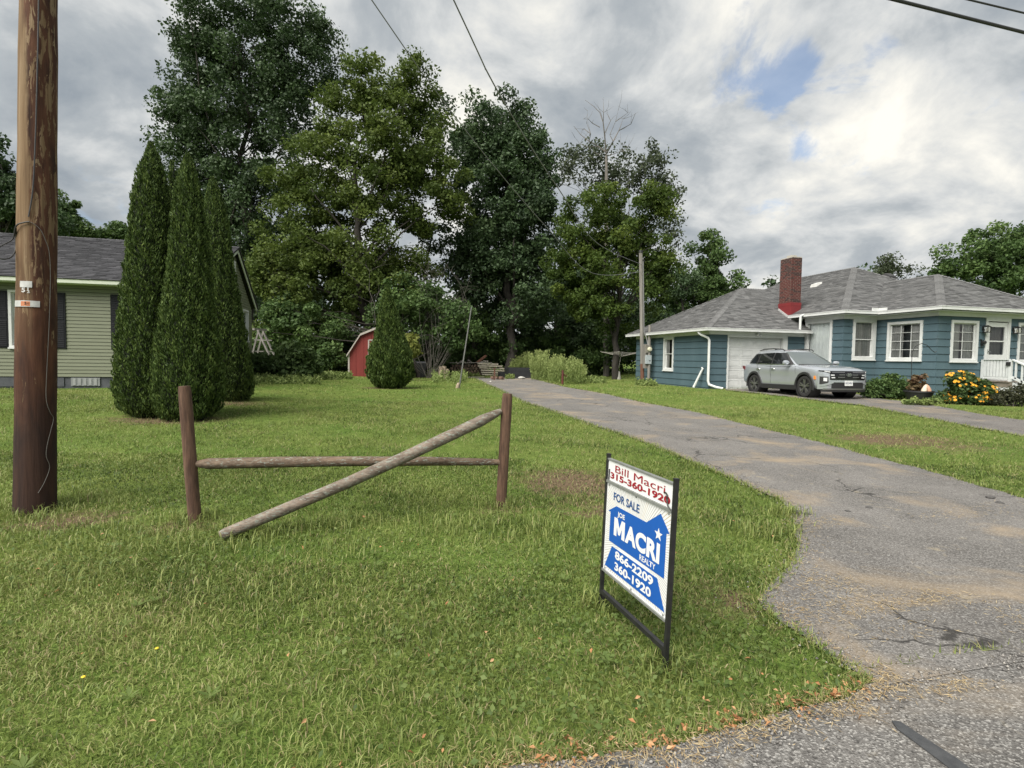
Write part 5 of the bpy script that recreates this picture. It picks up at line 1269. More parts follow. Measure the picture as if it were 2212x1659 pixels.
tree('oak_tree', 'tallest dark green tree behind the arborvitae, top cut by picture edge', 555, 40, [(560, 60, 150, 110), (440, 120, 80, 85), (640, 110, 90, 90), (520, 210, 150, 90), (400, 245, 60, 60), (620, 240, 110, 90), (470, 330, 110, 80), (560, 370, 110, 90), (420, 420, 70, 80), (480, 500, 100, 90), (560, 480, 90, 90), (520, 600, 90, 70, 0, .8), (410, 300, 60, 50, 0, .6), (370, 225, 40, 26, 0, .8), (700, 80, 45, 40, 0, .8)], 95000, .235, LF_OAK, .42, 1, clump=1.0, group=TG, limbs=34)
tree('maple_tree', 'broad olive green maple in the middle with rounded top', 800, 33, [(800, 205, 105, 85), (880, 190, 70, 60), (740, 280, 90, 80), (860, 310, 130, 100), (760, 400, 160, 100), (900, 420, 110, 90), (660, 430, 90, 75), (640, 530, 95, 75), (760, 530, 140, 90), (600, 620, 70, 80), (700, 640, 110, 80), (930, 385, 80, 60), (985, 420, 50, 55, 0, .8), (820, 640, 110, 70), (620, 700, 80, 60), (720, 590, 120, 80), (880, 580, 90, 60, 0, .6), (560, 560, 50, 70, 0, .8)], 105000, .20, LF_MAPLE, .34, 2, clump=.75, group=TG, limbs=36)
tree('oak_tree', 'dark green tree right of the maple, behind the wires', 1095, 37, [(1075, 270, 80, 70), (1130, 330, 70, 80), (1045, 350, 70, 80), (1090, 430, 110, 90), (1150, 500, 70, 80), (1060, 540, 90, 80), (1110, 620, 110, 80), (1010, 600, 60, 60, 0, .7), (1165, 410, 40, 50), (1000, 310, 35, 40, 2, .7), (940, 240, 35, 50, 4, .8)], 80000, .225, LF_DARK, .34, 3, clump=.85, group=TG, limbs=28)
tree('ash_tree', 'yellow-green leafy tree below the dead snag', 1330, 33, [(1330, 440, 110, 45), (1270, 470, 70, 50), (1410, 450, 55, 45), (1310, 540, 120, 75), (1400, 540, 60, 60), (1250, 580, 70, 70), (1330, 640, 110, 80), (1420, 600, 45, 50), (1440, 560, 35, 28)], 50000, .185, LF_LIGHT, .22, 4, clump=.6, group=TG, limbs=26)
tree('thin_tree', 'sparse airy tree top behind the dead snag', 1345, 42, [(1250, 370, 60, 50), (1340, 370, 60, 45), (1400, 350, 48, 45), (1430, 410, 40, 50), (1450, 480, 26, 50), (1290, 340, 40, 35, 0, .6)], 6500, .24, LF_THIN, .14, 5, clump=.9, group=TG, limbs=40, nclump=90)
tree('slender_tree', 'slender tree with tapering top behind the garage roof', 1530, 46, [(1535, 520, 28, 30), (1525, 560, 50, 40), (1500, 610, 70, 40), (1560, 610, 50, 35), (1480, 660, 70, 40), (1560, 650, 60, 30)], 15000, .26, LF_MID, .2, 6, clump=.75, group=TG, limbs=22)
tree('round_tree', 'rounded green tree behind the right end of the blue house roof', 2130, 44, [(2110, 560, 75, 45), (2180, 560, 80, 60), (2150, 520, 60, 35), (2060, 590, 45, 30), (2250, 540, 80, 60), (2200, 620, 100, 50)], 26000, .26, LF_MID, .3, 7, clump=.8, group=TG)
tree('thin_tree', 'tiny sparse tree top over the middle of the blue house roof', 1925, 48, [(1918, 575, 26, 20), (1935, 595, 24, 18), (1970, 590, 22, 22, 0, .4)], 1300, .26, LF_THIN, .1, 8, clump=.8, limbs=16, nclump=26)
tree('dark_tree', 'dark tall tree at the left edge behind the utility pole', 0, 38, [(-30, 330, 60, 60), (-20, 420, 70, 70), (60, 440, 60, 60), (-60, 500, 80, 70), (100, 480, 40, 50)], 22000, .26, LF_DARK, .3, 9, clump=.8, group=TG)
tree('round_tree', 'green tree just right of the utility pole over the olive house roof', 150, 44, [(140, 465, 35, 45), (165, 490, 40, 32), (190, 510, 30, 22), (120, 510, 50, 30)], 12000, .26, LF_MID, .2, 10, clump=.7, group=TG)
tree('small_tree', 'small distant tree top between the roof ridge and tall arborvitae', 255, 48, [(255, 500, 24, 16), (240, 515, 30, 16), (280, 510, 20, 20)], 4000, .26, LF_MID, .14, 11, clump=.6, limbs=10)
tree('locust_tree', 'mid green tree low in front of the maple, beside the red shed', 905, 31, [(900, 640, 70, 50), (960, 690, 60, 55), (1000, 720, 45, 45), (850, 700, 70, 55), (690, 700, 70, 55), (620, 690, 50, 60)], 22000, .20, LF_MID, .12, 12, clump=.6, limbs=26)
tree('bushy_tree', 'dark bushy tree behind the tall weeds', 1190, 41, [(1190, 660, 90, 80), (1270, 700, 90, 70), (1130, 720, 60, 55), (1370, 700, 70, 70), (1090, 700, 60, 60)], 24000, .22, LF_DARK, .16, 13, clump=.7, limbs=24)
# dead snag
sn = thing('dead_tree', 'bare dead tree with grey branches standing above the yellow-green tree', 'tree', ground_at(*atZ(1310, 800, 38)[:2]))
r_ = np.random.default_rng(5); mb = MB()
sx = lambda x, y: ((2280+x*.3316)*.54004, (350+y*.3316)*.54004)
q3 = lambda x, y, dz=0: atZ(*sx(x, y), 38+dz)
mb.tube([(sn.location.x, sn.location.y, sn.location.z)] + [q3(440, 1180), q3(440, 1000), q3(438, 830)], [.22, .14, .10, .085], 9)
BR_ = [[(438, 830), (420, 600), (400, 420), (360, 300), (290, 230), (180, 150)], [(400, 420), (405, 300), (402, 150)], [(430, 780), (340, 710), (230, 650), (130, 570), (45, 465)], [(340, 710), (220, 720), (120, 680), (60, 605)], [(230, 650), (250, 560), (205, 440), (215, 280)], [(440, 800), (520, 650), (590, 520), (735, 440), (790, 310)], [(520, 650), (480, 570), (550, 410), (580, 280)], [(550, 410), (700, 305)], [(590, 520), (640, 380)], [(415, 560), (490, 400), (430, 290)], [(430, 900), (330, 800), (225, 740)], [(250, 560), (170, 500), (145, 515)], [(360, 480), (270, 430), (220, 380), (160, 380)], [(450, 830), (600, 775), (800, 750)], [(620, 770), (700, 720)]]
for k, br in enumerate(BR_):
    pts = [q3(x, y, r_.normal(0, .5) if i else 0) for i, (x, y) in enumerate(br)]; w0 = .05 if k in (0, 2, 5) else .028
    mb.tube(pts, [w0*(1-.8*i/(len(pts)-1)) for i in range(len(pts))], 6)
    for j in range(3):
        a = pts[1+(j % (len(pts)-1))]; b = a + np.array([r_.normal(0, .5), r_.normal(0, .4), abs(r_.normal(0, .6))]); mb.tube([a, (a+b)/2+r_.normal(0, .05, 3), b], [.012, .008, .004], 5)
mb.build('trunk', BARKP, sn, smooth=True)
# grey leafless brush under the maple
bb = thing('bare_shrub', 'leafless grey twiggy shrub behind the small arborvitae', 'shrub', ground_at(*atZ(930, 800, 30.5)[:2])); mb = MB()
for k in range(24):
    e = atZ(r_.normal(925, 55), r_.normal(590, 45), 30.5+r_.normal(0, .8)); pts = limb(mb, np.array(bb.location)+r_.normal(0, .15, 3)*[1, 1, 0], e, .014, .004, r_, 7, .12, 5)
    for j in range(6):
        a = np.array(pts[r_.integers(3, 7)]); limb(mb, a, a+np.array([r_.normal(0, .6), r_.normal(0, .5), r_.normal(.1, .5)]), .008, .003, r_, 3, .1, 4)
mb.build('branches', mat('twig_grey', (.075, .068, .06), (.12, .11, .095), scale=6, rough=.95), bb)
# undergrowth and the wood behind
r_ = np.random.default_rng(21); bl = []
for k in range(44):
    u = r_.uniform(545, 1480); bl.append(pblob(u, r_.uniform(725, 790), r_.uniform(30, 60), r_.uniform(25, 45), r_.uniform(38, 43) if u > 860 else r_.uniform(32, 38), 0, 1))
for k in range(26): bl.append(pblob(r_.choice([r_.uniform(1230, 1490), r_.uniform(560, 760), r_.uniform(1000, 1100)]), r_.uniform(690, 775), r_.uniform(30, 50), r_.uniform(25, 45), r_.uniform(37.5, 39.5), 0, 1))
for k in range(34): bl.append(pblob(r_.uniform(540, 1500), r_.uniform(745, 795), r_.uniform(40, 60), r_.uniform(25, 40), r_.uniform(43, 47), 0, 1.2))
V, T, sh, cc = cloud(bl, 100000, .22, r_, .7, floor=.3)
V = V[(V[:, 2] > -5)] if False else V
tag(npmesh('undergrowth', V, T, LF_MID, shade=sh), 'tangled green undergrowth along the edge of the wood', 'undergrowth', kind='stuff')
bl = []
for k in range(60):
    u = r_.uniform(-300, 2500); v = r_.uniform(640, 760); 
    if 980 > u > 880: v = max(v, 700)
    bl.append(pblob(u, v, r_.uniform(60, 110), r_.uniform(50, 80), r_.uniform(50, 60), 0, 1))
for k in range(34):
    u = r_.uniform(380, 1450); bl.append(pblob(u, r_.uniform(540 if not 860 < u < 1010 else 640, 710), r_.uniform(60, 90), r_.uniform(50, 80), r_.uniform(46, 54), 0, 1.2))
V, T, sh, cc = cloud(bl, 62000, .46, r_, 1.3, floor=.5)
tag(npmesh('woodland', V, T, LF_DARK, shade=sh), 'dark mass of woodland behind the yards', 'woodland', kind='stuff')
for k, (u, Z) in enumerate(((925, 38), (610, 36), (1012, 38), (1030, 39), (1462, 42), (660, 37))):
    p = atZ(u, 800, Z); b = ground_at(p[0], p[1]); mb = MB(); hgt = [9.5, 7, 8, 8, 7, 8][k]
    pt = limb(mb, b, b+Vector((.15*(-1)**k, 0, hgt)), .16, .05, r_, 8, .02, 8)
    for j in range(6): limb(mb, pt[4+j % 4], np.array(pt[4+j % 4])+np.array([r_.normal(0, 1), r_.normal(0, .8), r_.uniform(.4, 1.4)]), .04, .01, r_, 4, .08, 5)
    t = thing('slim_tree', ['slim dark trunk silhouetted in the sky gap right of the maple', 'dark trunk in the shade right of the olive house gable', 'dark trunk behind the woodpile, left of a pair', 'dark trunk behind the woodpile, right of a pair', 'dark trunk right of the meter pole against the sky', 'dark trunk left of the red shed in the wood'][k], 'tree', b, 'slim trees in the wood')
    mb.build('trunk', BARK, t, smooth=True)
    V, T, sh, cc = cloud([(np.array(b)+[0, 0, hgt], (1.6, 1.4, 1.2), 1)], 1500, .22, r_, .6); npmesh('crown', V, T, LF_DARK, t, sh)

# ================================================================== arborvitae
ARB = leafmat('arborvitae_green', [(00.020, 00.037, 00.009), (00.060, 00.098, 00.021), (00.127, 00.171, 00.041)], .15, .7)
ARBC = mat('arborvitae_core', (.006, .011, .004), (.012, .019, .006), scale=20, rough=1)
def arbor(label, axis_px, Z, n, size, seed, base_v):
    r = np.random.default_rng(seed)
    pts = [(atZ(u, v, Z), max(2.5, hw*.96-3.2)*Z/F) for (u, v, hw) in axis_px]
    b = pts[-1][0]; bz = ground_at(b[0], b[1]); t = thing('arborvitae', label, 'shrub', bz, 'arborvitae in the lawn')
    zs = np.array([p[0][2] for p in pts])[::-1]; xs = np.array([p[0][0] for p in pts])[::-1]; ys = np.array([p[0][1] for p in pts])[::-1]; rs = np.array([p[1] for p in pts])[::-1]
    zs[0] = bz.z+.02
    zz = r.random(n*3)*(zs[-1]-zs[0])+zs[0]; R = np.interp(zz, zs, rs); keep = r.random(n*3) < (R+.03)/(rs.max()+.03); zz = zz[keep][:n]; R = R[keep][:n]
    m = len(zz); th = r.random(m)*2*PI
    lump = 1 + .05*np.sin(th*5+zz*2.1+seed) + .05*np.sin(th*11-zz*4) + .035*np.sin(th*3+zz*13) + .04*np.sin(th*17+zz*23)
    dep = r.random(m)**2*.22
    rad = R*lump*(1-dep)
    out = np.stack([np.cos(th), np.sin(th), np.zeros(m)], 1)
    P = np.stack([np.interp(zz, zs, xs), np.interp(zz, zs, ys), zz], 1) + out*rad[:, None]
    A = unit(out*.38 + np.array([0, 0, 1.0]) + r.normal(0, .35, (m, 3))); Nn = unit(np.cross(A, r.normal(0, 1, (m, 3))) + out*.6); Nn = unit(Nn-A*(Nn*A).sum(1, keepdims=True))
    s = size*r.uniform(.5, 1.15, m)*np.where(r.random(m) < .10, 1.3, 1)
    V, T = leaves(P, A, Nn, s*1.6, s*.55, .1)
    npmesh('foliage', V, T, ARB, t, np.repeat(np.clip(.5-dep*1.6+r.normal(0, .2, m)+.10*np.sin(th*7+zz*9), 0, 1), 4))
    mb = MB(); mb.tube([(x, y, z) for x, y, z in zip(xs, ys, zs)], [max(.01, q*.80) for q in rs], 18); mb.build('inner_branches', ARBC, t, smooth=True)  # dark hull added inside the foliage to block light, not modelled branches
    mb = MB(); mb.tube([(bz.x, bz.y, bz.z-.1), (xs[1], ys[1], zs[1])], [.09, .06], 8); mb.build('trunk', BARK, t)
Zt = float(np.dot(gp(365, 898)-CAM, fw))
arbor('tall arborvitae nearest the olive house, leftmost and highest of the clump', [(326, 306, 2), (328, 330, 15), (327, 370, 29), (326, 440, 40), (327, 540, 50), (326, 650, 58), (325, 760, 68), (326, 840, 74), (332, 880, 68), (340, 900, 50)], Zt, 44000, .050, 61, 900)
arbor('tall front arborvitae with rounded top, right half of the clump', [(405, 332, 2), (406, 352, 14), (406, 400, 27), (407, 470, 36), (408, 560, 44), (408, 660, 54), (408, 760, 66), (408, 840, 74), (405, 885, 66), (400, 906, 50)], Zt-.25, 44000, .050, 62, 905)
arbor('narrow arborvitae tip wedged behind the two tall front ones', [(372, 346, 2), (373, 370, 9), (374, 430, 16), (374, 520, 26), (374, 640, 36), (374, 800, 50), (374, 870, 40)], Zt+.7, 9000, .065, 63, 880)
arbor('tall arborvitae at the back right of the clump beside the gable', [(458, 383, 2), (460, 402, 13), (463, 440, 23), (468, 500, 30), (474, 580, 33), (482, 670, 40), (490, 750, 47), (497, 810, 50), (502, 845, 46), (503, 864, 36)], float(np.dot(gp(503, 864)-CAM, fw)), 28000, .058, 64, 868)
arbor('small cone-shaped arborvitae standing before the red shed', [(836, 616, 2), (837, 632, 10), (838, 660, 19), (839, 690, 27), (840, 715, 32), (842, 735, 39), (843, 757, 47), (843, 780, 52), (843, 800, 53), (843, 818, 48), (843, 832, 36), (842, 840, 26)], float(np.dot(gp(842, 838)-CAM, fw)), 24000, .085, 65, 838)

# ================================================================== yard things
SHR = mat('shed_red', (.175, .024, .02), (.21, .03, .025), scale=3, rough=.7, bump=.1, bscale=30, stretch=(3, 3, .3), spots=[(4, .66, .12, (.22, .05, .04))])
SHW = mat('shed_trim', (.36, .32, .29), (.44, .40, .36), scale=8, rough=.85)
sb0 = gp(753, 812); YS = sb0[1]; sxl = sb0[0]; SWD = 3.1; gz = float(g(sxl+1.5, YS))
sh_ = thing('red_shed', 'red wooden gambrel roof garden shed half hidden by the small arborvitae', 'shed', (sxl+SWD/2, YS+1.2, gz))
zw = float(atY(750, 762, YS)[2]); zk = float(atY(772, 723, YS)[2]); zpk = zk+.42; kx = .62
profS = [(sxl, gz-.05), (sxl+SWD, gz-.05), (sxl+SWD, zw), (sxl+SWD-kx, zk), (sxl+SWD/2, zpk), (sxl+kx, zk), (sxl, zw)]
m_ = MB(); m_.prism([(x, YS+.03, z) for x, z in profS], (0, 2.6, 0)); m_.build('wall', SHR, sh_)
for i in range(8):                              # vertical boards of the gable end
    x0_ = sxl+i*SWD/8; x1_ = x0_+SWD/8-.012
    def topz(x):
        x = min(x-sxl, sxl+SWD-x); return zw+(zk-zw)*x/kx if x < kx else zk+(zpk-zk)*(x-kx)/(SWD/2-kx)
    if sxl+1.0 < (x0_+x1_)/2 < sxl+SWD-1.0: zlo = gz+1.95
    else: zlo = gz-.05
    m_ = MB(); m_.prism([(x0_, YS, zlo), (x1_, YS, zlo), (x1_, YS, topz(x1_)-.03), (x0_, YS, topz(x0_)-.03)], (0, .03, 0)); m_.build('board', SHR, sh_)
m_ = MB(); m_.box((sxl+1.02, YS+.005, gz), (sxl+SWD-1.02, YS+.03, gz+1.93)); do = m_.build('door', mat('shed_door', (.085, .085, .08), (.12, .12, .11), scale=6, rough=.9, stretch=(4, 4, .4)), sh_)
m_ = MB()
for x in (sxl+.98, sxl+SWD-1.06): m_.box((x, YS-.02, gz), (x+.07, YS+.0, gz+1.98))
m_.box((sxl+1.05, YS-.02, gz+1.93), (sxl+SWD-1.06, YS, gz+2.0)); m_.build('door_frame', SHW, do)
m_ = MB(); m_.box((sxl-.03, YS-.025, gz), (sxl+.05, YS, zw)); m_.box((sxl+SWD-.05, YS-.025, gz), (sxl+SWD+.03, YS, zw)); m_.build('corner_trim', SHW, sh_)
pf = [(sxl-.10, zw-.12), (sxl+kx-.03, zk+.05), (sxl+SWD/2, zpk+.06), (sxl+SWD-kx+.03, zk+.05), (sxl+SWD+.10, zw-.12)]
for a, b in zip(pf[:-1], pf[1:]):
    m_ = MB(); m_.prism([(a[0], YS-.12, a[1]), (b[0], YS-.12, b[1]), (b[0], YS-.12, b[1]-.05), (a[0], YS-.12, a[1]-.05)], (0, 2.85, 0)); m_.build('roof_panel', ROOF_R if False else mat('shed_roof%.2f' % a[0], (.20, .16, .15), (.26, .2, .19), scale=8, rough=.9), sh_)
    m_ = MB(); m_.prism([(a[0], YS-.15, a[1]+.01), (b[0], YS-.15, b[1]+.01), (b[0], YS-.15, b[1]-.10), (a[0], YS-.15, a[1]-.10)], (0, .03, 0)); m_.build('fascia', SHW, sh_)
BLACKP = mat('black_plastic', (.018, .019, .021), (.026, .027, .03), scale=5, rough=.5)
pb = on_ground(909, 815); bn = thing('trash_bin', 'black plastic wheeled trash bin right of the small arborvitae', 'trash bin', pb)
m_ = MB(); m_.hexa([pb+Vector(q) for q in ((-.22, -.22, 0), (.22, -.22, 0), (.22, .22, 0), (-.22, .22, 0), (-.29, -.28, .82), (.29, -.28, .82), (.29, .28, .82), (-.29, .28, .82))])
for k in (-.14, 0, .14): m_.beam(pb+Vector((k*.8, -.235, .1)), pb+Vector((k, -.285, .74)), .03, .02, upv=(0, 1, 0))
m_.build('body', BLACKP, bn)
m_ = MB(); m_.hexa([pb+Vector(q) for q in ((-.31, -.31, .82), (.31, -.31, .82), (.31, .32, .82), (-.31, .32, .82), (-.28, -.28, .87), (.28, -.28, .87), (.28, .3, .92), (-.28, .3, .92))]); m_.build('lid', BLACKP, bn)
for s in (-1, 1): m_ = MB(); m_.lathe([(0, -.03), (.1, -.03), (.1, .03), (0, .03)], (0, 0, 0), 14, axis='y'); m_.v = [(pb.x+s*.24+v[1], pb.y+.22+v[0], pb.z+.1+v[2]) for v in m_.v]; m_.build('wheel', BLACKP, bn)
# stump
WOODP = mat('cut_wood', (.28, .22, .16), (.40, .33, .25), scale=9, rough=.95, bump=.4, bscale=20, spots=[(8, .58, .08, (.12, .085, .06))])
ps = on_ground(953, 817)
m_ = MB(); rr = random.Random(3)
for k in range(9):
    a = rr.uniform(0, 6.28); q = Vector((.28*math.cos(a)*rr.random()*1.3, .2*math.sin(a), 0)); h_ = rr.uniform(.35, .75)
    m_.tube([ps+q+Vector((0, 0, -.05)), ps+q+Vector((rr.uniform(-.04, .04), 0, h_*.6)), ps+q+Vector((rr.uniform(-.06, .06), 0, h_))], [.17, .13, .10], 9, jit=.12)
tag(m_.build('tree_stump', WOODP, org=ps), 'split pale tree stump in weeds left of the leaning pole', 'stump')
# woodpile, each log its own part
pw = on_ground(1015, 811); wp_ = thing('firewood_pile', 'dark stack of split firewood under a pale board', 'firewood', pw)
logm = {}
for k in range(46):
    row, c_ = divmod(k, 12); key = k % 5
    if key not in logm:
        q = MB(); n_ = [6, 5, 7, 6, 5][key]; q.tube([(0, 0, 0), (0, .25, .0), (0, .5, 0)], [.095, .1, .095], n_, jit=.15); logm[key] = q.mesh('log', [mat('log_end%d' % key, (.10+.03*key, .075+.02*key, .055+.015*key), (.05, .035, .025), scale=12, rough=.95)][0])
    o = bpy.data.objects.new('log', logm[key]); COL.objects.link(o); o.parent = wp_; o.location = (-1.25+c_*.215+(row % 2)*.1+rr.uniform(-.02, .02), rr.uniform(-.05, .05), .10+row*.185); o.rotation_euler = (0, rr.uniform(0, 6), 0)
m_ = MB(); m_.beam(pw+Vector((-1.4, .2, .84)), pw+Vector((1.5, .2, .90)), .55, .04); m_.build('cover_board', WOODG, wp_)
pl_ = on_ground(1046, 811); ls = thing('lumber_stack', 'stack of pale weathered boards beside the firewood', 'lumber', pl_)
LUM = mat('pale_board', (.38, .34, .27), (.50, .46, .38), scale=7, rough=.9, spots=[(5, .64, .1, (.24, .2, .15))])
for k in range(16):
    row = k // 3; z = .06+row*.15; m_ = MB(); l0 = -.15+rr.uniform(-.12, .12)-.06*row; l1 = 1.75-.16*row+rr.uniform(-.2, .2)
    yy = -.3+(k % 3)*.28; m_.beam(pl_+Vector((l0, yy, z+rr.uniform(-.01, .03))), pl_+Vector((l1, yy+rr.uniform(-.1, .1), z-.03*rr.random())), .24, .085); m_.build('board', LUM, ls)
junk = [((975, 800), (1000, 778), 'long pale plank leaning left off the woodpile', .16, .05), ((1003, 783), (1036, 800), 'pale beam lying slanted across the woodpile top', .12, .10), ((1012, 778), (1024, 788), 'short grey board end sticking up from the woodpile', .12, .06), ((1020, 792), (1050, 768), 'brown log propped up at the back of the woodpile', .13, .13), ((1003, 800), (985, 782), 'thin white stick poking from the left of the woodpile', .06, .06), ((1022, 797), (1046, 785), 'brown plank on top of the woodpile under the brown log', .12, .06)]
Zp = float(np.dot(np.array(pw)-CAM, fw))
for k, (a, b, lb, w_, h_) in enumerate(junk):
    A_, B_ = Vector(atZ(a[0], a[1], Zp+.1*k)), Vector(atZ(b[0], b[1], Zp+.5+.1*k)); m_ = MB(); m_.beam(A_, B_, w_, h_)
    tag(m_.build('scrap_board', [WOODG, LUM, WOODG, WOODR, LUM, WOODR][k]), lb, 'board', 'scrap wood on the woodpile')
MET = mat('pale_metal', (.42, .40, .36), (.35, .33, .3), scale=9, rough=.5)
fr_ = thing('metal_bed_frame', 'pale bent metal tube frame lying on the lumber stack', 'metal frame', pl_+Vector((.6, .3, .9)))
j8 = lambda x, y, dz=0: Vector(atZ((1650+x*.22604)*.54004, (1400+y*.22604)*.54004, Zp+.6+dz))
m_ = MB(); m_.tube([j8(1040, 232), j8(1140, 222), j8(1245, 210), j8(1255, 225), j8(1252, 270)], .022, 7); m_.tube([j8(1145, 222), j8(1148, 265)], .02, 6); m_.build('tube_bend', MET, fr_)
m_ = MB(); m_.tube([j8(1250, 195), j8(1335, 195)], .022, 6); m_.tube([j8(1285, 197), j8(1285, 268)], .02, 6); m_.tube([j8(1330, 197), j8(1335, 268)], .02, 6); m_.build('tube_leg_frame', MET, fr_)
# black raised beds
pr_ = on_ground(1135, 816); bw = 160*.31646*.54/F*float(np.dot(np.array(pr_)-CAM, fw))
rbv = float(np.dot(np.array(pr_)-CAM, fw)); mpx = rbv/F
def pbox(name, u0, u1, v0, v1, depth, mtl, lb, cat, ex=0):
    a = on_ground((u0+u1)/2, v1); Z = float(np.dot(np.array(a)-CAM, fw)); s = Z/F; w_ = (u1-u0)*s; h_ = (v1-v0)*s
    t = thing(name, lb, cat, a); th = .05
    for (x0_, x1_, y0_, y1_, nm) in ((-w_/2, w_/2, 0, th, 'front_board'), (-w_/2, w_/2, depth-th, depth, 'back_board'), (-w_/2, -w_/2+th, th, depth-th, 'side_board'), (w_/2-th, w_/2, th, depth-th, 'side_board')):
        nb = max(1, round(h_/.2))
        for k in range(nb):
            m_ = MB(); m_.box((a.x+x0_+rr.uniform(0, .01), a.y+y0_, a.z-.03+h_*k/nb), (a.x+x1_, a.y+y1_, a.z-.03+h_*(k+1)/nb-.008)); m_.build(nm, mtl, t)
    m_ = MB(); m_.box((a.x-w_/2+th, a.y+th, a.z), (a.x+w_/2-th, a.y+depth-th, a.z+h_*.85)); m_.build('soil', mat('soil_'+name+str(u0), (.03, .022, .016), scale=20), t)
    return t
BLB = mat('black_board', (.016, .018, .021), (.026, .028, .032), scale=4, rough=.7)
pbox('raised_bed', 1098, 1151, 793, 817, 1.0, BLB, 'larger black raised bed box in front of the tall weeds', 'raised bed')
pbox('raised_bed', 1080, 1105, 802, 815, .7, BLB, 'smaller black raised bed box left of the larger one', 'raised bed')
pk = on_ground(1074, 820); m_ = MB()
for k in range(10): m_.obox(pk+Vector((rr.uniform(-.35, .35), rr.uniform(-.1, .1), .06+.07*rr.random())), (rr.uniform(.12, .24), .14, .10), Matrix.Rotation(rr.uniform(0, 3), 3, 'Z'))
tag(m_.build('rubble_heap', mat('rust_rubble', (.11, .06, .045), (.2, .13, .1), scale=14, rough=.95), org=pk), 'little heap of rusty brick rubble before the black beds', 'rubble')
pk = on_ground(1068, 821); m_ = MB(); m_.box(pk+Vector((-.04, -.03, -.1)), pk+Vector((.04, .03, .62))); m_.box(pk+Vector((-.055, -.045, .60)), pk+Vector((.055, .045, .66))); tag(m_.build('metal_stake', mat('rusty_iron', (.07, .035, .025), (.13, .06, .04), scale=14, rough=.9), org=pk), 'thin dark stake standing in the rubble heap', 'stake')
pk = on_ground(1215, 830); m_ = MB(); m_.tube([pk+Vector((0, 0, -.1)), pk+Vector((.0, 0, .35)), pk+Vector((.0, 0, .66))], [.055, .052, .05], 10); m_.tube([pk+Vector((.02, 0, .5)), pk+Vector((.22, 0, .36))], .02, 6)
tag(m_.build('marker_post', mat('red_post_paint', (.11, .018, .016), (.07, .02, .018), scale=10, rough=.8), smooth=True, org=pk), 'short red metal post beside the driveway weeds', 'post')
def rock(name, u, v, s, mtl, lb):
    p = on_ground(u, v); bm = bmesh.new(); bmesh.ops.create_icosphere(bm, subdivisions=3, radius=1)
    r = random.Random(u)
    ph = [r.uniform(0, 6) for _ in range(6)]
    for v_ in bm.verts:
        k = 1+.12*math.sin(v_.co.x*3+ph[0])+.1*math.sin(v_.co.y*4+ph[1])+.08*math.sin(v_.co.z*5+ph[2]); v_.co = Vector((v_.co.x*s[0]*k, v_.co.y*s[1]*k, v_.co.z*s[2]*k+s[2]*.6))
    me = bpy.data.meshes.new(name); bm.to_mesh(me); bm.free(); me.materials.append(mtl); me.polygons.foreach_set('use_smooth', [True]*len(me.polygons))
    o = link(name, me); o.location = p; return tag(o, lb, 'stone')
STW = mat('pale_stone', (.46, .45, .42), (.38, .37, .34), scale=9, rough=.9, bump=.2, bscale=30)
rock('stone', 1127, 818.5, (.20, .14, .09), STW, 'pale flat stone at the driveway end below the black bed')
rock('stone', 1060, 825, (.06, .05, .03), STW, 'tiny white stone on the far driveway')
rock('stone', 770, 938+0, (.0, .0, .0), STW, 'x') if False else None
a_, b_2 = on_ground(1008, 816), on_ground(1045, 815.5); m_ = MB(); m_.beam(a_+Vector((0, 0, .03)), b_2+Vector((0, 0, .03)), .14, .05); tag(m_.build('plank', LUM), 'white plank lying flat at the left driveway end', 'board')
# leaning pole with stub base
lb0 = on_ground(992, 838); lt = Vector(atZ(1018.6, 663, float(np.dot(np.array(lb0)-CAM, fw)))); m_ = MB(); m_.tube([lb0+(lt-lb0)*k for k in (-.02, .3, .6, 1)], [.030, .028, .026, .022], 8); lpo = thing('leaning_pole', 'thin grey metal pole leaning right beside the driveway', 'pole', lb0); m_.build('shaft', mat('galv', (.12, .12, .115), (.16, .16, .155), scale=9, rough=.55, metal=.3), lpo, smooth=True)
m_ = MB(); m_.tube([lb0+Vector((-.08, 0, -.05)), lb0+Vector((-.05, 0, .12)), lb0+Vector((-.02, 0, .2))], [.07, .065, .05], 9, jit=.1); m_.build('anchor', WOODP, lpo)
# rotary clothes dryer
Zr = 33; cb = ground_at(*atZ(1334, 800, Zr)[:2]); rt_ = thing('clothes_dryer', 'rotary clothes dryer with slack lines beside the garage back corner', 'clothes dryer', cb)
cb.z = float(atZ(1334, 806, Zr)[2]); m_ = MB(); hub = Vector(atZ(1341, 770, Zr)); topm = Vector(atZ(1333, 747, Zr)); m_.tube([cb, hub, topm], [.028, .026, .02], 8); m_.build('mast', MET, rt_, smooth=True)
m_ = MB(); m_.tube([cb+Vector((0, 0, -.4)), cb+Vector((0, 0, .10))], [.22, .15], 10, jit=.1); m_.build('footing', STW, rt_)
tips = []
for k in range(4):
    a = PI/4+k*PI/2+.25; e_ = hub+Vector((math.cos(a)*1.25, math.sin(a)*1.25, .28)); tips.append(e_); m_ = MB(); m_.tube([hub, e_], .022, 6); m_.build('arm', MET, rt_)
for j in range(6):
    f_ = .4+.12*j; m_ = MB()
    for k in range(4):
        p, q = hub.lerp(tips[k], f_), hub.lerp(tips[(k+1) % 4], f_); m_.tube([p, (p+q)/2-Vector((0, 0, .05)), q], .008, 4)
    m_.build('line', MET, rt_)
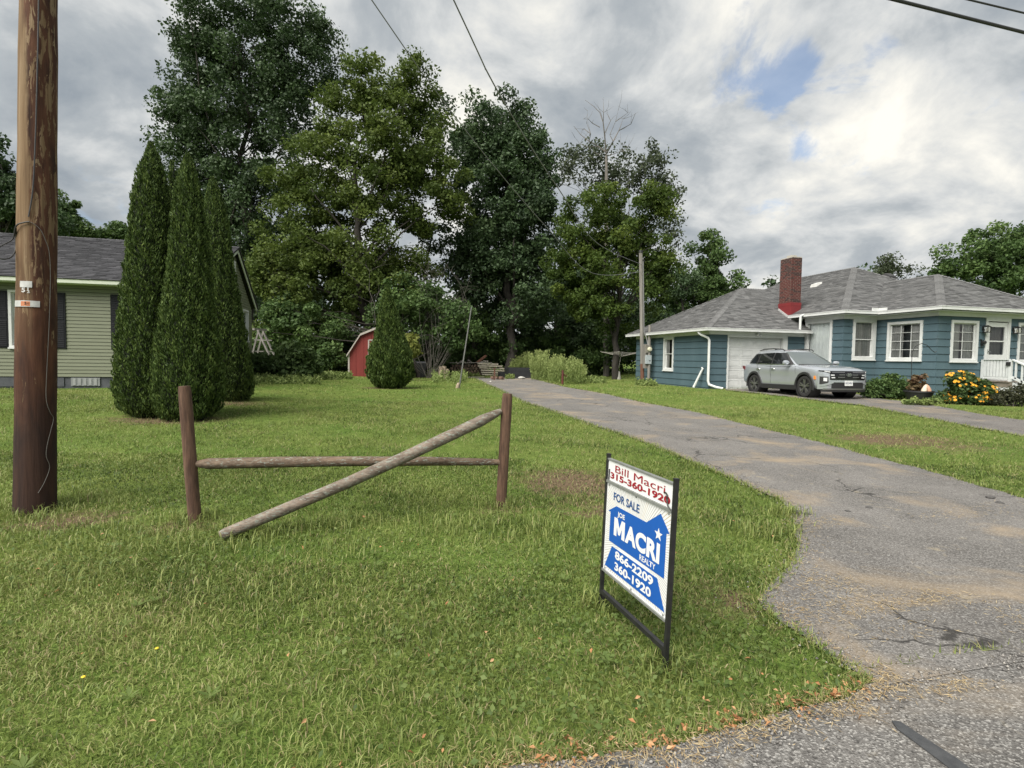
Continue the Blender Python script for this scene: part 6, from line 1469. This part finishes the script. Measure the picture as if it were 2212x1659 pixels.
# wooden A-frame by the olive house
Za = 26.0; ab = ground_at(*atZ(572, 800, Za)[:2]); af = thing('a_frame_stand', 'weathered wooden A-frame swing stand behind the vine mound', 'wooden stand', ab)
a6 = lambda x, y, dz=0: Vector(atZ((900+x*.3918)*.54004, (950+y*.3918)*.54004, Za+dz))
for dz in (0, .9):
    for (p, q) in (((335, 945), (480, 1260)), ((345, 945), (265, 1250))):
        m_ = MB(); m_.beam(a6(p[0]+dz*55, p[1], dz), a6(q[0]+dz*55, q[1], dz), .10, .07); m_.build('leg', WOODG, af)
    m_ = MB(); m_.beam(a6(300+dz*55, 1045, dz), a6(430+dz*55, 1050, dz), .07, .05); m_.build('brace', WOODG, af)
m_ = MB(); m_.beam(a6(290, 935), a6(420, 945, .9), .12, .10); m_.build('top_beam', WOODG, af); m_ = MB(); m_.beam(a6(270, 1160), a6(470, 1165, .3), .08, .06); m_.build('cross_rail', WOODG, af)
# ------------------------------------------------------------------ bushes
def ZG(u, v): return float(np.dot(gp(u, v)-CAM, fw))
def bush(name, label, blobs, Z, n, leaf, mtl, seed, clump=.35, cat='shrub', group=None, base_uv=None):
    r = np.random.default_rng(seed); b3 = [pblob(*b[:4], Z, *(b[4:])) for b in blobs]
    c = np.mean([b[0] for b in b3], 0); gz_ = float(g(c[0], c[1])); t = thing(name, label, cat, (c[0], c[1], gz_), group)
    V, T, sh, cc = cloud(b3, n, leaf, r, clump, max(14, n//70), .45, floor=gz_); npmesh('leaves', V, T, mtl, t, sh)
    mb = MB()
    for k in range(14): limb(mb, (c[0]+r.normal(0, .15), c[1]+r.normal(0, .1), gz_-.03), cc[r.integers(len(cc))], .02, .005, r, 4, .08, 5)
    mb.build('stems', BARK, t); return t
bush('vine_mound', 'broad mound of leafy vines right of the arborvitae clump', [(600, 800, 55, 22), (640, 775, 40, 30), (575, 795, 40, 28), (660, 800, 30, 20)], 23.5, 9000, .20, LF_SHRUB, 71, .4)
bush('low_shrub', 'green leafy shrub at the left of the red shed among dry grass', [(712, 770, 30, 28), (690, 790, 24, 18)], 29, 3000, .18, LF_MID, 72)
bush('low_shrub', 'yellow-green shrub showing right of the small arborvitae', [(888, 755, 18, 18), (880, 735, 14, 14)], 27, 1600, .20, leafmat('yellow_leaves', [(.10, .13, .03), (.22, .24, .06), (.34, .33, .10)], .35), 73)
bush('foundation_shrub', 'low green shrubs growing along the blue house wall beside the car', [(1895, 836, 28, 18), (1930, 832, 32, 22), (1960, 842, 22, 15), (1875, 846, 20, 12), (1920, 850, 34, 10)], ZG(1915, 860), 9000, .085, LF_MID, 74, .2)
bush('foundation_shrub', 'dark dry low shrub beside the porch steps', [(2180, 858, 28, 16), (2215, 852, 28, 22), (2145, 864, 22, 11)], ZG(2180, 876), 5200, .07, leafmat('dark_dry_leaves', [(.028, .034, .018), (.05, .055, .03), (.085, .085, .05)], .25), 75, .2)
bush('fern_clump', 'pale green ferny plants below the black tub planter', [(1990, 868, 22, 7), (2020, 866, 18, 8), (1965, 868, 14, 6)], ZG(1990, 875), 1500, .08, LF_WEED, 76, .12)
def daisies(label, blobs, Z, nl, nf, seed, stray=0):
    r = np.random.default_rng(seed); t = bush('yellow_daisy_bush', label, blobs, Z, nl, .11, LF_SHRUB, seed, .2, 'flowers', 'yellow daisies by the porch')
    b3 = [pblob(*b[:4], Z) for b in blobs]; PV = []; PF = []; CV = []; CF = []
    org = ORG[t.name]
    for k in range(nf):
        b = b3[r.integers(len(b3))]; d = unit(r.normal(size=3)); d[2] = abs(d[2])*.9-.25; d[1] = -abs(d[1]) if r.random() < .7 else d[1]
        c = np.array(b[0])+unit(d)*np.array(b[1])*r.uniform(1.0, 1.28); nrm = unit(d*.7+np.array([-.5, -.8, .7])+r.normal(0, .25, 3)); ex = unit(np.cross(nrm, r.normal(size=3))); ey = np.cross(nrm, ex); s = r.uniform(.034, .054)
        mb = MB()
        for q in range(9):
            a = 2*PI*q/9+r.normal(0, .08); u_ = ex*math.cos(a)+ey*math.sin(a); w_ = -ex*math.sin(a)+ey*math.cos(a)
            mb.add([c+u_*s*.2, c+u_*s*.65+w_*s*.24, c+u_*s*1.05-nrm*s*.15, c+u_*s*.65-w_*s*.24], [(0, 1, 2, 3)])
        for q in range(6):
            a0, a1 = 2*PI*q/6, 2*PI*(q+1)/6; mb.add([c+nrm*s*.22, c+(ex*math.cos(a0)+ey*math.sin(a0))*s*.26+nrm*s*.05, c+(ex*math.cos(a1)+ey*math.sin(a1))*s*.26+nrm*s*.05], [(0, 1, 2)])
        mb.build('flower', YEL, t)
YEL = mat('daisy_yellow', (.66, .28, .010), (.74, .38, .016), scale=3, rough=.6)
daisies('large bush of yellow daisies left of the porch', [(2085, 830, 26, 22), (2115, 845, 28, 20), (2065, 820, 20, 18), (2130, 858, 22, 14), (2095, 862, 34, 12)], ZG(2095, 873), 6500, 125, 81)
daisies('small clump of yellow daisies right of the tub planter', [(2035, 862, 16, 8), (2050, 858, 14, 10)], ZG(2042, 871), 1000, 26, 82)
# tub planter with plant and ornament
tz = ZG(1984, 866); tb = ground_at(*atZ(1984, 860, tz)[:2]); tb.z = float(g(tb.x, tb.y))-.02; tu = thing('tub_planter', 'round black tub planter by the blue house wall', 'planter', tb)
m_ = MB(); m_.lathe([(.0, .0), (.27, .0), (.34, .14), (.40, .30), (.425, .31), (.425, .36), (.39, .36), (.38, .28), (.0, .28)], tb, 28); m_.build('tub', mat('tub_black', (.016, .016, .018), (.024, .024, .026), scale=6, rough=.55), tu, smooth=True)
m_ = MB(); m_.lathe([(.38, .29), (.2, .30), (0, .30)], tb, 20); m_.build('soil', mat('potting_soil', (.03, .02, .014), scale=30), tu)
rq = np.random.default_rng(8); cpl = np.array(tb)+np.array([-.02, .05, .62])
V, T, sh, cc = cloud([(cpl, (.34, .25, .24), 1)], 700, .11, rq, .12, 20, .4); npmesh('foliage', V, T, leafmat('coleus_leaves', [(.07, .03, .02), (.14, .10, .05), (.20, .16, .09)], .25), tu, sh)
gn = Vector(tb)+Vector((.06, -.2, .30)); og = thing('garden_ornament', 'small cream and orange praying-hands shaped garden ornament in the tub planter', 'ornament', gn)
for s, cl in ((-1, (.62, .52, .40)), (1, (.62, .36, .24))):
    m_ = MB(); m_.tube([gn+Vector((s*.10, 0, 0)), gn+Vector((s*.085, 0, .10)), gn+Vector((s*.045, 0, .20)), gn+Vector((s*.012, 0, .27))], [.085, .08, .055, .015], 12); m_.build('wing', mat('ornament%d' % s, cl, scale=6, rough=.6), og, smooth=True)
hk_ = MB(); hz = ZG(1967, 858); hb = Vector(atZ(1967, 860, hz)); hb.z = float(g(hb.x, hb.y)); h6 = lambda x, y: Vector(atZ(*c4(x, y), hz))
hk_.tube([hb, h6(785, 780), h6(790, 660), h6(830, 590), h6(910, 552), h6(980, 575), h6(1040, 640), h6(1080, 668), h6(1100, 650)], .012, 6)
tag(hk_.build('shepherd_hook', IRON, smooth=True, org=hb), 'thin dark iron garden hook in front of the blue wall', 'garden hook')
# tall weeds
r_ = np.random.default_rng(31); Pl, Al, Sl = [], [], []
wc = gp(1190, 826); zc_ = []
for k in range(520):
    u = r_.uniform(1095, 1262); Zw = r_.uniform(34.6, 38) if u < 1150 else (r_.uniform(29, 36) if u < 1185 else r_.uniform(25.5, 32)); p = atZ(u, 800, Zw); gz_ = float(g(p[0], p[1]))
    pro = max(.25, 1-((u-1185)/85)**4*.75); hh = r_.uniform(.85, 1.45)*pro*(1.0 if u > 1185 else 1.2); lean_ = np.array([r_.normal((u-1180)/400, .12), r_.normal(0, .12), 1])
    nl = 44; t_ = r_.random(nl)**.8; pp = np.array([p[0], p[1], gz_])+lean_*(t_*hh)[:, None]
    a = r_.random(nl)*6.28; dd = np.stack([np.cos(a), np.sin(a), np.full(nl, 1.1)], 1)
    Pl.append(pp+unit(dd)*.05); Al.append(unit(dd+r_.normal(0, .2, (nl, 3)))); Sl.append(np.clip(.35+.4*t_+r_.normal(0, .15, nl), 0, 1))
P = np.concatenate(Pl); A = np.concatenate(Al); Nn = unit(np.cross(A, r_.normal(size=A.shape))); s = r_.uniform(.09, .17, len(P)); V, T = leaves(P, A, Nn, s, s*.30)
tag(npmesh('tall_weeds', V, T, LF_WEED, shade=np.repeat(np.concatenate(Sl), 4)), 'tall pale green weeds at the end of the driveway', 'weeds', kind='stuff')
# rough weeds round the woodpile
Pl, Al, Sl = [], [], []
for (u0, u1, v0, v1, h0, n_) in ((935, 1010, 814, 828, .45, 130), (925, 950, 806, 816, .5, 50), (1092, 1110, 817, 819, .25, 30), (690, 760, 812, 820, .25, 120), (1240, 1310, 820, 828, .25, 120), (1000, 1035, 812.5, 814, .2, 40), (1375, 1420, 826, 834, .22, 80), (540, 690, 818, 830, .2, 160)):
    for k in range(n_):
        p = gp(r_.uniform(u0, u1), r_.uniform(v0, v1)); hh = h0*r_.uniform(.5, 1.2); nl = 16; t_ = r_.random(nl); a = r_.random(nl)*6.28
        Pl.append(np.array([p[0], p[1], float(g(p[0], p[1]))])+np.array([r_.normal(0, .1), 0, 1])*(t_*hh)[:, None]+r_.normal(0, .03, (nl, 3))); Al.append(unit(np.stack([np.cos(a), np.sin(a), np.full(nl, .8)], 1))); Sl.append(np.clip(.4+r_.normal(0, .2, nl), 0, 1))
P = np.concatenate(Pl); A = np.concatenate(Al); Nn = unit(np.cross(A, r_.normal(size=A.shape))); s = r_.uniform(.08, .18, len(P)); V, T = leaves(P, A, Nn, s, s*.35)
tag(npmesh('rough_weeds', V, T, LF_WEED, shade=np.repeat(np.concatenate(Sl), 4)), 'rough green weeds around the far yard things', 'weeds', kind='stuff')
# ================================================================== grass and litter
def vnoise(x, y, s, ph=0): return (np.sin(x*s+ph+1.3*np.sin(y*s*.7+ph))+np.sin(y*s*1.1-ph+1.7*np.sin(x*s*.6))+np.sin((x+y)*s*.53+2*ph))/3
FOOT = [(-18, 18.15, -5.3, 26), (13.7, 20.3, 19, 27.1), (18.5, 18.2, 28, 31), (20.2, 15.7, 26.3, 19), (22.4, 13.6, 25.4, 15.8)]
def lawn_points(n, z0, z1, r, keepdirt=.25):
    Z = np.sqrt(r.random(n)*(z1**2-z0**2)+z0**2); X = (r.random(n)*2-1)*(Z*1.08+.6)
    x = X*CYW + Z*SY; y = -X*SY + Z*CYW
    k = np.ones(n, bool)
    jx, jy = x+r.normal(0, .028, n), y+r.normal(0, .028, n)
    for pg in ASPHALT_POLYS: k &= ~inside(pg, jx, jy)
    for (a, b, c, d) in FOOT: k &= ~((x > a) & (x < c) & (y > b) & (y < d))
    k &= r.random(n) > dirt_at(x, y)*(1-keepdirt)*1.25
    k &= r.random(n) < .78+.35*vnoise(x, y, 2.3)
    return x[k], y[k], Z[k]
GRASS = leafmat('grass_blades', [(.032, .055, .013), (.120, .168, .036), (.215, .262, .072), (.29, .315, .105), (.29, .24, .13)], .3, .55, .35)
def blades(name, n, z0, z1, h0, w0, seed, tri1=False, label=''):
    r = np.random.default_rng(seed); x, y, Z = lawn_points(n, z0, z1, r); m = len(x); gz_ = g(x, y)-.012
    a = r.random(m)*2*PI; le = np.abs(r.normal(.75, .55, m)); hh = h0*r.uniform(.40, 1.25, m)*(1+.45*vnoise(x, y, 4.3, 1)); w_ = w0*r.uniform(.6, 1.4, m)*(Z/((z0+z1)/2))**.5
    d = np.stack([np.cos(a), np.sin(a), np.zeros(m)], 1); sd = np.stack([-np.sin(a), np.cos(a), np.zeros(m)], 1)
    # let the flat of the blade be turned at random
    tw = r.random(m)*PI; sd = sd*np.cos(tw)[:, None] + d*np.sin(tw)[:, None]
    B0 = np.stack([x, y, gz_], 1); mid = B0 + d*(le*hh*.35)[:, None] + np.array([0, 0, 1])*(hh*.62)[:, None]; tip = B0 + d*(le*hh*1.15)[:, None] + np.array([0, 0, 1])*(hh*np.clip(1.05-le*.35, .35, 1))[:, None]
    sh = np.clip(.34 + .22*vnoise(x, y, 1.5, 2)*vnoise(y, x, .6, 1) + .15*vnoise(x, y, 2.9, 6) + .10*vnoise(x, y, .35, 4) + .13*vnoise(x, y, 8.5, 3) + r.normal(0, .13, m) + np.clip((Z-5)/14, 0, 1)*.10, 0, .8); dry = r.random(m) < .05+.5*dirt_at(x, y)+.16*np.clip(vnoise(x, y, .8, 7), 0, 1)+.10*np.clip(vnoise(x, y, 3.7, 9), 0, 1); sh[dry] = r.uniform(.8, 1, dry.sum())
    if tri1:
        V = np.stack([B0-sd*w_[:, None]*.5, B0+sd*w_[:, None]*.5, tip], 1).reshape(-1, 3); T = np.arange(m*3).reshape(-1, 3); S = np.repeat(sh, 3)
    else:
        V = np.stack([B0-sd*w_[:, None]*.5, B0+sd*w_[:, None]*.5, mid+sd*w_[:, None]*.45, mid-sd*w_[:, None]*.45, tip], 1).reshape(-1, 3)
        k = np.arange(m)[:, None]*5; T = np.concatenate([k+[[0, 1, 2]], k+[[0, 2, 3]], k+[[3, 2, 4]]], 0); S = np.repeat(sh, 5)
    return V, T, S
parts = [blades('g', 135000, 1.35, 3.6, .036, .0046, 1), blades('g', 180000, 3.6, 7.2, .042, .0064, 2), blades('g', 230000, 7.2, 15, .055, .012, 3, True), blades('g', 210000, 15, 40, .060, .028, 4, True)]
off = 0; VV, TT, SS = [], [], []
for V, T, S in parts: VV.append(V); TT.append(T+off); SS.append(S); off += len(V)
tag(npmesh('grass', np.concatenate(VV), np.concatenate(TT), GRASS, shade=np.concatenate(SS)), 'short mown green lawn grass', 'grass', kind='stuff')
# turf creeping over the asphalt edges
r = np.random.default_rng(43); E_ = []
for poly in (DRIVE, ROAD_EDGE, ND):
    a, b = poly[:-1], poly[1:]; md = (a+b)/2; Zm = md[:, 0]*SY+md[:, 1]*CYW; Xm = md[:, 0]*CYW-md[:, 1]*SY; L_ = np.linalg.norm(b-a, axis=1)
    ok = (Zm > 1.2) & (Zm < 34) & (np.abs(Xm) < Zm*1.1+.6) & (L_ < 1)
    for i in np.nonzero(ok)[0]:
        n_ = int(L_[i]*np.clip(1500/Zm[i], 60, 700)); t = r.random(n_)[:, None]; nn = np.array([-(b-a)[i, 1], (b-a)[i, 0]])/L_[i]
        p = a[i]+(b-a)[i]*t+nn*r.normal(.012, .028, n_)[:, None]*(1+Zm[i]/14); E_.append(np.concatenate([p, np.full((n_, 1), Zm[i])], 1))
E_ = np.concatenate(E_); cut = inside(ROAD, E_[:, 0], E_[:, 1]-.05) & inside(ROAD, E_[:, 0], E_[:, 1]); cut |= (E_[:, 0] > 2.15) & (E_[:, 1] < 1.95) & (E_[:, 0] < 8.1)
for (x0_, y0_, x1_, y1_) in FOOT: cut |= (E_[:, 0] > x0_) & (E_[:, 0] < x1_) & (E_[:, 1] > y0_) & (E_[:, 1] < y1_)
E_ = E_[~cut]; m = len(E_); a = r.random(m)*2*PI; hh = r.uniform(.018, .048, m)*(1+E_[:, 2]/30); le = np.abs(r.normal(.7, .5, m)); w_ = .0045*(1+E_[:, 2]/5)*r.uniform(.6, 1.3, m)
d = np.stack([np.cos(a), np.sin(a), np.zeros(m)], 1); sd = np.stack([-np.sin(a), np.cos(a), np.zeros(m)], 1); B0 = np.stack([E_[:, 0], E_[:, 1], g(E_[:, 0], E_[:, 1])+.004], 1)
tip = B0+d*(le*hh*1.1)[:, None]+np.array([0, 0, 1])*(hh*np.clip(1.05-le*.3, .4, 1))[:, None]
V = np.stack([B0-sd*w_[:, None]*.5, B0+sd*w_[:, None]*.5, tip], 1).reshape(-1, 3)
tag(npmesh('edge_grass', V, np.arange(m*3).reshape(-1, 3), GRASS, shade=np.repeat(np.clip(r.normal(.40, .17, m)+(r.random(m) < .12)*.5, 0, 1), 3)), 'ragged grass creeping over the asphalt edges', 'grass', kind='stuff')
# tufts left by the mower round posts, pole and log
r = np.random.default_rng(44); xs, ys = [], []
for (p, n_, rr_) in ((PB, 420, .28), (B1, 220, .14), (B2, 200, .12), (fa, 420, .3), (S0, 120, .07), (S1, 160, .08)):
    a = r.random(n_)*2*PI; q = np.abs(r.normal(rr_, rr_*.35, n_)); xs.append(p[0]+np.cos(a)*q); ys.append(p[1]+np.sin(a)*q)
for t_ in np.linspace(0, .45, 16):
    q = fa+(fb-fa)*t_; xs.append(q.x+r.normal(0, .08, 34)); ys.append(q.y+r.normal(0.03, .10, 34))
for (u, v, n_, s_) in ((1180, 1150, 500, .3), (1000, 1140, 300, .25), (280, 1150, 300, .3), (700, 1180, 300, .35), (150, 1250, 300, .3), (560, 1300, 200, .3), (1650, 1150, 300, .15), (1700, 1110, 200, .1)):
    p = gp(u, v); xs.append(p[0]+r.normal(0, s_, n_)); ys.append(p[1]+r.normal(0, s_*.7, n_))
x = np.concatenate(xs); y = np.concatenate(ys); m = len(x); a = r.random(m)*2*PI; hh = r.uniform(.05, .12, m); le = np.abs(r.normal(.5, .35, m)); w_ = r.uniform(.004, .007, m)
d = np.stack([np.cos(a), np.sin(a), np.zeros(m)], 1); sd = np.stack([-np.sin(a), np.cos(a), np.zeros(m)], 1); B0 = np.stack([x, y, g(x, y)-.012], 1)
mid = B0+d*(le*hh*.3)[:, None]+np.array([0, 0, 1])*(hh*.65)[:, None]; tip = B0+d*(le*hh*1.1)[:, None]+np.array([0, 0, 1])*(hh*np.clip(1.05-le*.3, .4, 1))[:, None]
V = np.stack([B0-sd*w_[:, None]*.5, B0+sd*w_[:, None]*.5, mid+sd*w_[:, None]*.45, mid-sd*w_[:, None]*.45, tip], 1).reshape(-1, 3); k = np.arange(m)[:, None]*5
tag(npmesh('grass_tufts', V, np.concatenate([k+[[0, 1, 2]], k+[[0, 2, 3]], k+[[3, 2, 4]]], 0), GRASS, shade=np.repeat(np.clip(r.normal(.45, .17, m), 0, 1), 5)), 'longer uncut grass tufts around the posts and the fallen rail', 'grass', kind='stuff')
# broad-leaved weeds and clover in the lawn
r = np.random.default_rng(45); x, y, Z = lawn_points(60000, 1.35, 6.5, r); kk = vnoise(x, y, 1.7, 5)+.55*(Z < 2.6)+r.normal(0, .25, len(x)) > .28; x, y, Z = x[kk], y[kk], Z[kk]; m = len(x)
P = np.stack([x, y, g(x, y)+r.uniform(.018, .05, m)], 1); Nn = unit(r.normal(0, .45, (m, 3))+[0, 0, 1]); A = unit(np.cross(Nn, r.normal(size=(m, 3)))); s = r.uniform(.012, .032, m)*np.where(Z < 2.8, 1.15, 1.0); V, T = leaves(P, A, Nn, s, s*.66, .12)
WEEDL = leafmat('lawn_weed_leaves', [(.045, .078, .02), (.10, .145, .036), (.18, .225, .075)], .3)
S = np.clip(r.normal(.5, .2, m), 0, 1)
# rosettes
Pr, Ar, Nr, Sr = [], [], [], []
for k in range(34):
    z_ = r.uniform(1.45, 5.5); X = r.uniform(-1, 1)*(z_*1.0); cx_, cy_ = X*CYW+z_*SY, -X*SY+z_*CYW
    if any(inside(pg, np.array([cx_]), np.array([cy_]))[0] for pg in ASPHALT_POLYS): continue
    nl = r.integers(7, 14)
    for j in range(nl):
        a = 2*PI*j/nl+r.normal(0, .2); l = r.uniform(.03, .062); dd = np.array([math.cos(a), math.sin(a), .35]); Pr.append(np.array([cx_, cy_, float(g(cx_, cy_))+.018])+dd*l*.5); Ar.append(dd/np.linalg.norm(dd)); Nr.append(unit(np.array([-math.cos(a)*.35, -math.sin(a)*.35, 1]))); Sr.append(l)
V2, T2 = leaves(np.array(Pr), np.array(Ar), np.array(Nr), np.array(Sr), np.array(Sr)*.26, .1)
tag(npmesh('lawn_weeds', np.concatenate([V, V2]), np.concatenate([T, T2+len(V)]), WEEDL, shade=np.concatenate([np.repeat(S, 4), np.repeat(np.clip(r.normal(.6, .15, len(Pr)), 0, 1), 4)])), 'clover and broad-leaved weeds in the lawn', 'weeds', kind='stuff')
# fallen orange leaves along the road edge
r = np.random.default_rng(46); n_ = 330; t_ = r.random(n_); ex_ = np.interp(t_+.05*np.sin(t_*40), [0, .25, .5, .75, 1], [-.5, .7, 1.25, 1.75, 2.05]); re = np.array(ROAD_EDGE); yy = np.interp(ex_, re[:, 0], re[:, 1]) + r.normal(.02, .035, n_)*np.where(r.random(n_) < .85, 1, 3)
sc_x, sc_y, sc_z = lawn_points(160, 1.5, 4.5, r); ex_ = np.concatenate([ex_, sc_x]); yy = np.concatenate([yy, sc_y]); n_ = len(ex_)
Nn = unit(r.normal(0, .55, (n_, 3))+[0, 0, 1]); A = unit(np.cross(Nn, r.normal(size=(n_, 3)))); s = r.uniform(.009, .034, n_); V, T = leaves(np.stack([ex_, yy, g(ex_, yy)+.008+r.random(n_)*.02+.02*(np.arange(n_) > 329)], 1), A, Nn, s, s*.55, .3)
tag(npmesh('fallen_leaves', V, T, leafmat('orange_leaves', [(.24, .10, .045), (.42, .21, .095), (.52, .33, .18)], .2), shade=np.repeat(np.clip(r.normal(.5, .25, n_), 0, 1), 4)), 'small orange fallen leaves along the road edge', 'leaves', kind='stuff')
# straw-coloured clippings on the asphalt edges
r = np.random.default_rng(47); xs, ys = [], []
n_ = 2600; ex_ = r.uniform(-.3, 2.3, n_); xs.append(ex_); ys.append(np.interp(ex_, re[:, 0], re[:, 1])+r.normal(-.02, .055, n_))
de = np.array(DRIVE[:90]); i_ = r.integers(0, 60, 2000); xs.append(de[i_, 0]+np.abs(r.normal(.0, .08, 2000))); ys.append(de[i_, 1]+r.normal(0, .09, 2000))
for (u, v, n_, sx_, sy_) in ((1790, 1260, 260, .12, .1), (1830, 1310, 420, .22, .10), (1950, 1310, 160, .15, .05), (2010, 1290, 120, .1, .04), (1740, 1330, 120, .15, .08), (2060, 1490, 160, .14, .03), (2190, 1330, 200, .12, .2), (1930, 1370, 90, .2, .05), (2080, 1110, 260, .35, .12), (1760, 1130, 260, .16, .10)):
    p = gp(u, v); xs.append(p[0]+r.normal(0, sx_, n_)); ys.append(p[1]+r.normal(0, sy_, n_))
x = np.concatenate(xs); y = np.concatenate(ys); m = len(x); P = np.stack([x, y, g(x, y)+.010+r.random(m)*.008], 1); a = r.random(m)*2*PI; A = np.stack([np.cos(a), np.sin(a), r.normal(0, .12, m)], 1); Nn = unit(r.normal(0, .3, (m, 3))+[0, 0, 1]); s = r.uniform(.015, .055, m); V, T = leaves(P, unit(A), Nn, s, np.full(m, .0028), 0)
tag(npmesh('straw_clippings', V, T, leafmat('straw', [(.22, .15, .075), (.36, .27, .14), (.50, .40, .24)], .1), shade=np.repeat(r.random(m), 4)), 'dry straw-coloured grass clippings strewn along the asphalt edges', 'clippings', kind='stuff')
# loose grit along the asphalt edges
r = np.random.default_rng(48); i_ = r.integers(0, 110, 1500); i_ = i_[i_ < len(DRIVE)]; gx = DRIVE[i_, 0]+r.normal(.06, .10, len(i_)); gy = DRIVE[i_, 1]+r.normal(0, .10, len(i_))
ex_ = r.uniform(-.2, 4, 900); gx = np.concatenate([gx, ex_]); gy = np.concatenate([gy, np.interp(ex_, re[:, 0], re[:, 1])-np.abs(r.normal(0, .08, 900))]); m = len(gx)
s = r.uniform(.003, .009, m)[:, None]; C0 = np.stack([gx, gy, g(gx, gy)+.009], 1); dirs = np.array([[1, 0, 0], [0, 1, 0], [-1, 0, 0], [0, -1, 0], [0, 0, .8], [0, 0, -.8]])
V = (C0[:, None, :]+s[:, None, :]*dirs[None]*r.uniform(.6, 1.3, (m, 6, 1))).reshape(-1, 3); k = np.arange(m)[:, None]*6
T = np.concatenate([k+[[a, (a+1) % 4, 4]] for a in range(4)]+[k+[[(a+1) % 4, a, 5]] for a in range(4)], 0)
tag(npmesh('loose_grit', V, T, leafmat('grit', [(.10, .095, .09), (.20, .19, .18), (.34, .32, .29)], 0, .9), shade=np.repeat(r.random(m), 6)), 'loose grit and crumbs along the driveway edge', 'gravel', kind='stuff')
# crumbled asphalt bits by the drive mouth
AB = mat('asphalt_crumb', (.05, .048, .047), (.09, .085, .08), scale=30, rough=.95)
for k, (u, v, s, lb) in enumerate(((1720, 1108, .05, 'crumbled asphalt lump at the lawn corner of the driveway'), (1742, 1112, .035, 'smaller crumbled asphalt lump right of the corner lump'), (2140, 1077, .05, 'dark asphalt chunk at the right driveway edge'), (2160, 1088, .04, 'second dark asphalt chunk at the right driveway edge'), (1878, 1098, .035, 'dark asphalt lump in the middle of the driveway mouth'), (1832, 1106, .03, 'small dark lump left of the middle driveway lump'), (2010, 1395, .022, 'black pebble lying alone on the drive apron'))):
    o = rock('asphalt_chunk', u, v, (s, s*.8, s*.35), AB, lb); o['category'] = 'rubble'
# two dandelions
for k, (u, v, lb) in enumerate(((178, 1482, 'yellow dandelion flower low in the left foreground grass'), (337, 1432, 'yellow dandelion flower further back in the foreground grass'))):
    p = on_ground(u, v+16); t = thing('dandelion', lb, 'flower', p); hgt = .07+.03*k
    m_ = MB(); m_.tube([p, p+Vector((.005, 0, hgt))], .0022, 5); m_.build('stem', mat('dand_stem%d' % k, (.12, .17, .05), scale=5), t)
    m_ = MB(); m_.lathe([(.0, .003), (.006, .004), (.009, .001), (.006, -.003), (.0, -.005)], p+Vector((.005, 0, hgt)), 10); m_.build('flower_head', mat('dand_yel%d' % k, (.62, .48, .03), scale=90, rough=.7), t, smooth=True)
